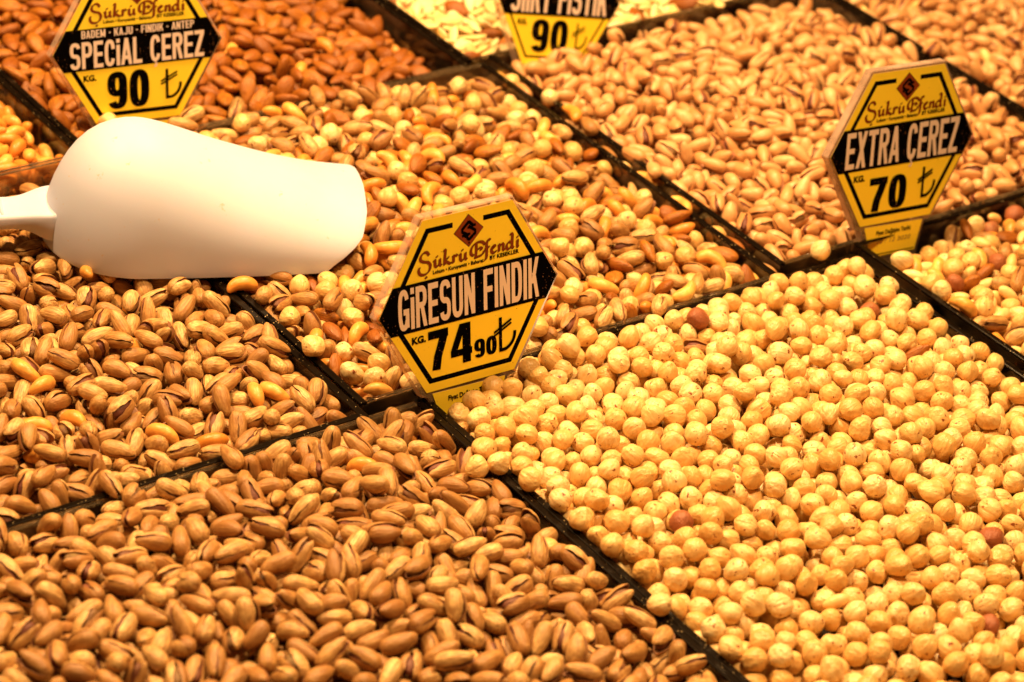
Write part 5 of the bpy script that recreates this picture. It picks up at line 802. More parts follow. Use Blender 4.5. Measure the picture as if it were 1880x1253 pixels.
437,160,94,30,58,41,1,548,147,75,78,18,44,2,330,155,42,8,76,36,0,147,137,82,22,39,46,5,236,143,57,83,85,35,2,219,150,65,63,89,5,3,262,162,47,39,60,23,1,73,141,78,83,41,41,2,486,146,40,60,2,40,13,415,139,77,25,29,37,3,173,
145,50,65,94,5,0,226,138,43,93,39,36,0,54,144,62,43,54,35,4,216,124,34,56,96,38,2,442,126,69,77,14,34,3,208,117,48,44,61,35,6,144,148,77,17,28,44,0,631,130,30,83,29,34,1,577,133,24,44,65,33,1,275,140,12,48,60,37,18,657,125,
19,25,57,35,7,503,134,3,40,41,42,5,370,124,24,52,66,38,6,430,125,43,44,15,33,0,130,115,9,43,52,33,2,350,142,53,47,98,6,1,643,117,44,62,71,32,4,489,136,49,27,6,46,2,169,128,27,43,90,32,1,265,131,37,74,35,35,5,291,132,66,95,
44,46,1,313,128,8,65,42,32,3,414,118,61,74,12,36,3,56,127,47,84,24,36,7,427,146,74,10,37,45,8,64,107,41,54,64,38,3,105,131,11,73,44,37,3,224,126,2,55,59,33,1,458,132,34,70,31,33,6,459,109,27,10,62,37,1,295,124,47,74,45,38,
2,185,122,16,17,66,43,8,56,125,60,30,75,47,2,504,124,42,89,26,38,5,68,116,46,34,90,37,1,211,138,28,46,39,44,0,265,108,11,65,44,38,2,203,123,39,41,31,35,1,119,130,74,92,55,44,2,409,132,88,76,46,41,1,227,127,10,76,55,45,], [
50,250,126,16,85,58,2,1,329,99,16,13,54,7,0,215,124,66,16,43,7,1,361,133,16,54,16,1,0,560,116,79,58,65,18,1,535,125,29,39,19,16,0,67,99,65,80,84,16,0,620,118,47,69,89,3,1,183,126,23,33,75,5,0,165,104,80,46,55,22,0,363,102,
89,40,27,23,0,459,101,49,51,27,23,0,593,143,32,78,86,16,0,280,143,6,31,60,1,0,258,103,13,34,53,20,0,421,101,46,12,51,16,0,396,121,30,5,44,21,1,538,101,47,47,95,21,0,140,103,60,81,19,20,1,585,102,49,51,8,5,1,443,118,23,56,
63,5,0,299,119,66,63,54,5,0,664,114,61,97,46,5,1,202,110,8,44,53,0,1,149,132,52,87,52,2,1,421,123,21,56,58,2,0,478,116,40,93,72,2,1,286,102,49,33,21,21,1,484,142,81,64,15,1,0,230,103,59,30,11,39,1,615,99,52,82,85,5,0,492,
102,66,35,8,7,1,256,143,38,89,22,4,0,668,96,64,97,48,43,0,517,99,42,78,13,3,1,91,102,11,23,64,16,1,511,125,64,16,32,5,0,244,120,36,31,65,42,2,191,97,45,47,90,42,2,379,110,7,46,73,7,0,535,140,91,71,37,0,0,641,102,23,38,16,
18,0,408,138,52,71,94,1,2,313,127,37,59,48,44,1,440,132,40,4,41,6,0,357,115,52,68,11,41,2,166,126,73,86,27,19,1,204,135,85,66,80,1,1,544,106,38,16,73,0,1,646,127,22,45,12,3,1,668,134,80,59,55,2,3,372,149,42,45,12,6,0,286,
133,34,73,37,4,1,624,140,70,66,59,4,0,492,138,35,78,73,2,0,143,132,76,71,14,16,1,234,131,47,36,14,5,2,669,111,10,32,27,21,0,230,106,71,50,73,17,0,78,98,40,96,36,4,0,568,141,43,44,62,20,1,98,110,43,25,20,3,0,625,107,27,80,
18,7,1,475,126,90,71,35,5,1,133,107,6,31,38,4,0,186,118,90,57,73,1,1,293,120,56,57,2,43,1,402,123,52,72,8,0,1,347,132,71,94,54,1,1,210,121,7,66,57,16,1,255,101,44,98,48,41,1,551,121,33,57,44,7,1,579,117,79,82,62,5,0,536,136,
11,42,58,7,1,530,111,35,37,4,4,0,514,130,90,74,38,3,2,458,136,46,34,64,2,1,635,119,45,63,90,41,1,317,129,14,68,78,2,2,71,128,56,28,57,1,1,57,95,85,83,52,3,0,163,106,46,56,91,6,2,645,136,72,49,92,19,0,279,141,82,47,77,20,4,
279,108,2,38,59,3,2,141,125,86,24,28,21,1,258,122,42,14,53,18,0,520,147,37,69,76,5,2,76,104,50,14,76,41,0,504,122,66,52,45,20,0,620,141,32,36,75,1,0,587,125,24,68,24,7,1,556,136,3,64,41,2,2,311,108,59,59,74,6,0,301,128,21,
84,40,7,1,367,145,74,87,59,5,3,382,108,19,32,61,2,1,428,123,42,71,8,4,0,657,128,74,22,17,7,0,464,130,95,31,56,19,1,247,147,62,87,79,17,0,535,116,21,59,58,2,1,98,133,22,16,45,0,1,394,140,53,15,36,16,0,350,130,4,44,45,2,3,425,
142,24,92,47,3,1,155,112,46,50,83,19,1,180,117,41,28,6,6,1,218,131,76,33,73,22,0,480,141,27,60,60,6,2,75,128,34,63,61,6,3,269,111,72,65,74,5,0,84,103,49,2,46,2,0,243,126,56,56,37,17,1,631,142,70,76,86,2,1,362,114,54,78,11,
5,1,267,145,51,40,91,19,0,302,120,57,56,90,5,3,548,126,13,78,63,45,1,417,122,73,82,51,0,0,108,129,27,45,85,5,1,451,143,15,24,73,0,0,335,129,95,65,39,42,1,671,136,36,66,92,7,0,412,150,49,67,12,18,1,649,127,84,43,82,16,2,630,
110,37,41,67,44,1,501,144,23,81,77,19,1,470,118,85,42,30,17,0,607,124,33,74,14,0,1,389,155,50,54,1,2,1,279,130,40,27,75,2,1,208,124,56,74,57,7,3,124,133,34,51,87,6,0,443,128,56,48,4,39,3,667,120,2,62,42,40,0,359,135,79,64,
71,7,1,584,120,49,14,33,20,0,160,116,49,26,92,7,0,89,121,67,71,20,23,0,502,113,50,58,7,39,1,310,120,92,26,48,21,1,478,138,79,10,51,0,1,429,139,55,17,80,16,3,563,138,42,50,98,5,2,403,138,53,79,10,5,1,213,141,71,91,35,7,1,607,
131,40,55,7,41,0,453,149,45,48,21,19,1,159,137,74,91,42,2,1,640,125,19,46,12,22,0,392,121,40,2,58,45,0,333,118,8,44,49,3,1,114,109,64,6,67,4,1,136,123,27,93,45,44,0,69,130,37,90,73,18,2,99,137,12,69,25,2,0,287,135,75,92,47,
22,1,199,123,63,91,56,20,0,419,122,50,96,63,0,0,94,101,89,62,60,6,4,481,154,74,56,69,7,0,347,156,40,62,11,2,0,139,109,54,98,44,47,0,604,148,88,77,37,18,2,71,99,36,17,31,19,0,634,150,92,60,33,17,1,380,145,55,86,81,22,0,670,
130,62,83,54,7,1,499,136,91,32,30,20,1,60,142,6,47,31,2,0,315,136,12,50,44,1,2,466,140,87,80,57,41,1,434,144,68,17,55,16,1,86,120,55,30,81,23,3,51,125,50,11,19,2,1,343,140,40,24,79,43,0,114,121,57,58,79,20,2,252,151,44,40,
2,6,1,208,140,20,52,87,18,2,438,123,25,17,71,6,1,289,146,74,32,25,5,1,647,133,14,56,72,17,1,621,142,11,32,35,1,0,312,161,45,65,71,4,3,142,126,55,56,2,41,0,397,135,43,54,32,32,1,148,113,50,50,97,38,0,74,133,88,64,55,2,0,707,
149,56,84,15,7,2,367,121,2,57,45,37,0,495,141,79,87,47,1,1,563,139,81,39,15,3,1,595,143,59,30,5,6,1,231,142,34,9,40,22,0,353,137,22,81,75,23,2,436,151,58,64,34,7,1,472,131,9,38,73,44,0,407,153,86,55,57,4,0,533,122,14,28,69,
7,1,664,125,2,60,56,32,1,67,113,5,53,67,16,0,175,122,50,76,8,5,1,307,124,51,52,0,40,0,610,128,56,5,31,0,0,192,137,78,20,74,21,0,415,132,32,69,8,21,1,518,145,12,60,28,16,2,119,109,53,94,65,20,3,309,146,8,65,70,18,3,121,132,
23,8,45,3,0,463,143,12,19,58,46,0,284,129,31,61,41,2,1,214,153,68,71,18,20,0,55,131,7,39,60,0,0,655,137,54,29,93,6,1,497,127,51,71,90,1,2,362,145,37,18,79,3,0,557,137,36,85,31,21,0,394,140,73,6,48,41,1,248,138,30,51,37,2,
3,577,125,73,37,9,0,0,93,128,84,40,70,5,0,172,141,40,46,82,7,2,494,151,28,43,85,19,0,432,134,68,60,17,1,2,469,160,90,60,50,23,1,58,94,21,78,33,3,1,127,119,39,24,87,3,0,255,155,6,58,53,4,1,595,150,43,26,13,16,1,138,138,36,
44,97,0,1,395,153,84,65,55,4,1,60,134,26,17,79,5,2,530,124,10,54,52,5,0,216,136,95,31,50,47,2,311,160,66,34,70,4,1,466,134,55,60,79,44,1,604,133,42,55,27,1,1,504,132,10,75,63,5,1,360,128,86,76,56,7,2,657,150,28,88,29,21,0,
96,117,84,47,18,6,0,232,126,64,94,64,47,1,70,110,78,48,58,21,0,547,142,51,29,85,1,1,157,139,39,23,11,6,2,280,144,81,80,66,4,0,72,133,66,25,25,4,2,396,132,5,41,35,0,1,566,157,72,93,57,1,1,144,119,88,77,38,6,0,351,144,38,88,
22,0,1,497,155,64,15,69,22,0,328,150,8,39,46,4,4,306,152,82,67,16,6,0,653,131,53,87,82,0,2,412,147,71,12,66,45,1,586,145,44,30,86,2,0,114,130,19,69,39,5,0,671,142,53,97,57,6,1,556,124,54,34,71,22,0,60,139,27,21,83,6,1,499,
129,46,58,92,4,3,431,157,54,82,81,6,1,198,144,56,7,56,17,0,53,122,47,97,64,23,2,450,142,7,48,46,4,0,669,123,59,91,71,40,1,65,102,70,36,7,2,0,145,133,30,61,74,5,1,511,144,70,87,24,47,0,624,129,24,74,40,5,0,466,127,1,50,47,
2,3,401,126,74,12,30,2,0,74,139,32,33,6,1,1,202,124,51,77,90,7,0,268,123,47,48,97,43,0,434,128,59,57,14,18,1,277,142,73,82,77,7,0,235,127,25,78,29,5,0,220,150,22,51,19,3,1,514,124,63,79,82,4,0,447,165,43,10,20,3,0,593,137,
86,27,61,4,1,90,120,64,65,59,47,1,560,143,6,31,56,45,0,370,151,8,61,42,1,0,480,134,75,13,69,36,0,615,145,93,58,47,7,1,182,125,58,69,48,3,1,306,145,60,45,21,20,1,251,148,48,19,76,19,4,347,146,44,43,1,42,3,163,139,94,72,50,
18,1,647,142,31,44,54,6,3,128,117,89,74,33,2,0,57,127,62,34,20,19,1,217,137,36,68,8,5,1,481,161,43,81,15,6,3,234,151,24,86,28,2,0,513,136,29,70,13,7,0,666,130,66,89,74,6,1,84,99,20,62,28,35,0,407,138,15,83,45,47,0,453,150,
89,21,48,45,1,264,146,71,47,93,7,0,191,140,55,57,15,20,1,584,132,70,76,82,1,1,364,133,63,61,23,0,1,79,135,6,34,33,21,1,597,151,39,27,91,3,0,284,143,75,55,42,0,2,561,147,55,25,88,20,1,99,120,61,26,87,21,0,337,156,18,62,52,
6,0,623,151,67,80,81,6,2,311,155,68,51,74,0,0,505,152,79,52,34,5,1,634,119,17,36,84,37,3,405,123,56,51,55,43,2,500,127,96,38,38,23,1,478,140,50,0,52,42,0,56,136,53,71,68,1,0,204,124,51,53,97,3,1,440,164,54,44,97,4,0,434,143,
16,85,41,2,0,274,159,45,6,60,5,1,133,131,75,46,31,4,0,157,119,34,39,58,22,0,385,129,34,86,21,18,0,215,147,10,23,41,1,2,468,156,43,58,17,6,1,226,126,41,32,94,7,2,402,149,69,44,6,19,0,310,142,36,74,15,2,0,54,114,58,54,43,35,
3,501,165,55,22,15,5,0,81,130,54,91,51,0,0,582,135,31,21,68,7,1,248,150,59,35,31,22,5,148,140,86,80,52,0,1,530,150,92,65,61,41,3,99,117,26,71,28,35,0,421,138,32,52,15,16,0,376,139,85,43,19,43,0,349,150,52,65,72,7,0,667,134,
63,41,82,46,0,293,153,2,61,45,17,0,491,147,57,79,67,4,0,615,147,38,74,13,4,1,139,113,45,60,96,18,1,269,129,17,40,44,33,1,62,124,81,25,51,7,2,218,144,26,26,80,6,1,563,122,3,67,50,18,1,205,124,64,38,11,3,2,446,144,36,30,6,4,
2,437,165,85,77,69,18,0,172,142,51,5,58,19,1,322,148,26,29,84,2,0,555,144,31,79,28,5,2,586,141,33,4,39,17,0,413,161,25,57,54,23,1,591,118,8,29,56,5,0,60,142,57,27,9,4,1,643,136,15,40,28,0,0,169,118,53,80,11,45,1,526,146,25,
54,75,45,0,234,157,36,87,20,2,1,264,151,18,24,73,3,1,666,142,48,24,13,1,0,392,150,55,89,79,4,1,150,130,65,52,72,23,0,624,125,11,48,64,5,2,196,123,41,75,21,43,1,97,123,37,66,20,17,0,287,129,67,48,60,7,0,289,159,40,21,20,1,
0,382,131,44,57,5,2,1,344,158,45,2,43,21,0,80,137,92,59,63,5,4,511,137,41,30,64,16,2,53,135,92,39,29,18,0,67,117,63,29,13,0,2,221,141,26,29,14,21,1,192,132,16,30,68,43,2,364,145,40,17,77,21,2,544,149,78,16,58,20,1,151,112,
28,34,71,7,0,323,150,79,28,81,17,1,652,134,96,36,57,20,2,566,140,59,48,55,7,0,273,143,3,34,49,22,2,217,122,51,98,56,42,2,680,150,60,52,78,6,0,153,130,70,6,63,3,1,357,128,35,55,70,34,2,107,123,49,70,74,19,0,187,152,46,85,72,
3,1,524,139,22,26,82,4,0,496,146,2,50,56,46,0,183,124,18,33,40,17,2,605,132,64,56,54,46,0,58,120,53,42,3,47,1,110,146,50,55,17,19,0,263,160,58,34,7,5,1,80,132,64,95,39,6,0,51,104,90,51,53,6,2,673,128,47,41,53,4,0,553,124,
51,42,98,17,2,388,147,14,43,60,2,0,134,125,97,62,46,19,1,203,138,51,31,75,21,1,541,145,73,70,87,43,4,306,137,12,62,79,1,2,424,165,78,14,56,7,0,655,137,87,65,26,3,0,152,141,42,8,63,3,1,269,125,28,92,37,3,0,329,155,9,47,65,
5,0,634,136,47,18,11,6,1,556,156,55,49,27,7,1,253,142,64,72,21,18,1,198,118,19,85,41,33,0,372,142,64,13,20,2,1,96,140,16,21,72,1,1,606,146,57,35,49,17,0,281,143,90,76,39,3,0,585,150,7,43,55,47,2,486,148,25,85,72,6,0,126,139,
15,27,49,19,0,174,134,68,5,56,19,2,640,154,19,48,75,4,0,358,130,43,38,13,34,2,562,138,55,90,21,3,2,195,148,71,24,24,3,1,131,113,35,17,69,22,1,572,159,67,67,43,4,2,55,120,40,96,39,20,2,312,147,19,29,17,16,0,537,138,65,66,46,
22,1,424,147,59,35,3,5,0,262,131,16,83,64,6,0,403,138,73,29,82,46,1,359,144,32,68,8,6,0,59,100,6,29,38,37,2,83,122,36,74,9,23,1,665,146,11,76,37,0,1,109,128,49,29,20,20,1,670,123,1,42,55,4,0,60,140,26,83,27,6,1,481,152,71,
84,59,44,1,200,130,75,62,24,19,1,648,129,24,37,62,21,0,390,146,36,17,16,45,0,240,137,49,14,16,7,2,521,156,65,66,83,7,1,274,122,10,76,43,39,0,219,143,42,67,4,5,1,294,138,52,43,3,41,1,173,140,97,36,46,20,1,258,148,10,27,68,
6,2,84,138,57,5,39,40,3,582,153,55,88,73,23,1,557,144,47,81,13,20,3,671,143,56,22,78,4,0,309,152,69,35,24,2,1,278,157,69,60,93,6,2,652,150,46,10,71,0,0,500,147,54,87,77,5,0,59,96,17,67,42,5,1,349,127,78,86,66,4,0,374,146,
56,51,38,16,0,197,144,14,28,76,23,3,106,117,41,67,42,22,0,425,148,45,73,10,2,1,476,147,55,92,71,7,0,65,131,74,28,76,22,0,625,146,71,53,58,5,1,312,129,75,76,78,44,0,598,140,15,72,67,21,0,636,124,68,78,27,17,1,203,123,34,11,
75,4,0,133,129,59,57,90,3,1,173,120,62,2,53,4,2,234,140,56,39,17,43,0,216,156,33,32,87,3,1,338,144,29,56,70,7,2,448,144,76,44,50,41,0,404,148,89,57,58,4,0,52,109,52,57,44,47,2,85,126,42,85,43,6,0,487,130,73,45,66,43,2,260,
154,2,37,47,5,1,152,118,71,54,16,17,1,670,127,74,76,15,18,1,380,128,57,41,97,32,1,60,140,28,37,91,7,0,287,143,52,55,26,7,1,569,123,73,32,13,7,2,34,150,23,38,63,2,1,219,128,35,49,20,20,1,323,129,44,0,50,21,0,380,151,93,31,
51,3,2,654,147,31,28,70,7,1,630,130,82,75,26,7,0,286,124,48,53,26,40,1,232,151,68,20,48,22,2,480,150,70,9,48,3,0,66,116,50,65,96,16,1,167,128,18,77,24,7,0,431,141,22,65,82,17,3,106,132,65,62,55,0,1,592,136,43,86,76,23,0,529,
138,28,23,75,6,2,315,145,37,95,36,4,1,570,141,1,46,59,1,1,285,142,53,77,78,45,2,393,151,87,23,31,4,0,252,121,32,5,61,39,0,173,144,18,45,77,3,0,520,158,38,58,3,2,1,153,113,30,85,27,2,1,654,129,3,65,52,1,0,125,112,68,67,45,
3,2,467,130,2,48,39,36,0,610,127,9,51,43,6,2,54,134,57,65,16,17,0,349,155,20,51,23,18,1,194,123,90,59,49,7,1,453,141,53,89,78,0,0,218,128,46,25,14,1,1,296,154,66,51,83,16,0,366,122,12,25,64,3,1,638,144,92,63,68,1,0,304,127,
25,26,50,20,1,53,107,26,8,62,21,0,502,140,21,85,49,5,4,97,126,38,91,36,3,0,425,146,87,24,30,18,2,613,153,32,30,31,0,0,438,125,30,34,60,18,1,123,124,31,43,4,19,1,388,138,53,74,8,3,2,265,142,54,42,85,47,0,668,131,40,60,77,21,
1,366,144,61,38,45,21,1,195,137,41,61,64,4,0,533,137,37,69,93,2,0,180,122,37,60,67,0,1,406,153,14,43,52,3,0,153,117,40,49,75,4,1,506,127,35,42,96,37,2,566,147,88,20,59,21,0,590,139,64,86,78,6,0,340,142,97,55,62,17,1,642,129,
29,90,49,4,2,151,140,29,18,81,6,1,657,110,56,65,24,16,1,312,143,77,86,30,17,0,63,123,13,21,34,1,1,616,134,45,75,74,4,2,288,157,23,43,86,23,0,58,101,62,94,58,38,1,370,126,89,37,60,6,1,518,153,28,10,29,17,0,245,154,42,42,47,
6,1,101,119,41,49,98,19,5,471,140,20,31,43,0,0,136,127,54,88,18,3,2,380,151,81,75,32,22,3,71,113,70,43,23,40,0,671,124,29,53,94,5,1,81,138,6,72,50,5,0,161,128,52,64,93,47,2,187,131,62,48,91,22,1,598,136,84,52,18,5,0,153,111,
17,54,63,0,1,552,139,96,55,59,6,0,526,135,51,29,55,17,1,205,148,20,58,62,0,4,422,147,32,43,45,0,0,52,127,68,20,14,18,0,485,135,6,46,33,19,0,117,120,45,9,77,2,1,363,116,10,45,53,23,1,323,130,74,67,64,1,0,458,136,9,22,46,19,
1,403,135,40,26,7,22,0,98,129,82,44,14,4,5,257,137,46,5,33,17,1,441,117,80,31,84,2,0,379,128,73,20,79,3,1,60,141,95,65,55,4,3,131,136,46,31,4,16,0,170,131,54,18,23,5,1,59,111,23,13,67,4,2,518,119,2,41,45,19,1,220,125,46,51,
87,40,0,80,130,69,53,34,21,0,443,140,38,51,77,7,1,311,121,89,62,57,4,0,538,135,88,21,57,1,3,282,121,22,86,31,39,0,476,125,53,76,78,1,1,151,117,75,10,60,17,1,254,120,63,92,29,6,1,346,122,63,57,7,19,1,190,139,48,63,96,7,0,576,
146,28,24,57,22,0,599,126,81,79,58,1,2,398,124,54,43,91,1,0,54,136,60,96,49,6,3,232,140,61,58,16,17,1,156,141,52,49,81,2,0,544,119,39,94,33,41,1,107,115,44,43,7,45,1,305,142,50,35,54,1,0,268,112,27,60,92,3,2,395,101,36,38,
86,2,2,670,115,28,54,50,1,0,460,143,30,81,31,3,2,430,145,54,13,74,17,1,66,117,70,43,83,1,1,98,131,69,79,81,1,3,60,141,45,80,39,6,0,206,135,15,39,16,20,1,516,134,58,89,73,6,0,572,122,7,68,65,7,0,128,138,5,36,66,23,1,392,135,
80,27,29,0,3,643,138,48,70,7,16,0,153,120,36,62,4,40,0,231,121,17,73,35,7,1,464,113,50,49,75,37,0,353,122,38,32,81,3,4,555,135,38,8,26,0,1,61,97,54,39,19,38,1,448,133,62,10,23,18,1,398,123,4,36,38,42,1,632,123,25,49,79,43,
1,273,123,88,38,24,16,1,433,113,85,38,59,18,0,589,137,79,38,23,5,1,664,107,65,30,10,43,1,105,122,41,56,24,47,1,204,119,30,38,94,2,0,369,134,82,83,33,2,0,657,125,53,73,92,5,1,178,120,92,74,55,21,0,147,130,60,47,86,3,0,358,
94,75,55,91,18,0,247,109,53,39,90,16,2,131,109,55,44,26,6,1,529,136,28,47,52,20,2,503,123,80,53,13,3,0,60,140,76,82,60,5,1,302,112,67,95,55,23,1,355,120,23,14,72,2,1,483,126,53,17,16,19,0,522,106,49,62,57,46,0,565,119,45,
57,6,23,3,409,112,70,50,92,20,1,74,127,59,70,8,1,2,380,121,22,48,26,4,2,669,94,38,80,73,21,1,154,111,97,62,48,3,0,586,116,43,53,37,5,1,648,110,26,15,70,1,2,417,135,59,32,68,21,0,606,131,90,35,60,1,2,262,127,96,46,67,1,0,130,
122,39,46,14,7,1,519,124,65,14,54,1,2,319,121,81,23,35,6,2,472,120,80,83,42,1,2,434,122,74,46,8,6,2,348,119,74,45,25,0,2,246,115,48,9,78,41,2,119,113,97,58,60,44,1,399,120,46,36,2,41,0,565,127,13,56,25,17,0,647,125,27,14,
71,4,0,197,103,36,59,31,19,1,616,112,49,80,14,32,0,97,119,73,51,45,3,1,671,112,97,56,46,1,1,222,108,37,13,79,4,1,362,107,66,81,82,45,0,75,95,9,63,66,0,2,538,124,42,66,26,23,0,595,119,25,24,30,20,0,493,110,18,22,26,16,1,148,
119,69,79,68,5,1,314,115,13,22,53,4,0,377,125,90,50,30,19,0,288,125,16,74,23,23,0,176,117,78,48,89,19,1,464,111,75,14,44,2,0,432,109,74,81,64,6,1,477,132,41,47,82,6,], ),
 'MR': ([
22,540,123,50,50,82,41,1,474,148,50,50,81,33,0,117,126,50,50,83,47,1,229,127,50,50,84,38,0,305,126,50,50,84,38,0,647,119,50,50,84,32,26,62,133,22,78,29,10,6,205,119,62,63,92,14,110,52,132,41,82,41,12,55,67,147,48,68,95,13,
2,291,155,42,48,98,13,220,91,151,86,27,46,13,], [
22,467,126,50,50,87,9,0,79,117,50,50,87,7,1,191,114,50,50,86,16,0,48,122,50,50,85,10,0,498,116,50,50,83,41,0,582,128,50,50,83,12,0,348,120,50,50,83,21,1,427,117,50,50,86,17,0,149,123,50,50,82,22,0,272,115,50,50,83,2,0,613,
128,50,50,83,16,0,384,123,50,50,83,4,2,435,146,50,50,83,0,2,294,148,50,50,77,11,6,536,140,50,50,50,18,1,460,128,50,50,79,1,5,349,140,50,50,88,14,8,260,128,50,50,83,13,1,354,94,48,25,76,11,0,629,134,57,64,18,12,0,133,107,82,
86,49,13,1,412,111,78,44,16,8,0,364,117,83,15,40,10,1,608,103,48,34,13,15,0,293,138,25,28,82,8,0,597,84,23,28,78,15,0,552,124,60,31,81,9,0,214,102,15,79,48,14,1,90,90,41,76,38,11,0,56,109,18,21,52,12,0,247,84,26,38,78,8,0,
248,109,42,30,78,13,0,422,136,36,74,19,12,1,283,84,77,67,72,12,0,472,100,17,46,82,13,0,302,102,76,67,76,9,0,595,126,80,58,83,13,0,526,102,22,81,76,9,0,566,106,9,75,54,10,0,335,132,70,9,39,10,1,459,126,28,51,76,15,0,406,128,
50,50,87,10,0,490,120,88,44,24,10,0,152,123,5,35,62,11,1,438,118,33,35,43,11,0,476,139,3,42,65,12,0,183,105,24,61,35,9,0,107,112,94,57,33,15,1,370,86,68,41,42,11,0,520,124,57,59,93,14,0,385,99,34,48,95,8,0,322,119,11,33,64,
10,0,569,86,96,45,45,11,1,157,102,98,41,47,15,1,643,118,29,27,88,12,0,330,98,92,51,39,14,0,290,120,83,61,60,10,0,499,85,41,77,11,14,1,428,101,57,87,18,10,0,275,102,59,52,47,14,0,534,140,37,15,82,8,1,641,99,64,10,29,10,0,504,
132,58,2,52,15,0,351,129,63,33,34,10,0,262,132,24,48,90,9,0,221,85,70,19,18,10,1,52,86,74,46,50,13,1,87,114,28,70,10,13,0,233,125,80,28,29,9,0,628,86,9,52,50,8,1,140,138,39,84,19,12,1,610,116,64,53,16,14,0,100,129,75,63,41,
8,1,570,127,57,15,36,10,1,199,136,39,74,12,15,0,357,110,37,67,11,9,0,316,136,21,19,23,13,1,399,109,36,24,12,11,0,125,122,38,35,89,8,1,614,142,73,53,41,9,0,367,130,47,33,91,10,1,128,101,29,89,70,15,1,177,129,8,38,25,9,0,544,
124,26,89,49,15,0,228,109,25,70,22,12,3,204,101,65,24,32,11,1,75,130,38,38,7,10,0,389,125,18,79,46,10,0,414,119,8,67,50,10,1,474,118,41,43,13,12,2,50,126,70,63,35,11,1,502,118,81,54,88,10,0,522,118,44,85,74,8,1,153,122,27,
19,49,15,0,586,129,58,27,39,8,1,84,89,67,46,44,8,1,65,110,54,29,9,12,1,232,124,34,46,87,11,1,261,134,30,87,36,11,0,431,139,97,62,53,14,1,472,142,14,43,52,15,1,286,126,48,8,26,9,1,384,142,73,20,20,13,1,328,109,7,44,52,13,0,
624,120,43,20,13,12,0,115,110,48,65,6,15,1,337,144,82,21,34,12,1,543,114,54,73,18,8,0,647,123,22,50,53,12,0,206,114,54,16,15,10,0,460,128,18,84,33,14,1,191,132,25,20,19,10,0,425,119,86,25,59,14,1,99,127,91,32,35,14,0,131,
130,29,53,46,13,0,316,127,63,56,73,14,1,565,131,39,87,77,10,2,490,133,92,44,29,14,1,57,93,21,37,62,13,0,515,140,48,66,25,11,3,53,137,68,31,38,10,0,349,95,18,44,55,9,1,213,134,59,27,6,15,0,389,126,49,72,90,9,3,613,135,74,42,
46,11,0,239,129,87,28,30,10,0,59,116,14,16,52,14,1,270,125,9,30,52,8,0,372,150,89,78,44,14,0,351,134,79,16,40,13,0,150,138,45,63,91,10,1,504,115,83,79,69,9,1,529,131,64,90,26,9,0,590,127,65,78,72,9,0,633,132,37,9,25,11,1,
112,139,13,79,62,9,5,450,137,67,27,9,8,1,324,139,65,25,79,15,2,295,121,93,42,34,12,1,192,120,65,64,93,15,1,501,133,29,76,19,11,1,339,118,20,85,64,9,0,60,132,60,54,22,9,0,429,132,53,83,16,15,0,552,128,75,43,53,13,1,89,122,
36,87,38,8,1,312,113,36,50,46,15,1,470,128,48,94,70,13,0,567,115,85,39,30,11,0,121,127,21,50,25,13,3,167,132,19,78,26,15,0,63,111,48,77,16,12,0,215,118,90,54,51,13,1,387,136,70,50,26,8,1,195,138,65,87,73,11,0,357,139,68,95,
47,10,1,489,147,50,48,69,14,0,647,129,93,45,71,9,1,541,148,83,60,62,8,0,279,139,42,38,92,12,0,597,118,34,76,39,13,2,622,126,35,80,86,8,0,497,121,62,22,47,15,0,82,140,62,23,90,10,0,452,120,60,77,69,13,1,268,120,34,52,54,8,
0,58,94,22,22,74,13,1,48,144,13,52,65,11,0,107,111,36,93,34,13,0,603,143,52,57,19,8,1,243,130,83,75,67,9,0,310,131,78,75,64,13,1,142,142,83,81,63,11,2,527,137,62,70,72,10,1,395,109,26,50,90,10,0,327,143,59,94,58,10,0,442,
149,17,61,77,9,0,574,124,79,46,29,9,1,211,133,27,83,38,11,1,429,119,10,43,58,12,1,412,137,23,30,77,15,0,378,145,49,38,10,13,0,341,123,59,59,92,8,4,236,149,79,86,57,11,0,175,128,52,77,80,11,0,123,129,86,23,64,12,3,89,115,6,
46,58,13,1,231,115,35,34,94,12,1,66,128,45,80,16,9,0,62,106,71,24,24,14,1,468,139,5,35,62,13,2,602,136,79,42,72,8,2,96,130,37,35,94,11,0,193,123,35,70,90,10,0,290,140,10,68,27,9,0,251,118,39,35,39,13,1,432,143,62,8,42,11,
0,501,130,93,44,40,9,1,552,125,87,52,42,12,0,643,133,51,52,96,12,1,141,129,42,3,57,15,1,454,126,91,70,51,14,1,267,133,55,50,38,14,0,473,112,83,64,81,12,0,385,153,80,82,70,13,1,323,107,58,38,7,12,1,619,127,57,93,27,14,1,329,
131,32,94,41,13,0,397,133,58,63,3,12,0,115,120,70,37,70,13,0,242,141,83,62,72,10,1,545,140,10,28,62,11,0,213,129,69,55,93,10,2,586,137,37,42,61,10,1,359,141,7,26,58,9,0,60,93,24,43,71,8,5,520,144,12,21,53,8,1,73,120,25,55,
89,9,4,574,126,32,88,76,14,0,178,131,61,46,71,8,1,466,135,80,86,50,10,1,93,124,72,42,28,11,0,286,138,15,24,70,14,1,208,140,66,43,12,13,0,53,105,41,24,9,13,0,380,125,42,92,26,13,1,95,100,70,53,24,15,0,539,128,79,82,63,9,0,
438,132,48,36,59,8,0,411,125,24,64,39,15,0,237,128,37,42,81,13,1,130,136,75,10,47,8,1,387,149,83,14,44,11,1,60,135,48,74,92,13,2,353,130,24,70,18,15,2,147,107,98,43,46,14,1,113,118,89,28,38,10,0,499,125,6,30,54,14,0,513,153,
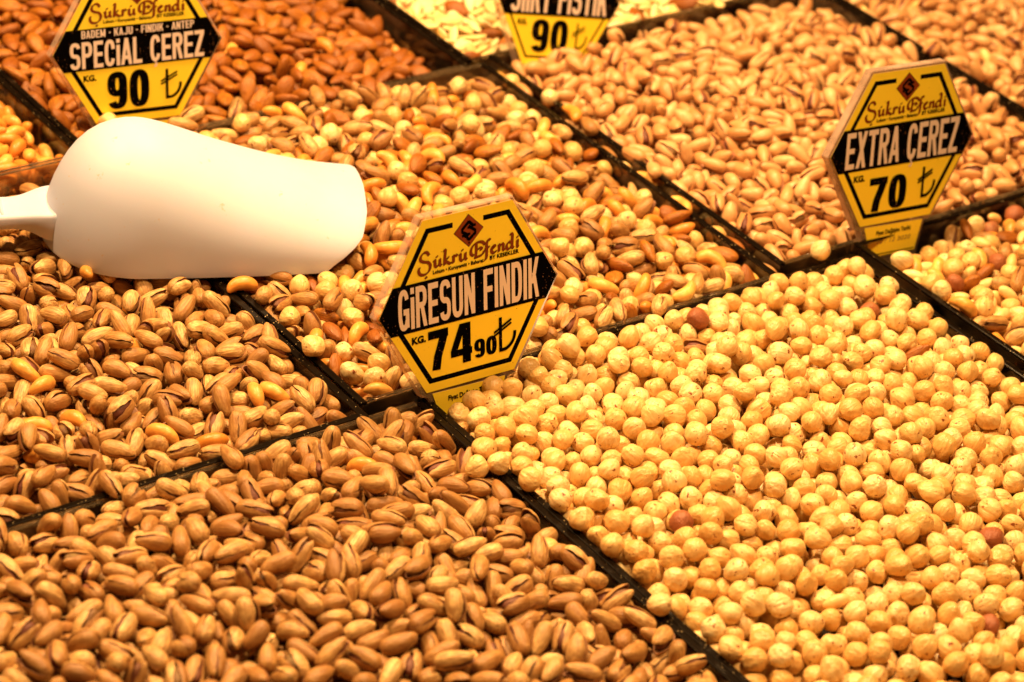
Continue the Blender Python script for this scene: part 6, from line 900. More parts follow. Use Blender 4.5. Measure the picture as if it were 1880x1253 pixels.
17,82,31,14,1,101,139,14,16,60,10,1,632,113,31,66,92,14,0,313,132,24,11,42,12,1,606,125,52,48,26,15,1,492,144,59,7,28,12,0,415,141,68,35,15,10,1,154,129,65,43,96,15,3,466,150,29,83,32,9,0,236,140,50,15,83,8,0,331,123,2,56,
40,14,0,216,126,39,85,81,14,1,525,116,59,62,12,10,0,265,128,84,64,44,10,0,170,111,71,49,20,14,0,564,137,82,54,73,9,0,195,126,93,41,59,10,1,478,128,90,78,48,15,0,377,143,34,94,62,15,3,346,144,71,50,89,8,0,594,146,35,88,77,
12,0,74,131,17,53,53,15,1,59,113,79,18,31,15,0,176,138,5,38,35,8,1,289,133,10,39,70,9,1,317,153,52,40,28,8,0,543,140,67,5,37,14,2,134,124,44,84,84,14,0,432,129,29,58,20,14,1,363,128,71,89,33,13,0,264,144,29,90,37,12,2,648,
130,31,59,59,8,0,523,135,4,37,55,11,0,607,133,91,32,32,10,1,647,108,93,43,51,12,4,455,140,20,29,83,10,0,114,116,40,3,36,9,0,51,93,4,46,53,10,3,116,139,57,97,57,10,1,97,130,51,1,56,14,0,314,136,27,87,27,14,1,366,156,23,55,
56,13,0,167,130,89,72,68,15,0,491,139,67,88,30,13,0,581,133,49,19,87,15,1,336,149,84,83,38,12,2,53,128,47,77,90,13,0,277,130,21,88,43,10,1,199,128,38,69,22,8,0,405,142,87,79,56,8,0,142,142,84,32,34,9,2,225,122,65,56,95,15,
2,318,113,92,26,48,13,1,635,129,85,66,19,13,0,505,126,19,76,77,10,0,245,139,9,71,34,12,1,347,126,83,65,73,13,1,536,126,30,5,55,10,0,55,108,83,43,34,9,0,380,133,86,79,41,13,0,442,125,79,45,41,12,0,221,141,3,49,60,10,1,469,
134,16,30,36,12,1,554,144,23,89,38,13,0,191,146,46,81,87,10,0,77,124,31,73,69,9,1,613,123,59,38,4,9,3,306,146,81,73,79,15,0,152,129,54,68,24,8,1,122,129,38,34,35,8,1,440,142,68,23,21,13,1,270,144,99,51,50,8,1,391,150,14,35,
76,15,3,157,109,22,54,44,9,2,647,143,93,49,27,13,0,489,138,50,27,44,14,0,348,145,60,14,16,10,0,320,112,54,55,94,15,1,90,137,52,58,87,14,1,319,131,66,85,76,10,0,235,152,81,44,23,10,1,328,152,40,2,57,13,0,588,139,39,6,29,9,
0,510,143,21,72,55,15,1,201,128,71,77,82,13,0,56,141,85,21,52,12,0,155,147,31,32,76,12,1,467,126,71,18,22,10,0,173,131,8,62,64,15,1,374,139,80,61,74,14,0,531,137,40,12,76,11,1,59,114,10,74,43,14,2,287,135,48,27,79,8,0,239,
129,27,67,10,11,1,53,93,46,30,94,10,2,549,123,17,28,67,12,1,430,132,79,78,26,14,0,207,146,48,17,86,15,0,465,149,7,39,40,8,1,259,137,26,74,14,8,1,403,150,71,13,46,15,1,151,127,64,8,30,14,0,561,142,96,37,50,9,1,98,127,72,32,
21,10,0,615,139,83,35,57,8,1,601,126,50,29,37,15,0,122,139,69,45,34,10,1,65,131,66,44,10,11,0,648,120,12,47,50,11,2,297,120,22,68,85,14,3,180,138,50,74,72,15,1,302,148,90,22,59,8,3,139,148,25,10,66,9,1,328,144,56,73,89,12,
0,232,144,19,29,45,13,1,54,115,30,33,19,10,0,89,144,59,69,90,9,0,429,152,72,68,81,15,0,525,144,67,82,74,8,2,508,127,37,3,37,14,1,457,142,48,68,91,8,1,556,125,76,9,49,15,0,256,141,72,64,18,8,1,394,135,27,67,67,13,1,372,139,
93,67,39,9,0,105,121,69,17,37,15,3,206,130,53,53,97,9,0,479,147,21,57,50,13,0,193,149,18,12,47,8,1,277,135,60,55,96,13,0,157,152,38,63,41,12,0,109,149,73,59,22,14,1,584,125,30,51,93,13,1,611,119,12,43,66,9,1,168,134,8,37,
36,9,2,56,95,9,28,60,9,0,529,131,31,50,13,10,0,131,135,36,41,82,8,1,607,140,69,41,21,10,0,426,132,56,44,24,13,1,308,149,12,21,37,10,1,642,113,23,12,45,14,2,320,133,22,30,57,10,0,346,146,80,32,37,15,0,57,115,22,34,83,12,1,
81,128,32,12,57,11,1,292,124,9,55,49,15,0,501,145,39,94,43,9,1,58,139,41,59,4,9,0,244,141,57,41,67,9,0,134,111,91,72,41,12,1,216,141,58,93,59,14,1,382,148,63,41,27,12,2,85,103,69,71,10,12,1,390,128,46,35,85,10,0,449,145,69,
39,15,14,0,515,125,70,70,10,9,3,110,135,46,89,65,10,0,171,155,50,53,15,10,1,186,132,31,76,50,9,2,482,136,45,32,20,10,0,96,123,55,39,44,14,1,297,139,69,83,62,12,1,538,129,88,33,33,11,0,565,136,51,68,94,13,0,258,126,65,96,48,
9,0,309,156,41,41,8,14,2,633,124,63,63,6,11,0,270,146,79,50,47,15,1,410,147,26,36,59,9,0,84,143,58,50,94,9,0,618,136,42,35,47,14,1,349,138,83,16,39,12,0,426,127,72,77,77,9,2,526,145,54,91,76,8,1,147,146,47,93,72,15,1,667,
112,40,14,45,15,0,578,121,76,50,25,13,0,132,132,59,4,33,10,1,66,106,63,25,9,14,0,232,140,86,82,58,10,2,385,142,88,70,73,8,1,66,126,41,82,85,10,0,167,140,43,13,82,12,0,456,138,27,26,69,11,1,611,120,17,17,67,14,2,436,149,45,
97,38,8,1,193,138,27,74,40,8,1,645,115,78,50,81,12,0,485,144,46,48,94,14,1,305,142,23,41,88,12,0,343,156,67,57,75,15,1,55,92,34,17,83,12,2,364,129,77,12,49,12,1,221,152,84,41,21,9,1,508,133,30,25,84,13,1,116,146,61,54,77,
13,1,587,136,11,22,63,10,0,431,128,42,46,19,13,1,326,142,17,50,29,12,2,196,157,5,66,53,9,1,375,146,61,12,25,15,1,241,142,64,63,87,10,1,239,121,63,10,76,9,0,296,129,66,23,26,11,2,555,140,82,25,49,13,0,207,130,17,77,33,12,0,
171,126,79,43,67,8,1,397,127,52,48,81,15,0,50,113,42,64,45,9,0,81,134,49,31,95,8,2,664,117,48,74,93,13,1,260,131,45,1,52,9,0,353,146,22,27,63,8,0,279,145,84,58,45,13,1,619,111,93,43,46,14,0,78,96,48,33,3,11,0,578,125,6,28,
45,8,1,51,139,75,36,50,15,0,164,147,17,16,55,12,0,132,131,46,13,65,10,1,453,129,39,15,17,12,0,526,123,47,33,76,12,2,107,136,75,28,18,13,2,328,131,70,29,21,9,1,614,132,47,5,28,12,0,513,141,20,63,39,12,1,215,144,12,38,79,8,
0,458,146,21,82,26,14,0,431,137,90,60,23,9,0,635,120,61,96,47,12,0,365,132,17,52,29,12,0,490,126,86,62,54,13,2,282,117,64,10,63,9,0,153,125,55,51,56,9,2,582,144,25,88,34,14,1,59,123,64,92,67,10,0,54,92,20,60,41,10,2,559,131,
48,61,81,8,0,184,144,49,40,18,10,1,384,150,36,64,21,13,1,656,133,59,22,16,13,0,410,137,75,62,43,10,2,257,145,34,6,42,15,0,131,139,14,81,38,15,0,297,134,30,43,33,9,0,344,159,49,79,15,12,1,589,120,14,20,31,10,4,317,143,54,1,
57,10,1,212,134,17,19,43,10,1,272,132,66,68,9,14,0,79,128,59,23,18,15,0,471,130,83,79,65,8,1,542,117,27,81,71,15,1,522,128,13,45,55,12,2,449,144,10,34,57,14,3,545,144,71,76,74,14,0,338,140,94,50,48,13,0,426,149,58,15,16,8,
0,58,142,55,35,13,8,0,109,132,35,41,58,10,1,127,122,49,8,76,10,0,346,110,70,71,75,9,1,69,109,1,43,52,14,0,621,119,32,33,38,14,0,580,127,88,61,27,13,0,162,139,53,77,9,12,0,506,116,51,25,17,10,1,384,138,29,12,67,15,1,510,150,
64,34,34,10,0,141,146,88,46,18,15,0,368,152,87,62,71,13,0,646,114,55,44,90,10,2,254,126,50,49,11,9,1,602,135,2,63,49,11,0,485,150,21,40,45,8,0,196,134,46,20,13,10,0,263,150,62,10,73,10,0,56,94,41,48,85,11,1,218,122,41,93,
62,12,1,307,155,42,69,9,10,1,411,137,74,17,74,15,0,177,153,56,46,32,8,2,149,124,42,9,77,9,1,665,113,23,65,81,14,1,499,134,34,91,32,15,0,237,141,34,80,16,15,0,536,109,43,40,88,14,1,91,136,24,91,40,9,1,60,127,38,70,17,13,1,
565,123,62,36,6,11,1,283,159,2,41,50,9,0,299,138,10,67,33,15,1,541,130,86,25,33,8,2,522,146,88,20,52,11,0,340,156,72,35,14,13,3,134,143,22,90,40,12,0,358,142,65,37,18,8,0,419,152,21,87,42,15,1,626,117,75,21,21,15,0,455,144,
62,54,8,11,0,269,117,68,69,8,15,3,608,130,78,88,64,11,2,425,130,25,85,73,8,1,189,140,10,34,52,10,0,480,144,46,91,76,10,1,68,147,21,57,65,9,1,125,127,62,61,72,12,0,209,126,48,60,16,14,1,548,109,63,80,85,9,1,579,138,46,32,35,
8,1,156,129,53,43,96,12,0,402,135,16,45,78,14,0,120,102,9,54,50,10,1,76,125,31,10,71,12,0,273,146,71,40,9,8,0,53,113,5,52,48,13,0,67,93,84,29,31,9,1,502,131,88,79,58,9,1,96,117,27,60,31,14,0,503,154,91,65,56,14,0,343,132,
91,74,58,12,0,215,148,94,49,38,10,1,169,145,15,63,50,11,0,661,116,9,66,47,12,1,51,135,50,6,28,15,1,244,151,28,45,43,11,0,354,156,55,42,96,12,1,616,120,65,55,10,10,0,301,149,24,62,46,9,1,557,125,69,64,32,10,0,137,148,13,80,
48,14,0,462,137,63,90,24,10,0,541,141,64,17,16,13,0,325,148,8,37,46,10,1,249,128,87,49,38,15,4,106,133,55,61,39,11,3,226,133,63,59,28,14,0,404,148,45,75,31,10,1,423,139,73,67,85,10,3,261,140,83,22,39,14,0,73,107,35,63,83,
14,0,73,136,28,57,84,15,1,581,137,78,14,31,14,2,520,138,22,88,38,9,0,191,136,13,76,68,15,2,612,134,51,41,67,14,0,154,136,43,65,79,10,2,58,93,64,16,20,8,1,127,131,91,44,45,15,1,560,126,28,50,83,14,1,656,118,57,34,10,10,1,284,
131,13,68,50,11,2,625,114,73,25,49,13,2,443,150,6,56,48,8,0,419,150,75,84,49,14,0,59,128,85,81,40,11,1,101,135,69,41,20,8,1,319,135,27,71,44,10,0,248,133,29,90,52,10,0,496,133,44,46,99,15,2,167,109,78,64,57,11,1,233,149,41,
93,71,12,0,220,133,27,63,16,8,1,395,145,51,38,3,10,0,467,141,76,65,76,10,2,134,145,69,22,25,9,1,563,143,54,71,54,13,0,583,133,39,27,52,9,1,413,130,1,47,48,11,1,351,141,87,34,28,10,2,80,143,35,94,50,13,0,541,126,78,60,51,12,
1,50,112,5,53,49,15,0,156,122,57,6,31,10,1,176,126,3,44,50,10,0,160,143,39,1,53,9,0,642,125,53,55,29,8,1,271,137,49,2,53,12,0,198,133,35,51,74,11,1,297,128,45,2,41,8,1,57,93,94,70,52,10,0,381,152,43,90,23,10,1,534,145,91,
57,50,13,2,513,136,77,78,46,8,0,665,100,54,30,94,9,1,332,152,44,18,87,14,0,382,131,48,16,14,13,1,54,140,66,41,34,13,1,420,154,45,84,57,14,0,135,131,67,25,49,12,0,321,135,24,86,28,12,1,227,141,47,18,48,11,1,70,122,69,67,87,
13,2,82,107,36,91,29,14,1,578,125,8,27,53,13,1,653,116,48,68,17,15,0,497,127,8,31,55,12,2,247,141,82,39,34,10,0,249,123,17,60,30,13,2,299,144,13,29,62,15,1,479,137,69,48,5,10,0,462,145,61,56,97,13,0,551,130,77,57,37,9,0,194,
146,43,9,23,15,1,121,124,75,16,48,15,0,354,142,77,78,70,10,1,408,139,44,88,31,10,1,209,110,47,2,37,8,1,71,141,87,25,30,8,0,152,127,40,30,87,12,1,216,130,39,46,79,15,0,95,137,29,46,46,14,4,166,141,23,66,37,15,0,502,149,58,
47,47,9,2,542,109,3,60,44,10,0,64,105,49,26,93,11,1,431,139,86,53,60,14,0,50,93,1,47,50,14,1,391,139,64,7,33,11,0,285,127,88,58,46,10,0,653,108,27,33,67,8,1,619,125,68,55,51,15,1,329,135,24,29,86,15,0,310,129,28,32,88,13,
0,73,124,24,66,27,12,0,133,140,51,37,93,11,1,256,142,41,79,76,15,0,571,142,1,41,44,14,1,594,131,16,54,27,11,5,278,142,46,80,11,8,1,647,123,80,72,75,12,0,73,147,54,34,15,13,0,554,133,86,67,21,11,1,519,137,5,59,41,11,0,204,
125,65,19,20,9,0,221,139,58,70,58,10,1,184,147,27,53,8,12,2,246,127,35,81,18,8,0,357,133,47,30,7,13,1,123,122,32,11,73,10,2,78,113,90,23,51,10,1,384,145,69,48,7,10,1,152,132,56,69,7,15,1,451,136,19,79,38,15,1,322,151,75,72,
69,10,1,478,141,59,75,90,14,0,421,132,94,65,46,8,2,168,148,57,8,29,12,0,534,132,63,90,27,13,1,66,94,57,74,90,13,1,317,129,86,73,73,8,1,541,108,24,28,77,10,2,398,130,67,43,58,13,0,272,128,9,44,42,14,1,601,133,25,92,50,8,0,
637,123,76,77,70,10,1,187,129,43,92,72,15,0,67,131,14,44,62,15,2,210,137,25,57,18,11,0,574,136,60,15,15,13,1,121,139,91,66,36,9,1,50,112,56,7,63,9,0,550,123,25,54,31,14,0,95,116,29,28,84,13,1,507,139,65,68,70,15,0,140,118,
54,12,21,13,0,141,146,49,8,23,14,1,346,145,39,53,34,9,0,448,123,88,27,37,10,1,302,141,30,48,57,12,1,552,143,18,56,56,12,0,367,124,29,39,89,9,1,251,129,27,49,70,11,0,450,146,39,41,4,9,4,375,142,8,64,50,8,2,161,129,56,80,84,
9,1,106,128,60,66,60,12,1,658,125,59,89,78,10,1,415,114,35,14,33,12,0,234,138,90,63,72,13,1,50,129,93,46,28,15,0,479,132,50,23,53,13,1,600,124,27,65,10,15,0,186,112,89,72,35,8,0,90,98,19,36,76,12,1,391,123,16,46,70,15,0,201,
127,55,96,32,10,1,88,139,63,3,39,15,1,68,116,56,57,19,8,2,433,136,32,77,17,12,0,274,123,40,20,82,11,0,183,143,16,79,70,13,2,63,92,81,62,61,13,2,460,127,5,48,47,11,0,264,141,83,70,68,9,1,349,137,66,63,5,10,1,546,127,69,68,
85,8,2,407,140,60,44,2,8,2,301,128,66,48,62,13,0,514,135,72,7,57,8,0,159,146,42,43,76,10,0,91,116,2,55,42,14,1,226,121,35,55,5,12,1,127,117,27,64,62,12,0,248,127,57,80,13,13,0,74,137,40,58,5,13,2,630,121,45,58,6,8,1,333,127,
74,10,62,9,2,387,131,91,66,57,12,0,603,125,47,33,14,9,1,291,110,18,37,84,14,3,455,101,80,74,63,12,0,108,120,26,69,64,10,1,191,137,19,40,72,11,0,61,124,9,37,67,12,1,657,109,53,32,10,13,0,51,106,30,50,48,9,0,216,135,33,69,7,
14,0,418,129,36,10,76,8,0,153,129,77,42,74,9,1,318,141,87,74,41,9,0,561,127,36,21,15,9,1,372,141,89,63,44,13,3,108,145,45,59,28,10,1,499,134,30,30,76,9,1,528,142,18,61,41,14,1,538,124,5,33,37,15,0,261,141,72,92,39,10,0,584,
122,86,40,71,12,1,130,126,24,77,18,12,1,455,131,67,63,28,15,0,139,144,45,28,6,13,3,98,118,37,76,67,11,0,435,136,95,50,38,14,1,307,128,32,88,73,10,1,330,118,80,23,25,9,0,280,137,40,33,38,12,0,260,115,26,64,49,10,1,354,129,
67,79,54,9,1,168,129,61,76,85,8,1,630,116,34,40,92,10,0,194,123,50,78,88,12,0,242,124,5,47,67,11,1,61,92,20,10,55,11,0,494,108,8,30,59,9,2,393,143,43,53,19,10,0,559,136,21,59,76,14,2,602,121,35,86,79,8,0,150,111,98,42,42,
10,0,82,113,75,43,68,11,2,56,126,83,49,74,13,0,499,128,86,83,50,12,1,532,125,70,58,8,9,1,580,113,48,78,14,13,0,663,110,42,72,90,8,0,466,125,79,84,42,12,3,118,138,8,60,34,11,2,215,133,53,45,30,9,0,338,133,73,7,59,8,0,96,135,
21,30,84,9,2,267,128,37,50,67,10,0,242,137,64,34,89,15,1,175,116,46,88,68,9,0,292,140,52,92,32,13,1,486,145,39,78,22,12,0,146,128,14,37,68,8,1,415,130,36,95,45,13,0,580,136,59,55,92,8,1,438,120,30,7,32,8,0,313,126,75,14,27,
8,2,393,131,55,66,13,11,1,95,110,14,78,43,14,2,666,98,43,78,89,8,1,486,124,51,90,29,14,5,550,129,51,9,66,10,1,527,135,37,82,16,12,1,454,127,44,59,23,14,0,50,91,95,44,47,8,1,383,110,64,83,41,15,1,644,104,42,81,43,10,1,114,
131,84,63,74,13,0,186,122,75,36,30,8,1,263,131,78,33,12,9,1,141,127,39,78,18,10,1,241,145,60,85,41,13,0,320,120,71,75,18,8,1,213,106,77,18,33,9,1,420,119,56,32,76,12,1,345,126,41,55,27,14,0,284,135,40,17,48,13,2,307,141,93,
51,47,13,2,93,105,17,23,67,10,0,223,131,94,59,56,10,1,398,123,45,53,98,14,1,627,105,71,43,60,15,1,610,118,50,30,5,12,0,468,142,30,50,56,11,0,506,123,6,63,42,10,3,478,123,63,4,61,15,0,524,112,93,27,42,12,2,375,108,28,85,27,
12,0,661,110,23,79,79,9,0,499,141,37,84,24,15,0,237,108,40,60,24,9,1,206,122,87,76,45,9,0,172,131,77,82,70,8,1,364,125,24,24,76,8,0,252,127,72,77,71,8,0,451,125,26,77,28,8,1,582,113,53,38,81,9,0,429,137,16,81,65,8,0,153,115,
52,30,24,15,21,405,151,46,88,20,13,], ),
 'MRR': ([
47,571,110,24,74,27,56,1,433,108,82,15,61,61,1,526,120,50,74,22,61,7,256,124,4,45,51,57,22,599,111,51,75,18,62,67,392,119,56,36,80,61,6,564,124,68,86,33,62,21,426,114,41,56,70,61,], [
49,171,106,80,85,42,13,0,478,106,72,74,34,62,1,658,104,13,80,63,14,0,202,118,29,89,44,8,0,240,101,33,15,56,8,1,404,104,70,70,76,10,0,625,103,19,35,84,15,0,292,115,29,84,36,14,0,330,112,61,21,30,14,0,429,87,81,81,64,9,0,415,
145,46,58,27,14,1,577,92,13,80,55,12,0,631,123,73,88,30,11,1,355,124,24,28,69,15,0,658,127,63,66,77,9,1,561,125,39,71,36,8,0,308,100,34,34,68,14,0,458,101,68,57,7,9,0,502,117,20,39,71,15,2,435,134,15,60,42,15,1,665,87,44,
33,95,11,2,383,131,60,97,57,14,1,539,107,49,62,2,12,0,586,113,10,77,45,10,0,605,97,59,33,4,12,1,363,108,35,25,69,10,0,210,103,73,87,68,10,1,261,104,66,82,79,13,1,274,127,85,38,80,11,1,459,128,95,44,41,12,0,643,112,26,14,64,
11,0,230,114,31,64,6,15,1,414,123,50,91,72,13,1,340,134,58,18,76,14,0,438,116,69,45,34,10,1,485,126,55,38,76,10,2,295,108,43,66,16,12,1,430,98,72,68,82,8,0,399,110,22,56,72,12,1,383,96,59,9,76,8,1,150,107,45,51,48,8,2,246,
125,26,45,8,12,1,642,131,38,97,54,58,0,187,119,40,47,88,8,0,572,95,44,88,35,12,0,523,121,98,41,55,15,1,561,111,36,37,54,11,0,648,95,30,9,45,15,0,488,107,28,8,61,15,1,325,109,42,9,24,11,1,621,122,36,62,95,12,0,350,115,30,21,
57,9,2,658,120,47,60,27,10,1,574,132,86,45,62,13,2,543,128,60,95,34,10,1,266,127,36,31,28,9,1,393,122,18,23,70,10,0,303,124,5,45,64,15,0,229,124,59,75,55,15,0,630,104,62,11,21,8,1,322,130,5,53,70,15,0,212,106,68,61,79,13,
0,256,89,85,63,62,9,3,503,118,47,0,48,10,3,177,110,14,50,26,12,0,592,121,91,74,62,10,0,449,116,36,47,68,11,2,288,117,57,43,1,9,2,477,113,17,80,46,57,1,335,113,13,71,67,11,1,193,122,39,20,87,11,1,462,131,56,42,22,10,0,633,
123,17,81,48,12,2,283,94,44,54,25,13,0,243,100,67,32,90,10,0,522,118,79,38,84,8,2,409,125,7,70,57,14,1,504,135,56,86,81,9,1,357,115,61,48,26,10,0,560,122,57,40,25,14,2,261,125,27,93,47,10,0,656,115,86,50,29,12,3,384,109,54,
11,19,8,1,637,138,31,86,22,10,1,206,109,69,49,80,13,0,431,121,68,87,57,12,2,321,115,11,19,54,9,1,227,126,45,36,96,10,1,612,108,48,78,89,11,2,621,125,9,33,63,8,1,241,111,69,44,19,15,1,532,132,83,23,26,14,0,633,106,25,42,51,
11,2,297,127,62,8,69,13,1,508,116,49,60,72,11,1,460,124,59,44,4,15,2,406,112,72,93,51,13,0,591,105,83,68,20,10,2,367,115,92,75,46,8,0,486,123,48,3,38,11,2,571,124,82,45,69,12,2,263,119,57,14,23,61,1,650,117,42,22,9,10,0,446,
130,32,53,64,15,0,606,128,87,80,40,9,0,505,134,42,54,82,14,3,429,118,12,54,23,13,1,342,112,46,64,75,13,0,547,121,76,18,50,9,3,237,112,49,59,87,14,0,665,132,45,57,98,9,0,475,138,48,29,92,11,3,319,110,8,25,62,9,2,365,126,83,
16,41,8,0,507,112,83,73,22,9,0,329,135,29,89,35,9,0,628,117,28,10,34,8,3,413,108,31,74,83,9,2,595,116,38,81,14,11,3,274,118,36,8,66,8,3,297,116,88,51,50,12,0,581,132,46,93,50,8,1,373,112,20,21,65,10,1,487,118,56,38,6,12,2,
662,118,49,76,90,12,0,424,131,30,19,77,10,0,617,125,26,30,10,12,2,344,119,60,41,7,13,1,602,135,38,70,40,10,0,317,123,63,7,54,9,1,637,117,33,5,45,9,0,513,129,80,40,37,15,0,395,98,26,20,80,12,1,543,119,15,63,31,13,0,445,119,
41,48,46,9,1,263,131,68,42,11,10,1,468,118,53,5,71,12,0,549,136,48,83,13,12,3,255,100,79,21,24,11,0,459,134,46,72,6,15,1,370,125,9,60,71,15,2,483,132,4,37,63,14,1,572,127,78,61,76,15,0,456,99,71,82,77,12,0,647,135,33,21,13,
12,3,279,116,42,3,54,11,0,409,105,65,19,85,15,6,311,130,31,95,53,10,1,395,119,17,35,62,8,1,526,133,5,55,54,12,0,336,118,30,59,6,8,1,283,137,54,43,31,15,2,667,129,49,64,55,15,1,550,111,66,96,55,13,1,353,132,14,41,48,11,1,612,
132,13,45,48,14,1,314,107,30,55,51,9,1,293,120,52,76,86,11,2,552,133,66,81,71,10,0,449,125,5,38,67,11,1,426,112,22,13,64,13,0,375,118,38,47,77,14,1,467,103,58,94,31,10,0,481,119,29,83,21,12,2,391,137,73,8,41,13,0,586,126,
83,72,52,12,1,503,138,68,54,75,14,3,645,131,52,47,22,11,4,591,141,79,84,58,60,1,514,122,34,88,26,14,0,477,136,45,13,18,15,3,424,130,81,83,60,11,1,621,119,78,75,70,15,0,559,139,38,51,93,15,1,344,130,43,91,27,14,1,549,121,83,
74,61,12,2,319,122,8,58,50,9,0,368,126,9,72,57,10,2,583,130,39,32,80,58,3,606,143,59,54,30,13,1,448,124,39,44,25,8,0,343,111,65,93,55,14,2,402,126,65,24,12,10,1,498,131,95,46,64,9,2,643,129,53,13,24,11,0,425,113,91,39,46,
9,3,539,108,44,69,5,13,3,383,134,80,21,25,8,0,474,122,26,38,82,13,1,519,137,41,62,91,15,2,509,118,78,31,44,8,2,619,142,91,25,60,12,1,557,121,73,65,39,13,1,358,118,16,37,77,12,5,573,139,38,47,47,14,0,666,117,70,63,45,14,1,
453,111,50,65,54,14,5,550,138,53,27,12,12,0,482,127,44,16,17,10,2,459,130,52,8,26,15,1,593,135,3,56,42,14,0,397,126,13,73,58,13,4,362,126,8,75,43,63,0,655,133,7,60,72,13,0,337,111,16,67,77,9,1,438,117,58,6,72,12,3,478,141,
57,21,17,8,1,500,130,32,48,3,11,0,367,111,66,65,82,57,0,380,141,53,45,50,15,2,574,124,94,55,60,14,0,414,117,25,39,41,13,1,435,133,64,31,7,10,0,608,148,77,33,52,9,4,573,102,98,40,48,12,0,553,149,62,26,12,14,1,405,140,93,28,
47,13,5,535,138,88,45,64,8,1,556,123,61,8,46,13,1,635,135,58,60,44,9,0,387,120,48,54,78,13,2,521,123,54,94,58,8,1,461,127,31,22,61,9,2,479,110,64,60,47,13,5,605,136,69,50,52,11,2,490,129,43,5,67,8,3,563,137,14,72,26,10,3,
391,135,81,88,49,12,8,539,129,99,49,48,8,0,451,132,27,66,90,15,2,467,120,71,24,14,12,1,592,127,32,43,61,13,3,524,117,42,95,33,14,0,507,127,57,48,52,11,1,558,125,58,79,11,15,1,621,143,79,42,19,9,11,489,133,43,72,69,13,1,433,
124,17,72,52,14,8,603,124,85,30,21,15,3,583,134,45,19,82,13,5,466,133,43,45,94,9,0,555,130,76,31,74,9,5,505,120,57,43,96,14,0,529,133,89,53,61,10,1,431,131,31,76,23,13,8,481,132,7,71,45,10,0,536,118,19,83,40,11,1,605,133,
33,67,7,14,2,625,141,11,52,39,8,2,584,147,60,9,23,10,2,511,133,46,5,67,15,0,579,130,83,76,64,15,5,553,132,43,71,49,11,8,483,120,29,21,73,9,4,534,131,37,57,72,14,0,575,137,51,64,82,8,4,567,119,61,82,80,12,2,608,136,34,82,17,
13,8,478,133,24,10,46,9,2,521,122,36,91,29,13,2,496,121,62,72,8,11,2,570,135,34,42,83,14,17,584,131,28,54,88,14,2,514,131,43,42,8,14,1,541,114,7,63,42,15,1,560,128,69,13,70,9,9,614,124,60,25,14,12,7,581,120,55,43,24,13,1,
548,127,53,30,8,14,24,561,119,84,18,41,14,18,581,120,47,6,67,14,0,601,118,38,57,96,11,3,552,124,78,12,52,9,14,583,134,65,63,84,8,], ),
 'BL': ([
548,62,105,25,10,62,37,10,62,89,24,91,46,37,10,53,124,23,50,41,38,8,65,108,50,52,60,38,0,76,121,42,93,30,35,3,95,136,75,60,50,34,9,53,96,57,18,14,35,6,62,118,39,42,82,39,8,138,123,13,42,23,34,8,98,124,20,45,70,37,3,67,89,
13,67,40,39,0,126,119,56,11,77,37,1,82,120,29,49,82,39,1,53,102,14,36,50,38,2,204,126,37,21,85,37,1,184,124,35,7,62,32,8,106,98,37,27,91,37,1,142,120,13,44,48,34,1,46,118,62,23,89,37,5,210,112,22,75,56,38,2,60,95,61,66,72,
34,1,71,106,8,72,46,39,1,149,112,54,46,96,36,3,179,111,22,32,86,36,10,131,97,66,64,68,36,6,106,99,27,24,68,37,1,212,101,42,85,44,39,1,65,87,23,22,71,38,2,158,102,84,51,15,36,0,244,101,28,66,19,37,0,61,109,20,19,65,33,], [
499,62,89,34,68,20,37,5,54,115,46,82,45,35,4,70,139,53,41,91,32,14,95,136,44,19,81,34,1,61,88,7,26,53,32,2,63,117,30,34,74,36,9,61,97,60,64,65,37,6,85,91,48,27,94,33,5,99,112,23,72,27,39,3,131,121,24,67,30,36,9,78,119,10,
37,63,34,6,108,131,11,27,56,33,3,107,106,86,83,50,36,6,143,124,16,59,40,33,2,175,133,53,57,54,34,5,91,106,29,87,31,35,2,187,120,6,37,51,32,2,112,117,42,89,21,32,12,168,109,51,31,95,36,1,228,115,29,79,16,34,5,94,101,24,34,
81,39,7,163,125,50,69,30,33,3,250,114,13,66,35,34,6,143,97,27,86,32,38,3,195,107,39,58,14,38,5,276,108,36,56,45,38,2,92,91,43,55,46,38,6,139,97,76,15,33,35,1,222,102,60,22,84,37,1,250,113,29,92,43,34,4,313,104,8,76,45,32,
8,311,88,23,90,41,33,9,379,87,23,70,29,39,], ),
 'BM': ([
47,197,106,71,28,21,43,1,75,101,73,31,18,42,0,115,110,26,78,25,46,2,276,100,63,86,41,47,1,263,139,68,65,91,46,0,252,92,34,25,64,46,0,161,99,61,18,22,40,1,64,120,72,38,89,41,0,199,126,42,70,31,44,0,64,84,46,50,90,45,1,233,
119,14,24,29,47,1,136,130,55,68,31,46,3,86,124,11,55,69,44,2,154,120,57,94,65,46,3,279,128,44,66,92,40,2,220,125,33,8,35,42,0,65,133,11,21,60,44,4,312,130,54,51,70,41,0,50,120,58,4,67,42,3,186,127,55,39,7,41,1,102,130,56,
66,24,46,1,52,102,56,51,1,42,2,341,130,98,46,47,40,1,243,135,61,4,35,46,4,223,137,75,56,78,42,7,123,135,28,57,10,46,4,355,139,79,10,46,47,1,174,130,36,43,62,46,4,152,126,66,93,33,45,2,224,139,26,12,60,45,1,60,129,7,30,58,
47,0,86,122,96,62,44,42,5,323,126,50,66,93,47,3,300,133,59,80,13,43,1,402,133,45,65,96,40,2,341,133,45,57,2,44,0,161,133,78,77,22,44,6,329,144,16,85,56,46,3,109,136,59,66,45,47,1,64,115,83,13,46,41,0,263,138,40,74,31,41,0,
176,143,59,95,66,41,5,77,129,70,6,50,42,1,440,127,20,49,77,45,7,157,128,6,27,40,47,1,306,131,54,43,84,42,2,195,141,78,90,55,41,0,455,143,44,35,93,42,2,385,137,18,40,55,42,0,50,133,22,36,44,47,2,96,132,39,68,54,40,2,235,126,
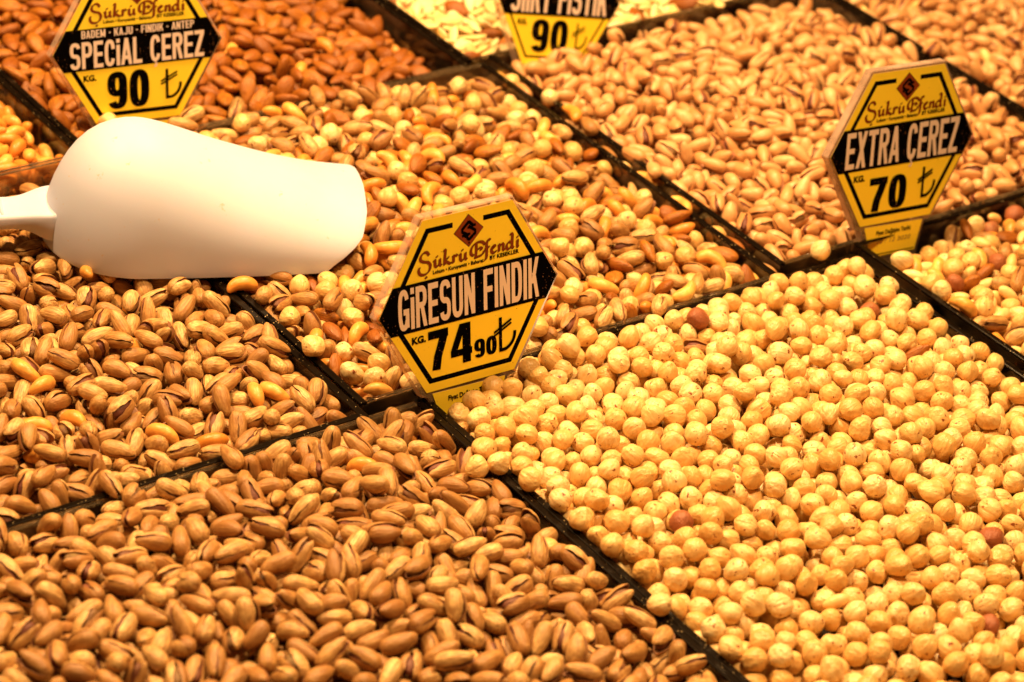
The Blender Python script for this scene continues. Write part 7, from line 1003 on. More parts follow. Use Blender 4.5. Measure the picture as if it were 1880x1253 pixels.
9,73,51,42,1,345,139,48,77,85,40,0,369,138,30,40,55,45,1,264,144,37,96,48,40,3,407,141,2,46,58,45,1,68,125,45,86,17,39,8,85,144,65,57,45,46,1,154,133,51,66,40,45,1,241,138,47,55,10,47,3,238,154,48,54,98,40,1,333,126,63,4,
40,41,6,133,134,80,54,14,46,1,304,133,35,59,30,41,1,359,138,44,49,62,41,2,426,138,80,87,38,45,2,166,137,9,77,56,43,2,332,137,48,55,80,44,2,198,141,36,51,22,45,4,134,123,73,54,6,44,0,442,139,40,5,67,40,4,304,140,74,9,39,43,
0,48,126,62,83,23,47,1,99,130,86,81,60,45,2,427,124,43,48,20,47,0,227,147,3,32,51,44,6,175,139,72,87,63,40,4,414,140,49,42,5,45,1,203,144,47,45,8,41,2,361,153,56,56,1,45,4,157,130,26,92,43,42,1,107,135,60,58,96,43,6,343,141,
75,57,75,43,3,180,142,55,96,53,43,0,276,143,55,43,14,47,0,137,138,10,19,45,46,5,228,144,12,80,59,47,6,420,136,89,32,27,40,3,355,137,65,30,36,45,3,91,136,62,38,4,43,0,322,133,5,65,55,41,3,157,146,16,47,26,45,0,297,155,96,66,
47,41,2,317,147,51,64,5,44,0,115,129,50,51,99,47,5,407,147,88,80,47,43,2,296,140,38,42,35,47,2,54,129,59,60,96,43,1,212,145,38,60,95,47,0,142,135,48,48,67,46,1,245,143,44,35,4,45,5,389,140,76,83,52,40,1,73,131,59,52,97,45,
5,98,133,43,74,10,43,0,179,141,84,81,65,42,3,272,141,40,98,53,43,7,379,143,65,23,12,42,2,341,138,28,54,41,43,6,153,141,55,51,69,41,1,295,148,45,47,37,40,1,88,137,44,51,6,47,1,121,131,96,37,40,44,4,250,141,29,57,79,43,4,184,
147,65,47,65,41,1,368,150,50,30,5,45,3,351,143,49,58,78,43,1,230,136,53,53,98,46,4,322,143,30,50,95,44,6,111,139,93,70,39,43,2,269,144,11,54,43,46,0,248,142,32,50,91,45,2,294,148,30,6,37,41,1,176,136,62,43,72,45,1,48,131,
73,64,31,43,3,139,130,97,40,38,44,9,98,139,67,56,8,42,2,354,144,38,23,84,43,1,376,152,65,40,25,40,2,146,138,89,23,38,42,0,58,131,71,29,63,42,3,78,128,65,39,66,47,1,202,134,56,97,56,44,0,231,136,48,54,74,42,4,251,143,96,37,
55,41,2,177,139,11,48,61,44,3,260,155,50,41,2,42,2,219,146,54,67,60,42,5,158,144,91,76,44,47,2,312,142,53,47,1,42,7,333,149,41,49,37,43,0,362,146,53,49,49,44,0,51,140,88,24,50,41,1,189,147,67,4,49,41,6,217,134,34,96,46,35,
4,137,145,49,53,87,41,3,291,151,61,95,42,42,0,112,136,35,47,5,44,0,242,144,75,13,27,42,6,137,129,66,47,38,43,2,90,132,36,90,69,41,2,179,141,44,58,2,44,5,327,139,13,77,66,47,5,146,150,4,35,60,47,2,219,142,94,41,37,40,1,71,
126,22,26,81,40,1,120,144,22,67,82,47,8,273,134,93,36,39,44,1,185,149,9,75,60,46,4,105,140,23,74,21,40,1,241,140,43,59,21,40,6,84,131,16,28,80,46,4,266,147,44,54,39,42,6,165,150,20,12,63,43,1,309,146,57,58,58,40,1,236,146,
86,81,39,40,2,94,135,68,39,23,41,0,196,144,95,36,37,47,5,333,142,1,45,58,40,0,132,128,17,40,68,33,5,163,136,72,32,28,41,2,291,144,49,48,4,41,6,216,149,43,44,2,47,8,270,142,77,13,31,46,1,183,144,95,57,39,47,1,107,141,21,10,
55,41,2,247,148,44,42,64,41,2,171,133,32,47,36,41,4,76,137,50,44,1,42,2,313,143,53,41,98,45,7,252,138,38,47,97,46,0,190,149,45,51,28,43,3,125,140,17,12,49,40,16,168,135,15,72,31,36,0,129,129,55,53,1,42,6,288,142,67,4,55,44,
6,103,133,58,4,32,40,4,314,132,37,4,34,45,2,242,140,91,72,57,47,2,220,127,49,87,80,45,5,271,135,59,27,91,45,13,290,132,56,98,53,47,3,102,126,53,56,3,46,6,318,131,57,68,92,44,2,157,129,56,88,77,40,4,83,120,57,38,3,41,0,176,
129,42,1,41,42,1,194,124,48,70,9,41,7,259,132,50,48,9,46,11,240,119,40,62,63,41,8,260,122,67,96,51,40,1,72,109,40,69,43,41,2,181,123,51,41,94,46,1,93,118,62,83,78,44,5,123,116,47,47,2,42,13,158,112,78,85,61,40,1,217,127,43,
16,79,42,0,272,121,45,69,94,45,11,326,111,69,90,65,46,0,74,116,11,79,49,41,2,117,115,39,96,38,43,2,222,122,39,21,84,40,0,194,111,44,48,66,45,3,246,119,50,73,21,47,4,143,109,58,47,63,44,15,232,114,66,45,68,47,7,194,86,14,75,
38,39,], [
11,301,147,1,56,51,42,36,433,114,33,83,32,43,1,349,98,84,57,15,46,1,356,133,79,72,73,45,1,324,88,24,14,69,46,4,415,122,57,45,77,44,1,215,90,25,54,26,42,0,140,92,45,35,24,47,0,188,88,9,35,63,43,0,114,84,51,51,73,43,3,434,89,
34,53,68,45,0,255,113,70,9,31,46,0,388,87,69,45,33,46,1,392,106,38,97,56,41,1,299,102,63,2,51,42,0,409,90,39,14,82,45,0,364,86,59,50,36,45,0,90,91,41,90,74,45,0,368,103,48,58,46,44,1,106,117,46,74,21,44,0,317,117,55,38,96,
42,0,390,128,63,4,62,47,0,324,102,52,57,52,42,1,291,86,43,41,97,47,0,372,120,44,53,88,46,3,411,134,56,49,99,44,2,111,100,39,96,61,47,0,466,132,54,48,51,41,1,195,108,8,27,42,44,0,175,115,98,57,53,43,0,76,106,67,80,19,42,1,
345,95,63,42,3,40,1,295,115,43,1,41,40,0,349,113,90,76,52,47,1,457,117,26,45,55,43,2,162,103,44,42,77,40,1,166,87,44,48,96,46,0,211,96,52,7,69,46,3,63,89,46,58,10,44,2,139,89,60,59,2,42,1,139,114,39,46,74,45,4,441,125,89,
73,40,44,2,100,113,57,56,12,47,0,363,122,66,67,88,47,1,483,117,58,49,20,40,2,431,112,34,47,8,47,1,312,118,28,6,48,43,1,398,113,34,75,14,47,1,171,102,71,91,49,43,1,510,129,51,51,1,44,1,100,98,8,25,42,41,1,231,118,29,41,68,
45,2,197,122,30,4,45,41,1,78,111,34,53,74,42,1,283,121,48,59,49,47,0,95,133,40,55,51,43,1,441,138,93,26,50,47,2,53,89,49,55,56,44,0,467,121,36,62,6,45,1,432,124,39,49,81,40,3,69,101,38,46,55,42,0,383,126,51,40,3,43,3,341,
112,89,72,69,46,0,367,118,52,19,21,41,0,537,129,32,52,31,45,1,260,120,65,3,54,40,0,123,127,53,43,6,41,0,243,133,79,52,32,0,1,186,106,51,98,59,45,1,221,118,71,82,67,44,1,300,108,29,78,28,44,3,508,109,45,54,11,42,1,97,94,80,
88,51,45,0,114,115,91,70,51,41,0,501,124,57,58,79,40,0,284,125,5,37,67,43,0,417,108,12,79,55,41,1,466,127,67,56,83,42,4,404,118,26,7,43,44,1,190,127,12,17,53,47,0,59,97,84,82,46,44,4,478,112,28,88,36,42,0,485,142,53,58,13,
43,2,553,124,54,39,97,42,1,103,105,51,67,81,47,0,503,132,38,65,19,43,2,253,99,69,94,55,41,2,527,120,38,46,35,40,3,331,126,3,45,59,44,2,379,117,42,38,2,40,1,412,124,21,11,62,45,0,587,121,13,56,35,45,0,474,133,60,37,7,41,1,
311,118,48,98,49,44,2,277,130,52,43,71,47,2,213,130,2,61,57,45,0,79,114,47,52,7,43,1,566,131,54,68,94,41,1,167,117,50,52,98,47,0,510,136,59,62,92,41,1,458,111,56,59,32,43,0,138,125,74,11,61,46,1,426,133,98,42,40,40,1,110,
110,43,3,66,46,1,439,117,38,36,95,45,0,359,124,52,43,73,41,0,57,104,46,50,30,41,1,531,144,13,77,31,47,0,127,112,29,56,52,45,1,185,127,51,56,95,47,1,458,131,35,45,88,44,1,115,127,45,2,38,42,0,277,105,95,31,57,41,4,610,124,
92,62,28,47,1,226,110,69,92,43,44,1,58,117,5,29,58,44,2,394,129,78,88,50,46,0,95,130,80,17,28,47,0,488,121,29,94,55,42,8,511,142,46,45,29,40,0,627,128,92,39,51,40,2,591,127,48,49,78,40,1,383,119,47,49,70,41,0,262,121,2,55,
61,44,0,284,121,52,55,45,44,1,486,136,58,57,43,42,0,415,119,48,69,85,44,0,202,118,85,75,34,42,1,240,122,64,49,47,40,1,262,142,20,71,25,42,1,536,135,55,43,49,45,1,355,115,46,61,2,44,2,87,112,0,52,47,46,1,580,139,58,61,57,45,
1,232,134,61,49,67,41,1,68,124,35,52,64,46,3,469,122,19,13,60,47,1,378,107,46,49,98,41,1,313,120,90,43,36,40,1,619,112,19,54,61,46,0,65,109,50,38,3,45,2,378,126,78,13,36,46,0,514,130,47,60,2,40,0,341,127,37,92,34,46,1,557,
137,61,96,38,44,1,280,134,44,38,75,41,0,208,126,45,59,94,47,2,185,120,45,48,99,41,0,509,145,57,47,9,46,1,295,123,45,25,92,43,1,251,124,34,89,65,45,1,478,142,56,53,2,46,1,144,116,50,44,73,46,1,397,112,12,74,49,40,0,49,109,
29,37,44,42,1,118,122,47,50,0,40,0,278,108,95,69,47,41,1,323,125,70,92,37,43,4,373,134,4,32,60,46,0,464,126,77,16,34,40,2,91,121,40,50,5,46,0,395,136,34,58,63,40,1,225,128,13,79,46,42,0,170,111,46,90,22,41,1,583,139,50,42,
77,43,0,365,117,12,18,56,41,2,57,129,37,53,93,42,0,421,123,11,78,45,40,8,448,130,67,5,54,45,2,58,110,75,46,15,41,2,554,140,35,45,95,46,0,381,143,35,47,78,42,1,254,136,64,45,5,44,1,340,124,97,53,53,44,0,147,124,95,68,50,42,
1,509,144,4,56,41,47,1,394,123,58,95,40,43,0,229,119,2,61,51,41,1,472,129,20,65,44,45,1,280,131,46,53,98,45,0,205,126,6,27,55,47,2,88,105,53,48,38,41,1,59,95,60,63,11,45,0,444,145,90,27,44,40,2,81,121,12,79,41,41,2,153,107,
89,62,57,44,1,174,135,72,42,30,42,0,508,127,86,80,46,43,1,336,108,4,68,50,47,0,568,134,42,2,60,42,2,521,136,40,73,89,45,2,427,132,11,73,34,44,2,48,105,72,69,31,40,0,194,133,59,34,95,41,2,540,138,55,43,1,40,1,371,130,8,23,
57,43,0,239,128,96,62,43,47,2,470,141,73,68,27,41,3,452,139,57,90,42,47,3,490,134,7,33,53,47,0,66,114,49,53,96,42,1,536,121,21,49,54,40,2,429,122,48,48,13,47,5,409,143,23,75,40,47,0,222,135,70,28,18,44,1,146,123,7,74,46,40,
0,566,138,18,67,29,32,0,295,133,47,51,7,43,0,323,135,96,64,47,46,2,399,116,3,62,41,41,1,85,119,49,98,59,46,2,472,135,64,24,20,43,0,376,124,53,49,86,44,2,268,128,12,18,50,40,0,487,149,52,99,44,47,1,521,127,40,62,67,45,1,204,
137,81,71,70,42,2,183,124,43,37,36,43,0,520,144,38,51,19,43,1,363,136,58,2,43,43,1,58,137,38,86,23,2,0,448,145,92,51,67,47,2,62,106,81,87,56,42,1,423,135,98,42,48,45,3,501,134,67,45,4,40,1,556,132,33,93,36,41,1,125,113,30,
7,63,41,0,152,127,48,50,22,42,5,388,133,4,64,42,40,0,292,133,57,1,44,46,1,60,121,1,56,48,40,0,530,129,86,23,50,45,1,540,146,53,87,81,46,1,199,137,51,52,3,45,0,83,113,33,55,95,44,1,272,124,56,98,56,43,1,481,133,56,57,2,47,
1,432,142,50,3,66,41,1,520,150,36,57,43,40,0,458,138,53,59,7,47,5,395,146,75,14,45,47,0,367,128,34,47,89,43,1,125,121,35,51,16,40,10,528,130,38,90,36,41,1,474,123,24,91,46,41,1,309,108,0,47,52,44,3,161,107,58,37,3,42,0,232,
122,76,91,46,47,3,514,133,28,41,68,32,0,407,126,43,98,57,46,1,106,116,49,54,63,47,0,315,141,78,56,68,45,1,379,122,57,48,35,47,1,400,141,79,32,24,4,0,186,117,94,46,28,46,2,259,124,51,52,93,41,1,160,125,1,43,48,46,1,447,148,
67,96,47,42,3,110,131,73,93,55,45,0,429,131,32,69,48,47,1,465,138,60,83,84,47,3,272,136,86,54,38,42,3,485,134,60,49,21,43,0,325,130,61,50,13,40,1,138,113,57,44,80,41,3,194,122,53,43,15,42,1,287,142,95,42,32,42,1,64,114,11,
37,77,41,2,519,123,32,17,81,45,0,142,132,85,80,60,41,1,534,136,62,85,82,42,2,419,149,47,53,66,47,0,458,155,26,15,70,44,0,182,109,68,91,64,46,1,394,141,16,61,24,40,3,76,132,34,17,24,42,3,124,108,30,63,93,45,1,233,125,6,69,
49,44,0,106,121,65,47,35,47,0,438,136,2,41,55,46,1,493,141,63,94,59,45,1,258,134,16,45,46,40,2,414,127,2,41,44,41,1,335,135,56,49,10,47,2,463,144,4,64,38,42,0,278,142,86,80,48,43,0,60,121,32,90,30,47,5,186,110,12,66,40,43,
0,190,130,4,31,45,40,3,383,145,14,68,26,4,0,148,117,50,60,3,47,2,159,134,39,46,35,44,0,501,133,39,44,89,41,0,284,128,91,76,54,42,2,451,122,41,54,98,47,2,305,139,56,98,47,47,0,53,112,50,44,2,40,1,413,141,24,8,57,42,1,463,136,
45,42,61,43,1,206,123,55,60,2,42,6,356,138,48,64,93,42,1,247,131,54,57,88,46,2,183,123,93,71,53,44,4,95,125,20,75,38,42,0,423,132,61,43,30,46,1,375,142,59,33,40,42,5,140,129,67,95,57,45,1,328,123,35,96,53,44,1,404,148,43,
49,89,47,2,492,140,30,39,26,47,2,315,136,15,85,49,46,1,162,132,53,1,52,40,1,78,107,55,53,59,40,2,224,126,49,40,1,41,0,477,122,96,37,39,46,0,370,137,82,85,55,43,2,195,134,11,19,48,45,0,456,137,44,7,24,46,0,287,139,62,39,96,
42,2,48,118,56,15,85,45,0,62,127,61,92,31,44,2,208,119,97,43,55,47,0,145,142,34,58,4,41,5,475,134,42,59,50,43,2,106,117,46,59,30,47,0,432,144,33,96,50,47,3,398,135,92,71,37,41,1,362,120,97,41,42,47,4,430,129,56,46,96,41,1,
363,144,28,92,56,42,1,376,131,39,46,36,42,2,270,133,6,26,50,42,0,495,133,95,64,38,46,1,470,145,29,72,12,45,2,216,134,24,7,49,45,0,410,144,50,40,11,42,2,106,128,13,82,41,47,3,224,120,52,42,55,41,4,316,131,41,1,51,44,1,50,124,
70,57,35,41,1,240,132,64,97,48,43,0,161,122,44,59,95,45,3,456,140,5,54,70,44,1,102,114,12,30,65,44,3,213,108,17,86,47,44,0,72,117,66,14,20,5,0,126,123,9,70,32,45,2,181,111,56,84,84,6,0,411,128,20,52,56,40,1,392,138,46,46,
64,40,1,340,127,56,20,85,40,1,242,121,46,42,97,47,1,357,121,4,60,52,46,1,51,136,50,3,52,44,1,420,141,86,17,53,43,1,292,133,44,2,60,40,4,372,136,29,55,65,45,1,201,134,45,56,40,43,1,350,147,56,38,2,45,0,135,109,82,84,40,41,
1,321,126,37,23,89,43,0,102,126,94,67,54,40,0,449,141,10,75,62,46,4,145,130,4,43,58,43,1,103,110,70,5,44,47,0,160,120,14,83,51,40,1,462,129,22,10,37,45,0,396,122,64,4,43,41,3,337,139,51,43,3,42,1,72,118,77,80,37,47,2,370,
120,47,65,85,41,0,262,128,67,60,21,40,4,429,132,70,61,72,42,0,394,136,79,23,28,41,3,211,137,75,83,72,44,2,87,122,57,92,25,40,0,296,123,92,29,51,42,2,334,125,12,18,41,47,0,181,118,49,45,44,44,1,368,140,50,63,6,45,1,141,116,
14,15,51,42,1,269,119,48,38,93,45,7,240,121,47,57,48,47,1,164,130,47,42,83,40,2,421,133,38,49,77,42,1,200,126,65,95,60,47,1,389,136,34,94,58,46,1,484,117,68,43,26,45,0,458,123,46,60,49,45,1,357,145,63,58,69,41,6,137,126,61,
39,7,41,1,371,128,53,38,2,45,1,60,119,25,8,55,41,1,122,113,47,51,93,45,2,465,135,45,52,83,47,1,248,127,52,59,97,42,3,345,130,39,1,54,42,6,416,131,49,50,81,43,0,439,118,54,4,33,44,3,470,123,45,44,92,45,1,141,105,75,29,14,43,
3,98,106,82,53,59,47,1,413,118,62,43,6,47,0,229,118,50,61,91,46,1,77,106,53,34,5,47,2,389,112,45,17,55,43,5,356,118,17,69,81,45,3,287,120,74,29,14,47,2,424,109,42,43,97,43,0,450,131,39,67,6,46,1,123,112,4,34,54,43,5,148,111,
69,57,22,44,1,100,92,50,48,1,46,4,266,106,43,60,21,42,2,400,115,69,33,7,45,2,51,108,44,4,30,41,1,376,116,46,46,43,42,0,355,110,70,94,44,44,0,441,114,4,47,38,40,3,466,118,53,40,92,44,7,206,117,53,65,39,40,1,289,117,91,58,38,
40,2,117,102,46,51,48,41,1,230,114,46,57,3,45,0,311,113,43,2,47,43,2,136,96,67,27,83,41,0,266,106,19,13,64,46,1,89,105,47,33,83,46,3,173,89,82,59,33,46,2,465,103,58,33,9,43,1,368,102,40,42,69,41,1,398,114,25,82,52,41,1,427,
112,96,58,47,45,5,403,100,44,27,88,42,7,47,106,59,17,85,43,4,428,97,57,29,6,47,0,290,112,71,89,60,42,1,75,103,43,48,94,42,0,371,93,15,22,53,40,2,96,106,89,38,42,41,1,487,90,89,79,52,41,2,181,98,36,47,3,43,1,121,103,55,97,
42,47,1,204,99,97,39,57,47,2,413,103,35,75,89,42,1,454,94,24,53,7,46,0,308,101,71,50,76,43,1,266,103,62,76,17,40,0,367,103,67,70,53,45,2,286,100,77,35,12,40,3,128,88,53,64,2,46,3,444,113,60,34,15,46,0,342,104,15,49,35,41,
1,151,98,49,54,3,44,3,273,90,42,94,47,45,2,532,87,88,75,49,41,0,395,101,88,25,52,44,1,473,98,68,45,21,41,1,48,87,19,73,71,42,0,492,87,77,60,20,45,2,440,99,23,28,82,42,0,221,88,83,58,15,42,1,365,103,81,57,83,40,], ),
 'BS': ([
48,223,128,52,75,24,51,0,212,93,50,46,10,48,0,98,98,53,62,14,50,1,178,97,83,84,50,53,0,109,94,56,52,16,49,1,212,127,69,13,26,55,0,261,101,21,90,49,53,0,88,99,13,19,47,52,1,328,99,9,73,64,50,0,134,106,52,52,82,51,1,304,101,
41,50,92,53,0,86,105,8,24,51,49,1,137,97,41,49,95,55,0,97,120,46,38,6,55,0,190,106,51,55,5,48,0,348,93,91,77,49,51,1,144,113,94,66,38,55,0,196,115,41,53,96,48,0,224,111,50,46,94,53,1,233,105,47,45,96,49,0,166,132,55,46,30,
52,0,198,99,52,60,37,49,0,69,98,95,67,42,52,1,175,117,49,52,63,49,0,268,110,42,59,42,52,0,60,92,2,63,49,49,0,209,118,54,41,2,49,0,91,112,1,42,55,50,0,128,112,53,52,98,49,0,125,92,62,97,49,48,0,241,124,61,51,24,47,1,181,126,
44,55,98,52,0,110,108,42,98,47,48,0,215,100,0,55,50,50,0,171,94,53,45,3,53,0,115,120,98,41,46,54,1,284,93,0,50,47,50,0,163,123,9,23,57,54,0,304,95,29,93,39,50,1,212,131,10,27,59,52,0,52,112,2,41,50,51,0,250,93,0,47,48,53,
0,194,127,39,68,94,52,1,50,127,87,49,36,45,0,153,116,60,55,97,50,0,121,124,82,15,52,49,0,242,113,42,1,45,55,1,250,108,57,52,47,50,0,77,111,44,34,3,48,0,176,110,49,51,97,54,0,231,95,44,60,97,52,1,166,105,46,57,69,52,0,86,117,
57,1,45,48,0,279,113,54,63,73,54,1,56,105,11,80,52,50,3,95,94,11,81,47,54,0,48,96,42,97,61,52,4,153,123,29,17,71,49,2,96,127,1,46,49,55,2,262,126,85,77,55,49,3,129,127,31,90,36,49,1,227,126,27,93,50,54,0,82,121,72,65,25,50,
2,58,108,13,81,43,54,1,159,111,40,2,48,50,1,107,123,59,53,59,51,1,199,125,44,47,28,52,2,251,130,39,39,49,55,1,175,133,49,48,69,51,0,219,118,48,53,37,49,1,73,126,46,95,31,50,2,58,104,55,43,16,48,1,211,130,49,55,3,49,1,152,
126,99,49,44,48,1,157,137,51,98,60,51,1,60,126,97,46,62,51,0,50,113,50,61,55,50,2,146,119,44,45,22,53,0,240,125,22,90,53,48,1,131,134,51,55,86,51,1,51,96,2,63,49,50,0,126,120,50,1,56,54,1,98,124,51,40,2,48,1,208,124,45,45,
88,51,0,70,120,42,49,93,52,2,109,128,37,2,59,51,2,86,125,42,74,92,49,0,161,135,62,49,14,55,1,231,128,47,54,2,54,1,57,116,47,54,75,54,1,66,100,56,59,79,52,7,201,131,52,47,92,48,1,217,137,64,2,51,52,1,58,101,23,13,62,52,1,158,
131,6,73,48,49,1,130,134,82,12,46,55,2,55,133,65,96,50,51,0,82,128,91,67,55,55,0,138,127,50,54,57,55,1,58,111,17,86,43,52,0,182,139,62,44,23,41,1,132,120,46,49,35,52,1,125,113,97,56,55,53,1,55,127,50,38,40,55,5,52,123,44,
39,51,55,0,103,119,37,3,59,51,3,109,128,34,6,67,41,3,123,132,35,70,52,50,1,171,129,18,15,61,55,1,56,98,52,51,28,51,0,54,119,58,39,6,52,1,131,133,32,64,34,54,1,215,141,13,81,44,48,1,49,105,47,55,44,51,5,59,110,89,79,46,51,
5,188,142,65,50,8,49,0,139,138,56,2,41,54,2,146,130,97,43,39,48,1,170,134,42,48,61,52,1,67,137,25,7,56,52,1,58,119,41,50,88,53,0,91,136,24,8,41,54,4,101,133,8,75,57,52,1,158,127,60,96,63,53,0,174,127,54,43,49,53,0,105,118,
97,61,45,48,1,57,128,49,58,93,54,2,57,103,66,53,86,54,0,128,132,97,59,54,48,2,56,112,57,49,78,50,1,74,129,44,51,99,50,1,190,143,56,57,5,53,5,168,123,65,96,48,54,3,168,138,58,43,10,48,0,100,128,54,69,71,53,3,118,135,56,51,
2,49,4,61,112,47,69,54,51,1,63,124,10,79,53,52,1,184,134,51,41,19,49,4,49,106,93,37,59,53,2,173,130,47,37,6,49,0,47,130,3,49,38,49,1,136,131,51,63,96,53,0,87,123,43,55,19,55,1,157,125,54,42,25,51,3,59,114,41,56,30,49,2,163,
139,57,70,10,55,3,93,130,42,51,48,48,0,67,127,42,56,42,52,0,189,135,60,47,2,55,2,118,131,52,57,62,49,1,53,125,43,59,92,49,2,127,123,47,50,30,48,1,68,104,93,72,45,53,1,151,133,1,38,51,48,0,172,136,40,2,42,53,1,55,117,68,4,
53,48,1,65,131,56,61,96,48,0,80,129,48,63,95,53,5,121,134,55,62,53,51,3,107,131,90,69,43,54,1,148,146,80,81,66,47,1,95,128,18,27,80,55,8,48,127,71,74,27,44,1,138,130,23,86,68,54,3,67,109,44,60,93,51,4,123,131,92,73,42,51,
5,70,130,55,53,70,50,0,86,126,1,39,50,54,1,99,132,90,78,47,53,1,80,137,49,1,43,49,1,115,119,53,59,33,50,1,64,118,42,2,54,51,1,56,142,27,8,62,44,1,48,108,48,98,57,49,1,157,134,41,54,87,53,2,163,139,77,88,42,50,3,155,128,42,
48,84,52,1,146,117,57,34,96,50,4,122,123,55,55,15,48,3,119,129,44,97,60,53,2,100,132,77,14,70,52,2,63,130,29,29,72,47,3,135,137,48,98,46,49,1,159,142,11,19,52,52,4,158,134,1,57,51,55,2,63,114,2,63,54,52,1,135,128,50,52,27,
51,3,89,129,1,52,46,53,0,63,102,24,90,48,55,0,54,118,65,50,69,54,2,104,136,48,52,6,52,1,59,134,82,86,46,53,1,49,105,1,51,54,48,0,99,126,49,98,58,55,2,119,131,43,68,9,49,3,55,128,58,98,44,52,2,145,134,67,7,35,50,6,48,119,1,
54,52,54,1,73,135,46,56,35,51,9,93,126,23,13,60,52,1,157,128,69,94,60,50,1,119,128,2,59,60,51,4,138,134,46,51,0,54,0,98,139,28,92,42,52,4,73,119,6,35,65,49,0,119,136,1,45,52,54,3,63,128,67,14,22,53,0,89,128,79,87,47,48,2,
136,139,1,58,53,49,4,46,131,54,87,81,52,4,82,123,67,5,38,50,3,103,137,46,98,49,47,1,52,129,49,19,84,50,6,78,129,79,68,64,53,4,134,137,57,37,17,50,2,55,123,18,80,51,52,4,57,107,43,50,88,49,3,56,135,52,97,64,54,2,108,122,40,
57,55,52,3,100,134,12,81,44,50,1,43,130,62,80,16,54,1,119,130,62,95,57,53,3,90,121,53,51,97,55,2,89,128,11,18,54,51,1,58,104,50,49,12,54,5,87,136,41,59,10,53,6,43,109,57,16,84,53,2,62,130,51,42,77,47,6,118,129,93,73,46,50,
3,86,128,32,95,57,50,5,55,111,35,6,67,46,4,55,129,6,44,66,55,1,97,124,4,58,52,49,3,124,132,25,78,42,48,7,69,128,36,44,5,52,3,94,137,2,65,50,53,0,44,129,54,15,85,51,4,59,132,12,27,48,53,1,77,133,41,55,51,51,8,97,118,49,62,
26,54,5,53,109,42,48,64,53,2,94,128,53,1,51,53,3,57,129,48,66,21,55,1,87,136,73,8,43,51,10,73,121,56,95,60,50,6,79,120,37,39,96,52,0,55,128,8,24,41,50,10,91,133,96,61,59,51,2,45,117,37,76,89,50,7,64,112,51,49,94,53,1,59,122,
65,5,39,49,1,61,139,70,91,61,47,14,49,113,57,74,27,50,6,48,98,48,98,57,50,2,48,128,3,55,51,54,5,52,137,57,59,96,55,3,53,120,11,33,49,51,15,28,143,93,73,48,49,0,48,117,51,72,7,53,4,55,137,79,80,56,54,3,45,102,41,89,77,52,0,
46,127,46,95,69,48,17,56,126,6,71,61,51,4,43,109,60,17,84,48,2,57,137,56,43,12,50,7,57,132,77,86,58,48,14,51,103,56,56,97,48,9,49,121,41,95,59,51,20,56,122,23,10,64,54,5,48,112,38,67,47,48,5,65,113,48,54,97,54,13,56,120,56,
56,91,50,9,60,108,90,21,50,51,14,52,113,55,52,97,48,8,52,103,29,8,34,49,], [
45,385,100,77,83,67,49,3,330,133,47,21,28,53,0,425,100,15,84,40,49,0,402,114,45,53,10,54,0,357,110,48,57,13,55,0,462,111,18,84,56,55,1,355,103,54,49,89,52,1,303,117,15,21,70,45,1,411,96,71,92,59,53,0,387,92,73,93,50,48,1,
346,116,63,63,29,55,1,313,129,75,90,37,42,0,427,107,93,27,46,48,2,376,121,31,4,50,51,1,395,119,54,54,36,52,1,459,97,63,93,31,51,1,398,109,40,48,75,55,0,358,114,42,1,47,53,2,389,125,46,59,36,54,0,362,131,2,61,50,46,0,328,110,
94,64,47,50,0,278,123,5,37,67,50,3,340,123,93,66,58,50,0,385,108,38,56,95,53,0,327,136,29,47,65,53,0,247,100,3,34,50,49,1,208,93,34,96,49,49,1,68,120,9,77,53,55,1,158,99,47,51,69,48,1,306,116,89,21,44,54,1,274,124,10,34,72,
48,1,198,102,51,38,91,48,1,71,100,46,1,48,51,3,284,128,53,72,90,53,2,133,106,49,60,5,54,1,378,127,11,78,52,52,1,307,105,91,73,46,52,0,296,130,40,32,94,49,0,328,125,71,18,21,48,1,177,121,51,52,88,43,1,342,124,41,72,12,48,2,
126,117,46,47,33,50,1,313,126,3,60,55,49,0,241,119,50,48,98,53,2,201,116,73,93,46,54,1,275,116,58,56,3,51,0,257,117,43,34,96,43,8,329,121,52,41,5,51,1,129,110,8,73,52,55,1,71,112,59,1,50,54,2,99,116,46,42,3,54,2,356,127,26,
92,56,49,0,179,128,43,48,72,49,0,361,123,49,55,10,49,2,386,123,81,65,67,49,0,277,128,69,63,62,54,1,294,128,42,63,8,54,5,319,137,65,48,3,53,2,263,131,1,53,49,55,2,318,129,37,96,58,52,2,335,131,25,90,61,48,0,354,123,31,44,73,
48,4,383,122,48,40,88,50,0,278,128,19,89,50,52,1,243,119,94,30,42,51,4,374,127,61,49,38,50,1,264,121,51,54,36,50,1,300,139,62,40,15,44,1,87,112,1,58,49,40,3,289,122,38,51,97,51,0,230,131,50,48,17,49,3,248,121,55,62,44,52,
0,73,124,40,97,53,44,1,312,121,3,33,53,50,1,198,137,29,7,58,52,0,338,131,79,10,46,54,1,247,136,43,54,90,50,4,271,135,57,43,54,49,3,290,139,18,14,38,48,0,313,142,64,95,55,53,3,254,131,7,28,39,55,10,199,140,58,60,9,53,2,321,
141,40,45,88,51,0,131,120,42,5,69,55,1,262,132,1,51,45,49,1,204,129,2,60,54,47,0,226,137,51,45,98,54,1,88,112,45,50,92,53,0,186,125,7,52,45,48,3,105,125,45,56,9,50,1,263,141,55,48,12,52,4,310,127,50,56,48,44,0,281,137,31,
4,47,51,2,293,143,44,5,65,52,1,286,129,5,69,55,53,1,195,136,51,50,5,50,1,72,98,2,34,48,54,4,238,138,68,95,50,50,4,210,141,98,40,48,50,0,132,126,50,56,77,51,2,257,127,42,28,92,49,1,303,138,26,85,48,51,8,269,138,78,89,51,54,
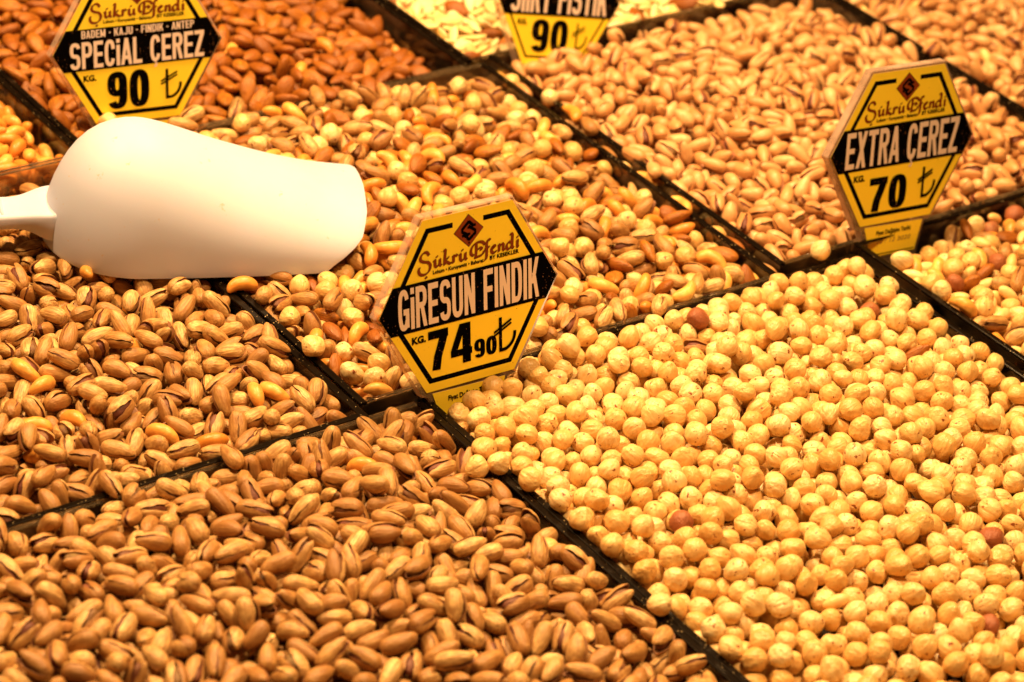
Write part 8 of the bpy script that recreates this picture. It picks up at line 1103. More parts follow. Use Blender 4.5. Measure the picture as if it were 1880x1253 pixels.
0,315,140,43,48,96,53,1,284,141,34,96,42,48,1,114,121,33,4,58,43,0,295,132,20,89,45,48,5,201,139,41,40,43,50,2,225,142,83,13,45,51,1,219,133,52,60,46,50,2,178,120,50,45,99,54,1,277,125,68,5,43,47,1,238,137,56,48,31,49,2,193,
127,91,23,44,51,1,87,119,66,95,60,52,3,157,125,90,76,56,53,0,48,103,50,42,1,55,1,301,128,89,77,41,48,1,267,144,10,22,43,48,2,259,148,67,53,73,48,2,54,109,74,8,60,55,0,275,135,14,80,66,46,0,216,138,62,24,21,48,3,311,134,19,
16,61,54,8,69,117,49,57,60,55,1,193,129,57,64,80,48,0,261,142,93,57,66,50,4,202,139,48,98,56,55,2,288,141,20,10,54,54,1,232,130,46,52,75,51,1,253,137,39,67,95,40,1,185,141,54,50,41,51,1,131,117,69,6,34,51,6,238,135,91,74,
38,53,7,70,127,17,78,28,49,4,272,145,24,47,67,43,3,66,102,86,83,54,40,1,256,138,30,83,25,48,6,185,139,61,47,2,52,2,242,138,94,64,55,50,1,242,127,77,89,60,55,2,210,133,49,56,35,51,2,258,139,90,71,56,54,0,277,134,62,38,6,51,
1,201,138,13,81,58,55,0,233,136,42,54,98,51,7,172,137,45,54,95,53,4,176,144,19,88,43,48,2,272,135,41,42,79,49,2,241,130,13,81,59,54,0,203,136,81,86,57,54,0,139,123,49,50,20,49,3,217,143,55,50,42,50,6,209,147,28,5,46,49,1,
75,121,32,46,3,51,0,241,145,9,78,44,51,0,174,134,85,15,51,51,3,57,108,93,29,41,40,4,268,131,92,25,42,53,2,133,124,55,59,29,53,2,51,96,1,41,49,48,4,199,139,44,48,34,53,0,156,141,43,98,58,51,2,165,136,35,3,48,48,1,236,132,74,
92,44,48,1,243,139,30,53,21,55,0,250,148,81,12,53,53,2,182,138,63,97,49,49,1,57,116,11,18,55,50,2,48,111,43,45,1,49,2,251,138,31,9,68,54,1,67,109,45,48,1,53,4,90,118,12,79,58,55,3,198,147,91,27,40,46,0,217,138,44,99,48,55,
1,48,102,48,48,43,49,4,147,141,53,42,12,55,8,215,130,65,47,66,55,4,239,137,34,59,39,54,1,68,120,62,34,26,46,2,254,125,56,4,32,50,0,172,133,51,60,35,48,5,200,126,51,0,47,53,0,203,138,89,80,47,41,2,163,134,79,12,38,48,2,138,
139,85,82,57,54,1,169,144,53,50,32,51,0,59,114,51,39,7,51,2,201,149,44,52,3,50,8,239,134,64,61,17,40,1,165,137,49,54,6,48,2,139,136,97,37,56,48,0,52,97,57,1,49,51,2,213,141,64,46,11,53,1,150,131,59,53,2,50,4,125,135,84,83,
43,51,0,165,129,1,41,45,54,2,228,139,49,64,2,53,0,189,141,1,50,43,54,2,198,136,47,44,86,54,7,66,117,48,32,4,52,2,167,141,55,41,17,55,1,214,148,10,36,65,42,8,162,137,89,79,53,49,4,131,129,10,76,61,51,2,64,110,89,21,55,53,6,
174,131,94,28,46,51,1,124,139,61,54,56,53,2,108,132,55,51,1,49,2,165,138,96,62,39,55,0,196,131,88,79,41,49,0,155,124,42,44,1,41,1,211,139,52,50,0,41,0,123,127,47,63,23,53,3,56,121,57,55,21,55,1,195,145,64,51,68,48,3,187,126,
35,96,45,52,3,163,140,9,25,63,54,1,170,146,94,31,47,49,1,68,122,80,83,68,52,1,127,131,17,78,33,55,6,159,130,94,71,46,50,0,140,149,48,44,94,54,1,177,128,54,36,3,50,4,176,145,70,47,13,52,0,57,115,83,13,54,55,1,128,127,43,44,
25,50,1,136,131,93,27,54,52,2,194,140,0,48,46,48,0,105,126,4,67,51,52,0,150,141,50,52,1,45,7,184,145,59,51,3,51,0,131,138,97,63,43,53,1,181,137,42,51,98,48,2,62,120,57,56,70,49,1,131,127,17,85,42,49,7,121,137,70,46,83,55,
9,101,128,61,55,82,49,2,62,104,46,48,1,51,2,124,125,97,36,55,51,1,135,130,38,52,13,49,2,201,139,0,53,49,44,0,88,113,58,41,20,52,0,149,137,56,59,31,53,2,171,138,61,97,54,51,3,99,129,53,56,18,55,3,64,117,59,58,26,48,1,69,133,
42,95,66,47,1,120,136,98,57,41,51,1,133,123,54,39,42,48,5,91,138,45,91,25,50,1,105,136,61,4,36,52,0,139,135,65,54,56,48,3,57,97,49,50,98,55,1,153,133,59,43,85,54,2,183,141,56,98,47,54,3,143,141,66,5,35,54,6,133,135,87,72,
44,53,5,123,128,66,3,44,55,5,181,132,29,47,92,54,0,99,125,42,49,24,52,5,121,134,45,57,52,54,1,108,130,0,50,55,49,0,55,140,40,42,66,50,3,129,138,63,3,53,53,1,77,132,35,77,87,48,1,98,134,11,20,55,54,6,146,128,3,62,56,55,1,168,
137,49,41,55,54,2,143,137,27,8,62,50,10,127,131,73,6,56,50,2,57,124,8,70,33,40,1,87,136,93,26,52,51,4,72,132,84,78,39,52,1,127,138,91,25,37,54,1,151,131,95,40,43,44,2,132,121,93,70,40,52,1,83,101,63,54,70,55,0,107,129,36,
48,39,52,0,55,136,90,75,37,54,3,178,136,67,3,45,54,2,170,128,4,69,50,51,2,57,111,4,70,48,46,2,148,139,57,63,65,48,1,169,139,16,84,61,50,1,153,121,3,51,35,54,4,122,131,42,98,52,55,4,55,101,68,94,60,53,1,118,126,43,47,79,48,
4,79,125,1,54,54,44,2,98,123,56,1,56,54,3,154,140,93,73,51,51,1,58,128,44,67,70,48,0,133,129,53,53,98,50,0,126,120,14,83,43,54,5,139,135,51,99,46,54,0,83,135,45,55,33,51,3,111,131,68,79,51,49,2,60,133,59,68,91,43,4,123,137,
43,85,19,50,3,108,135,87,77,58,54,10,93,136,87,80,57,51,5,73,129,44,45,61,55,2,120,135,54,41,24,55,1,138,130,69,93,58,52,1,94,132,51,43,19,53,0,53,121,53,56,96,55,3,51,128,48,57,38,52,10,65,116,31,4,53,53,1,61,124,2,64,52,
55,3,60,130,23,8,54,55,1,141,135,55,34,60,51,0,60,138,45,98,47,55,6,91,124,85,28,24,50,], ),
}


# ------------------------------------------------------------------ nut prototypes
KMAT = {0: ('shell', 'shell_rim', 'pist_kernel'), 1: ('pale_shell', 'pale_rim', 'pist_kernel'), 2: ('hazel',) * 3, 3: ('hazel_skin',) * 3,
        4: ('cashew',) * 3, 5: ('almond',) * 3, 6: ('seed',) * 3, 7: ('peanut',) * 3}
MATS = sorted({m for v in KMAT.values() for m in v}); MI = {m: i for i, m in enumerate(MATS)}
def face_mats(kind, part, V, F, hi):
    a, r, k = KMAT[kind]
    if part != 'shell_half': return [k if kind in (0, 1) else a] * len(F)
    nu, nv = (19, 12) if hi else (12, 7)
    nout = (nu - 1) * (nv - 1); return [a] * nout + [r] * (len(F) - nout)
HI, LO = {}, {}
def hi_nut(kind, var):
    if (kind, var) not in HI:
        out = []
        for part, V, F in nut(kind, var, True, True):
            fm = face_mats(kind, part, V, F, True); used = sorted(set(fm))
            me = mesh(part, V, F, used, [used.index(m) for m in fm], True, {'nutco': ('FLOAT_VECTOR', V * 100 + var * 3.1)})
            out.append((part, me))
        HI[(kind, var)] = out
    return HI[(kind, var)]
def lo_nut(kind, var):
    if (kind, var) not in LO:
        Vs, L, Cn, Mi, off = [], [], [], [], 0
        for part, V, F in nut(kind, var, False, False):
            for f in F: L += [i + off for i in f]; Cn.append(len(f))
            Mi += [MI[m] for m in face_mats(kind, part, V, F, False)]
            Vs.append(V); off += len(V)
        LO[(kind, var)] = (np.concatenate(Vs), np.array(L, np.int32), np.array(Cn, np.int32), np.array(Mi, np.int32))
    return LO[(kind, var)]

pos, qv, kind, var, tray, single = [], [], [], [], [], []
for ti, tn in enumerate(TR_ORDER):
    bx = TR[tn][0]
    for g in (0, 1):
        a = np.array(NUTS[tn][g], dtype=float).reshape(-1, 7)
        pos.append(np.stack([np.cumsum(a[:, 0]) / 2000 - .02 + bx[0], a[:, 1] / 2000 - .02 + bx[2], a[:, 2] / 2000 - .07], 1))
        qv.append(a[:, 3:6] / 49.5 - 1); kind.append(a[:, 6] // 8); var.append(a[:, 6] % 8)
        tray.append(np.full(len(a), ti)); single.append(np.full(len(a), 1 - g))
pos, qv = np.concatenate(pos), np.concatenate(qv)
kind, var, tray, single = [np.concatenate(v).astype(int) for v in (kind, var, tray, single)]
qw = np.sqrt(np.clip(1 - (qv ** 2).sum(1), 0, 1))
ql = np.sqrt((qv ** 2).sum(1) + qw ** 2); qv = qv / ql[:, None]; qw = qw / ql
NAMES = list(TR_ORDER)
PLACE = {'FL': 'in the heap of the front left tray', 'FR': 'in the hazelnut tray with the GiRESUN FINDIK sign', 'FRR': 'in the mixed tray at the right edge',
         'ML': 'in the left tray below the white scoop', 'MM': 'in the mixed-nut tray right of the white scoop', 'MR': 'in the tray behind the EXTRA sign',
         'MRR': 'in the top right corner tray', 'BL': 'in the cashew tray above the scoop handle', 'BM': 'in the almond tray behind the SPECiAL sign',
         'BS': 'in the pale seed tray at the top edge'}
HOME = {'FL': 'the front left tray', 'FR': 'the hazelnut tray', 'FRR': 'the right-edge tray', 'ML': 'the tray below the scoop', 'MM': 'the mixed-nut tray',
        'MR': 'the tray behind EXTRA', 'MRR': 'the top right tray', 'BL': 'the cashew tray', 'BM': 'the almond tray', 'BS': 'the pale seed tray'}
DESC = {0: ('pistachio', 'tan pistachio in its split shell', 'pistachios'), 1: ('pistachio', 'pale plump pistachio in its shell', 'pale pistachios'),
        2: ('hazelnut', 'round blanched cream hazelnut', 'blanched hazelnuts'), 3: ('hazelnut', 'brown hazelnut with its skin on', 'brown skinned hazelnuts'),
        4: ('cashew', 'curved golden roasted cashew', 'cashews'), 5: ('almond', 'brown roasted almond in its skin', 'almonds'),
        6: ('pale_seed', 'flat pale cream seed', 'pale seeds'), 7: ('peanut', 'peeled pale peanut', 'peanuts')}
cnt = {}
for i in np.where(single == 1)[0]:
    cnt[(int(kind[i]), int(tray[i]))] = cnt.get((int(kind[i]), int(tray[i])), 0) + 1
seen = {}
STRAY = STRAYS
used_stray = set()
for i in np.where(single == 1)[0]:
    k, v, tn = int(kind[i]), int(var[i]), NAMES[tray[i]]
    nm, desc, grp = DESC[k]
    parts = hi_nut(k, v)
    if len(parts) == 1:
        o = obj(nm, parts[0][1])
    else:
        o = empty(nm)
        for pn, me in parts: obj(pn, me, o)
    o.rotation_mode = 'QUATERNION'; o.location = pos[i]; o.rotation_quaternion = (qw[i], *qv[i])
    if k in (0, 1): desc = ('closed ' if v == 3 else 'wide open ' if v in (4, 5) else 'narrowly split ') + desc.replace(' in its split shell', '').replace(' in its shell', '')
    x0, x1, y0, y1 = TR[tn][0]; fx = (pos[i][0] - x0) / (x1 - x0); fy = (pos[i][1] - y0) / (y1 - y0)
    row = 'back' if fy > .67 else 'front' if fy < .33 else 'middle'; cl = 'left' if fx < .33 else 'right' if fx > .67 else 'centre'
    area = {('middle', 'centre'): 'in the middle of'}.get((row, cl), ('at the %s side of' % cl) if row == 'middle' else ('at the %s side of' % row) if cl == 'centre' else 'near the %s %s corner of' % (row, cl))
    lab = desc + ' ' + area + ' ' + HOME[tn]; g = lab
    best = None
    for s, (sk, st, sx, sy, sl) in enumerate(STRAY):
        if s in used_stray or sk != k or st != tn: continue
        d = math.hypot(pos[i][0] - sx, pos[i][1] - sy)
        if d < .02 and (best is None or d < best[0]): best = (d, s, sl)
    if best: used_stray.add(best[1]); tag(o, best[2], nm.replace('_', ' '))
    elif cnt[(k, int(tray[i]))] == 1: tag(o, 'lone ' + lab, nm.replace('_', ' '))
    else: tag(o, lab, nm.replace('_', ' ')); seen.setdefault(g, []).append(o)
for g, L in seen.items():
    if len(L) > 1:
        for o in L: o['group'] = g + ' (several)'
HEAP = {'FL': 'pistachio_heap', 'FR': 'hazelnut_heap', 'FRR': 'mixed_nut_heap', 'ML': 'pistachio_heap', 'MM': 'mixed_nut_heap', 'MR': 'pistachio_heap',
        'MRR': 'pistachio_heap', 'BL': 'cashew_heap', 'BM': 'almond_heap', 'BS': 'seed_heap'}
HL = {'FL': 'heap of tan pistachios filling the front left tray', 'FR': 'heap of blanched cream hazelnuts filling the tray with the GiRESUN FINDIK sign',
      'FRR': 'heap of mixed nuts at the right edge below the EXTRA sign', 'ML': 'heap of tan pistachios in the left tray below the scoop',
      'MM': 'heap of mixed nuts right of the white scoop', 'MR': 'heap of pale pistachios behind the EXTRA sign', 'MRR': 'heap of pale pistachios in the top right corner',
      'BL': 'deeper cashews in the tray above the scoop handle', 'BM': 'deeper almonds in the tray behind the SPECiAL sign', 'BS': 'deeper pale seeds in the tray at the top edge'}
rg = np.random.RandomState(5)
for ti, tn in enumerate(NAMES):
    idx = np.where((single == 0) & (tray == ti))[0]
    if not len(idx): continue
    Vs, Ls, Cs, Ms, Co, Rn, off = [], [], [], [], [], [], 0
    for i in idx:
        V, L, Cn, Mi = lo_nut(int(kind[i]), int(var[i]))
        q = Quaternion((qw[i], *qv[i])); R = np.array(q.to_matrix())
        Vs.append(V @ R.T + pos[i]); Ls.append(L + off); Cs.append(Cn); Ms.append(Mi)
        Co.append(V * 100 + int(var[i]) * 3.1); Rn.append(np.full(len(V), rg.rand())); off += len(V)
    me = mesh(HEAP[tn], np.concatenate(Vs), (np.concatenate(Ls), np.concatenate(Cs)), MATS, np.concatenate(Ms), True,
              {'nutco': ('FLOAT_VECTOR', np.concatenate(Co)), 'rnd': ('FLOAT', np.concatenate(Rn))})
    o = obj(HEAP[tn], me); o['kind'] = 'stuff'; o['label'] = HL[tn]

# ------------------------------------------------------------------ lettering
def ribbon(P, wx, wy, closed=False, nib=None):
    P = np.array(P, float); n = len(P)
    T = np.gradient(P, axis=0)
    if closed: T = np.roll(P, -1, 0) - np.roll(P, 1, 0)
    T /= np.linalg.norm(T, axis=1)[:, None] + 1e-9
    N = np.stack([-T[:, 1] * wx / 2, T[:, 0] * wy / 2], 1)
    if nib is not None:
        nv = np.array(nib) / 2; s = np.sign((N @ nv)); s[s == 0] = 1; N = N + nv * s[:, None]
    V = np.concatenate([P + N, P - N]); F = [(n + i, n + i + 1, i + 1, i) for i in range(n - 1)]
    if closed: F.append((2 * n - 1, n, 0, n - 1))
    return V, F
def sup(cx, cy, rx, ry, a0, a1, n=18, e=.74):
    A = np.radians(np.linspace(a0, a1, n)); c, s = np.cos(A), np.sin(A)
    return [(cx + rx * np.sign(x) * abs(x) ** e, cy + ry * np.sign(y) * abs(y) ** e) for x, y in zip(c, s)]
SW, BW = .165, .145
def glyph(ch):
    """strokes of a heavy condensed capital, cap height 1: ('r', points, closed) ribbons, ('b', x0,y0,x1,y1) bars, ('q', xb, yb, xt, yt, width) slanted legs"""
    w = .5; s, b = SW, BW; L, R, B, T = s / 2, w - s / 2, b / 2, 1 - b / 2
    st = lambda x=0, y0=0, y1=1: ('b', x, y0, x + s, y1)
    if ch == ' ': return [], .26
    if ch == 'E': return [st(), ('b', s, 0, w * .92, b), ('b', s, .5 - b / 2, w * .86, .5 + b / 2), ('b', s, 1 - b, w * .92, 1)], w * .92
    if ch == 'F': return [st(), ('b', s, .5 - b / 2, w * .84, .5 + b / 2), ('b', s, 1 - b, w * .9, 1)], w * .9
    if ch == 'L': return [st(), ('b', s, 0, w * .88, b)], w * .88
    if ch == 'T': return [('b', w / 2 - s / 2, 0, w / 2 + s / 2, 1 - b), ('b', 0, 1 - b, w, 1)], w
    if ch == 'I': return [st()], s
    if ch == 'i': return [st(0, 0, .77), ('b', 0, .85, s, 1)], s
    if ch == 'N': return [st(), st(w - s), ('q', w - s * 1.02, 0, s * .02, 1, s)], w
    if ch == 'M': return [st(), st(.62 - s), ('q', .31 - s * .45, .1, s * .1, 1, s * .9), ('q', .31 - s * .45, .1, .62 - s, 1, s * .9)], .62
    if ch == 'A': return [('q', -.02, 0, w / 2 - s * .5, 1, s * .95), ('q', w + .02 - s * .95, 0, w / 2 - s * .45, 1, s * .95), ('b', .12, .2, w - .12, .2 + b)], w
    if ch == 'X': return [('q', 0, 0, w - s, 1, s * 1.05), ('q', w - s, 0, 0, 1, s * 1.05)], w
    if ch == 'Z': return [('b', 0, 0, w * .95, b), ('b', 0, 1 - b, w * .95, 1), ('q', 0, b, w * .95 - s * 1.2, 1 - b, s * 1.2)], w * .95
    if ch == 'K': return [st(), ('q', s * .75, .36, w - s * .95, 1, s), ('q', w - s * .9, 0, s * 1.05, .62, s)], w + .02
    if ch == 'U': return [('r', [(L, 1)] + sup(w / 2, .33, w / 2 - L, .33 - B, 180, 360) + [(R, 1)], 0)], w
    if ch == 'J': return [('r', [(R, 1)] + sup(w / 2, .33, w / 2 - L, .33 - B, 0, -165), 0)], w
    if ch == 'C': return [('r', [(R, .64)] + sup(w / 2, .5, w / 2 - L, .5 - B, 24, 336, 34), 0)], w
    if ch == 'Ç': return [('r', sup(w / 2, .5, w / 2 - L, .5 - B, 24, 336, 34), 0), ('r', [(w / 2, .02), (w / 2 + .02, -.06), (w / 2 + .07, -.1), (w / 2 + .03, -.17), (w / 2 - .07, -.18)], 1)], w
    if ch == 'G': return [('r', sup(w / 2, .5, w / 2 - L, .5 - B, 28, 330, 34), 0), ('b', R - s / 2, .06, w, .52), ('b', w / 2 - .01, .52 - b, w - s, .52)], w
    if ch in 'O0': return [('r', sup(w / 2, .5, w / 2 - L, .5 - B, 0, 350, 36), 2)], w
    if ch == 'D': return [st(), ('r', [(s, T), (w * .5, T)] + sup(w * .5, .5, w * .5 - s / 2, .5 - B, 85, -85, 22) + [(w * .5, B), (s, B)], 0)], w
    if ch == 'P': return [st(), ('r', [(s, T), (w * .5, T)] + sup(w * .5, .71, w * .5 - s / 2, .29 - B, 85, -85, 18) + [(w * .5, .42 + B), (s, .42 + B)], 0)], w
    if ch == 'R': return [st(), ('r', [(s, T), (w * .5, T)] + sup(w * .5, .73, w * .5 - s / 2, .27 - B, 85, -85, 18) + [(w * .5, .46 + B), (s, .46 + B)], 0), ('q', w - s * .95, 0, w * .42, .47, s)], w
    if ch == 'B': return [st()] + [('r', [(s, y1), (w * .5, y1)] + sup(w * .5, (y0 + y1) / 2, w * .5 - s / 2, (y1 - y0) / 2, 85, -85, 16) + [(w * .5, y0), (s, y0)], 0) for y0, y1 in ((B, .5), (.5, T))], w
    if ch in 'SŞ':
        q = sup(w / 2, .5 + (T - .5) / 2, w / 2 - L, (T - .5) / 2, 12, 262, 20) + sup(w / 2, .5 - (T - .5) / 2, w / 2 - L, (T - .5) / 2, 82, -168, 20)
        return [('r', q, 0)], w
    if ch == '7': return [('b', 0, 1 - b * 1.25, w, 1), ('r', [(w - s * .55, 1 - b), (.34, .66), (.235, .33), (.19, 0)], 0)], w
    if ch == '4': return [('b', .30, 0, .30 + s, 1), ('b', .0, .20, .30, .20 + b), ('b', .30 + s, .20, .54, .20 + b), ('q', .0, .20 + b, .30 - s * .35, 1, s * .85)], .54
    if ch == '9': return [('r', sup(w / 2, .67, w / 2 - L, .33 - B, 0, 350, 30), 2), ('r', [(R, .68), (R, .55)] + sup(w / 2, .36, w / 2 - L, .36 - B, 5, -150, 16), 0)], w
    if ch == '.': return [('b', 0, 0, s, b)], s
    if ch == '-': return [('b', 0, .42, .2, .42 + b)], .2
    return [], .3
def smooth(P, k=6):
    P = [np.array(p, float) for p in P]; P = [2 * P[0] - P[1]] + P + [2 * P[-1] - P[-2]]; out = []
    for i in range(1, len(P) - 2):
        for j in range(k):
            t = j / k; a, b, c, d = P[i - 1], P[i], P[i + 1], P[i + 2]
            out.append(.5 * (2 * b + (c - a) * t + (2 * a - 5 * b + 4 * c - d) * t * t + (3 * b - a - 3 * c + d) * t ** 3))
    out.append(P[-2]); return np.array(out)
class Print:
    """flat print built from strokes; each stroke lies a hair above the last so no two faces share a plane"""
    def __init__(s, z): s.V, s.F, s.z, s.n = [], [], z, 0
    def add(s, V2, F):
        V2 = np.asarray(V2, float); o = sum(len(v) for v in s.V)
        G = []
        for f in F:
            p = V2[list(f)]; a = sum(p[i][0] * p[(i + 1) % len(p)][1] - p[(i + 1) % len(p)][0] * p[i][1] for i in range(len(p)))
            G.append(tuple(i + o for i in (f if a > 0 else f[::-1])))
        s.V.append(np.concatenate([V2, np.full((len(V2), 1), s.z + .000004 * (s.n % 40))], 1)); s.F += G; s.n += 1
    def poly(s, P): s.add(P, [tuple(range(len(P)))])
    def text(s, txt, x0, x1, y0, y1, U, gap=.075):
        G = [glyph(c) for c in txt]; tot = sum(g[1] for g in G) + gap * (len(G) - 1); kx = (x1 - x0) / tot; ky = y1 - y0; x = 0
        for g, w in G:
            for st in g:
                f = lambda V: (np.asarray(V) * [kx, ky] + [x0 + x * kx, y0]) * U
                if st[0] == 'b': _, a, b, c, d = st; s.add(f([(a, b), (c, b), (c, d), (a, d)]), [(0, 1, 2, 3)])
                elif st[0] == 'q': _, a, b, c, d, ww = st; s.add(f([(a, b), (a + ww, b), (c + ww, d), (c, d)]), [(0, 1, 2, 3)])
                else:
                    thin = st[2] == 1
                    V, F = ribbon(st[1], .07 if thin else SW, .06 if thin else BW, st[2] == 2); s.add(f(V), F)
            x += w + gap
    def obj(s, name, mat, parent):
        me = mesh(name, np.concatenate(s.V), s.F, [mat], smooth=False); return obj(name, me, parent)
def small_text(name, body, x, y, h, width, z, mat, parent, U, bold=.02, shear=0):
    cu = bpy.data.curves.new(name, 'FONT'); cu.body = body; cu.offset = bold; cu.resolution_u = 3; cu.shear = shear
    t = bpy.data.objects.new(name, cu); C.objects.link(t)
    bpy.context.view_layer.update()
    me = bpy.data.meshes.new_from_object(t.evaluated_get(bpy.context.evaluated_depsgraph_get()))
    bpy.data.objects.remove(t); bpy.data.curves.remove(cu)
    n = len(me.vertices); co = np.zeros(n * 3); me.vertices.foreach_get('co', co); co = co.reshape(-1, 3)
    w = co[:, 0].max() - co[:, 0].min(); kx = width * U / w; ky = h * U / .72
    co[:, 0] = (co[:, 0] - co[:, 0].min()) * kx + x * U; co[:, 1] = co[:, 1] * ky + y * U; co[:, 2] = z
    me.vertices.foreach_set('co', co.ravel()); me.materials.clear(); me.materials.append(M[mat]); me.name = name
    me.update()
    return obj(name, me, parent)
def hexagon(r, cut=0): return [(-.5 * r, .866 * r), (.5 * r, .866 * r), (r, 0), (.5 * r, -.866 * r), (-.5 * r, -.866 * r), (-r, 0)][::-1]
def slab(P, z0, z1, U, edge_mat=True, bev=0):
    n = len(P); P = np.array(P) * U; c = P.mean(0)
    rows = [(z0, 1), (z1 - bev, 1), (z1, 1 - bev / (np.linalg.norm(P[0]) + 1e-9))] if bev else [(z0, 1), (z1, 1)]
    V = [(*(c + (p - c) * k), z) for z, k in rows for p in P]
    F = [tuple(range(n))[::-1], tuple(range(len(V) - n, len(V)))]; mi = [0, 0]
    for r in range(len(rows) - 1):
        for i in range(n): F.append((r * n + i, r * n + (i + 1) % n, (r + 1) * n + (i + 1) % n, (r + 1) * n + i)); mi.append(1)
    return np.array(V), F, mi
SCRIPT = [  # brand name in calligraphic strokes, unit = x-height
 [(1.75, 2.0), (1.45, 2.45), (.9, 2.5), (.4, 2.1), (.35, 1.5), (.9, 1.15), (1.6, .95), (1.95, .4), (1.7, -.35), (1.0, -.75), (.25, -.6), (-.05, .0), (.1, .45)],
 [(1.1, -1.15), (1.25, -1.3)],
 [(2.5, .85), (2.75, 1.0), (2.75, .3), (3.0, .0), (3.35, .2), (3.6, .6)], [(3.6, 1.05), (3.6, .2), (3.85, .05)], [(3.05, 1.55), (3.12, 1.45)],
 [(4.2, 2.1), (4.55, 2.15), (4.45, 1.2), (4.35, -.02)], [(5.15, 1.0), (4.8, .85), (4.5, .55), (4.9, .25), (5.3, .0), (5.55, .1)],
 [(5.7, .9), (5.95, 1.0), (5.9, .4), (5.85, -.02)], [(5.95, .7), (6.25, 1.05), (6.55, .9)],
 [(6.85, .85), (7.1, 1.0), (7.08, .3), (7.35, .0), (7.7, .2), (7.95, .6)], [(7.95, 1.05), (7.95, .2), (8.2, .05)], [(7.4, 1.6), (7.47, 1.5)],
 [(9.35, .3), (8.95, .6), (8.95, 1.3), (9.4, 1.9), (10.2, 2.15), (10.9, 2.05), (11.35, 1.6)], [(9.85, 2.0), (9.85, 1.0), (9.7, .02)], [(9.5, -.05), (10.3, .02), (10.9, .2), (11.2, .7)],
 [(10.0, 1.0), (10.4, 1.25), (10.8, 1.1), (10.5, .8)],
 [(12.3, 2.1), (11.9, 2.15), (11.65, 1.6), (11.65, .6), (11.55, -.5), (11.1, -.85)], [(11.35, 1.0), (12.1, 1.05)],
 [(12.5, .6), (12.9, .75), (13.1, 1.0), (12.75, 1.05), (12.45, .6), (12.6, .1), (13.0, .0), (13.3, .25)],
 [(13.6, .9), (13.85, 1.0), (13.8, .4), (13.75, .0)], [(13.85, .65), (14.3, 1.05), (14.55, .85), (14.5, .2), (14.75, .05)],
 [(16.0, .95), (15.5, 1.05), (15.1, .6), (15.25, .05), (15.7, .1), (16.1, .6)], [(15.75, 2.2), (16.15, 2.1), (16.1, 1.0), (16.1, .2), (16.35, .05)],
 [(16.85, .9), (17.05, 1.0), (17.0, .4), (17.05, .05), (17.25, .1)], [(17.0, 1.6), (17.07, 1.5)],
]
def lira(p, x, y0, y1, U, wt=.03, k=1.0):
    H = y1 - y0; q = lambda a, b: ((x + a * k) * U, (y0 + b * H) * U)
    w = wt * U
    V, F = ribbon([q(0, 1), q(0, .5), q(0, .0)], w, w); p.add(V, F)
    V, F = ribbon(smooth([q(.0, .045), q(.07, .07), q(.13, .2), (q(.158, .36)), q(.165, .52)]), w, w); p.add(V, F)
    V, F = ribbon([q(-.075, .50), q(.125, .78)], w * .62, w * .62); p.add(V, F)
    V, F = ribbon([q(-.075, .60), q(.125, .88)], w * .62, w * .62); p.add(V, F)
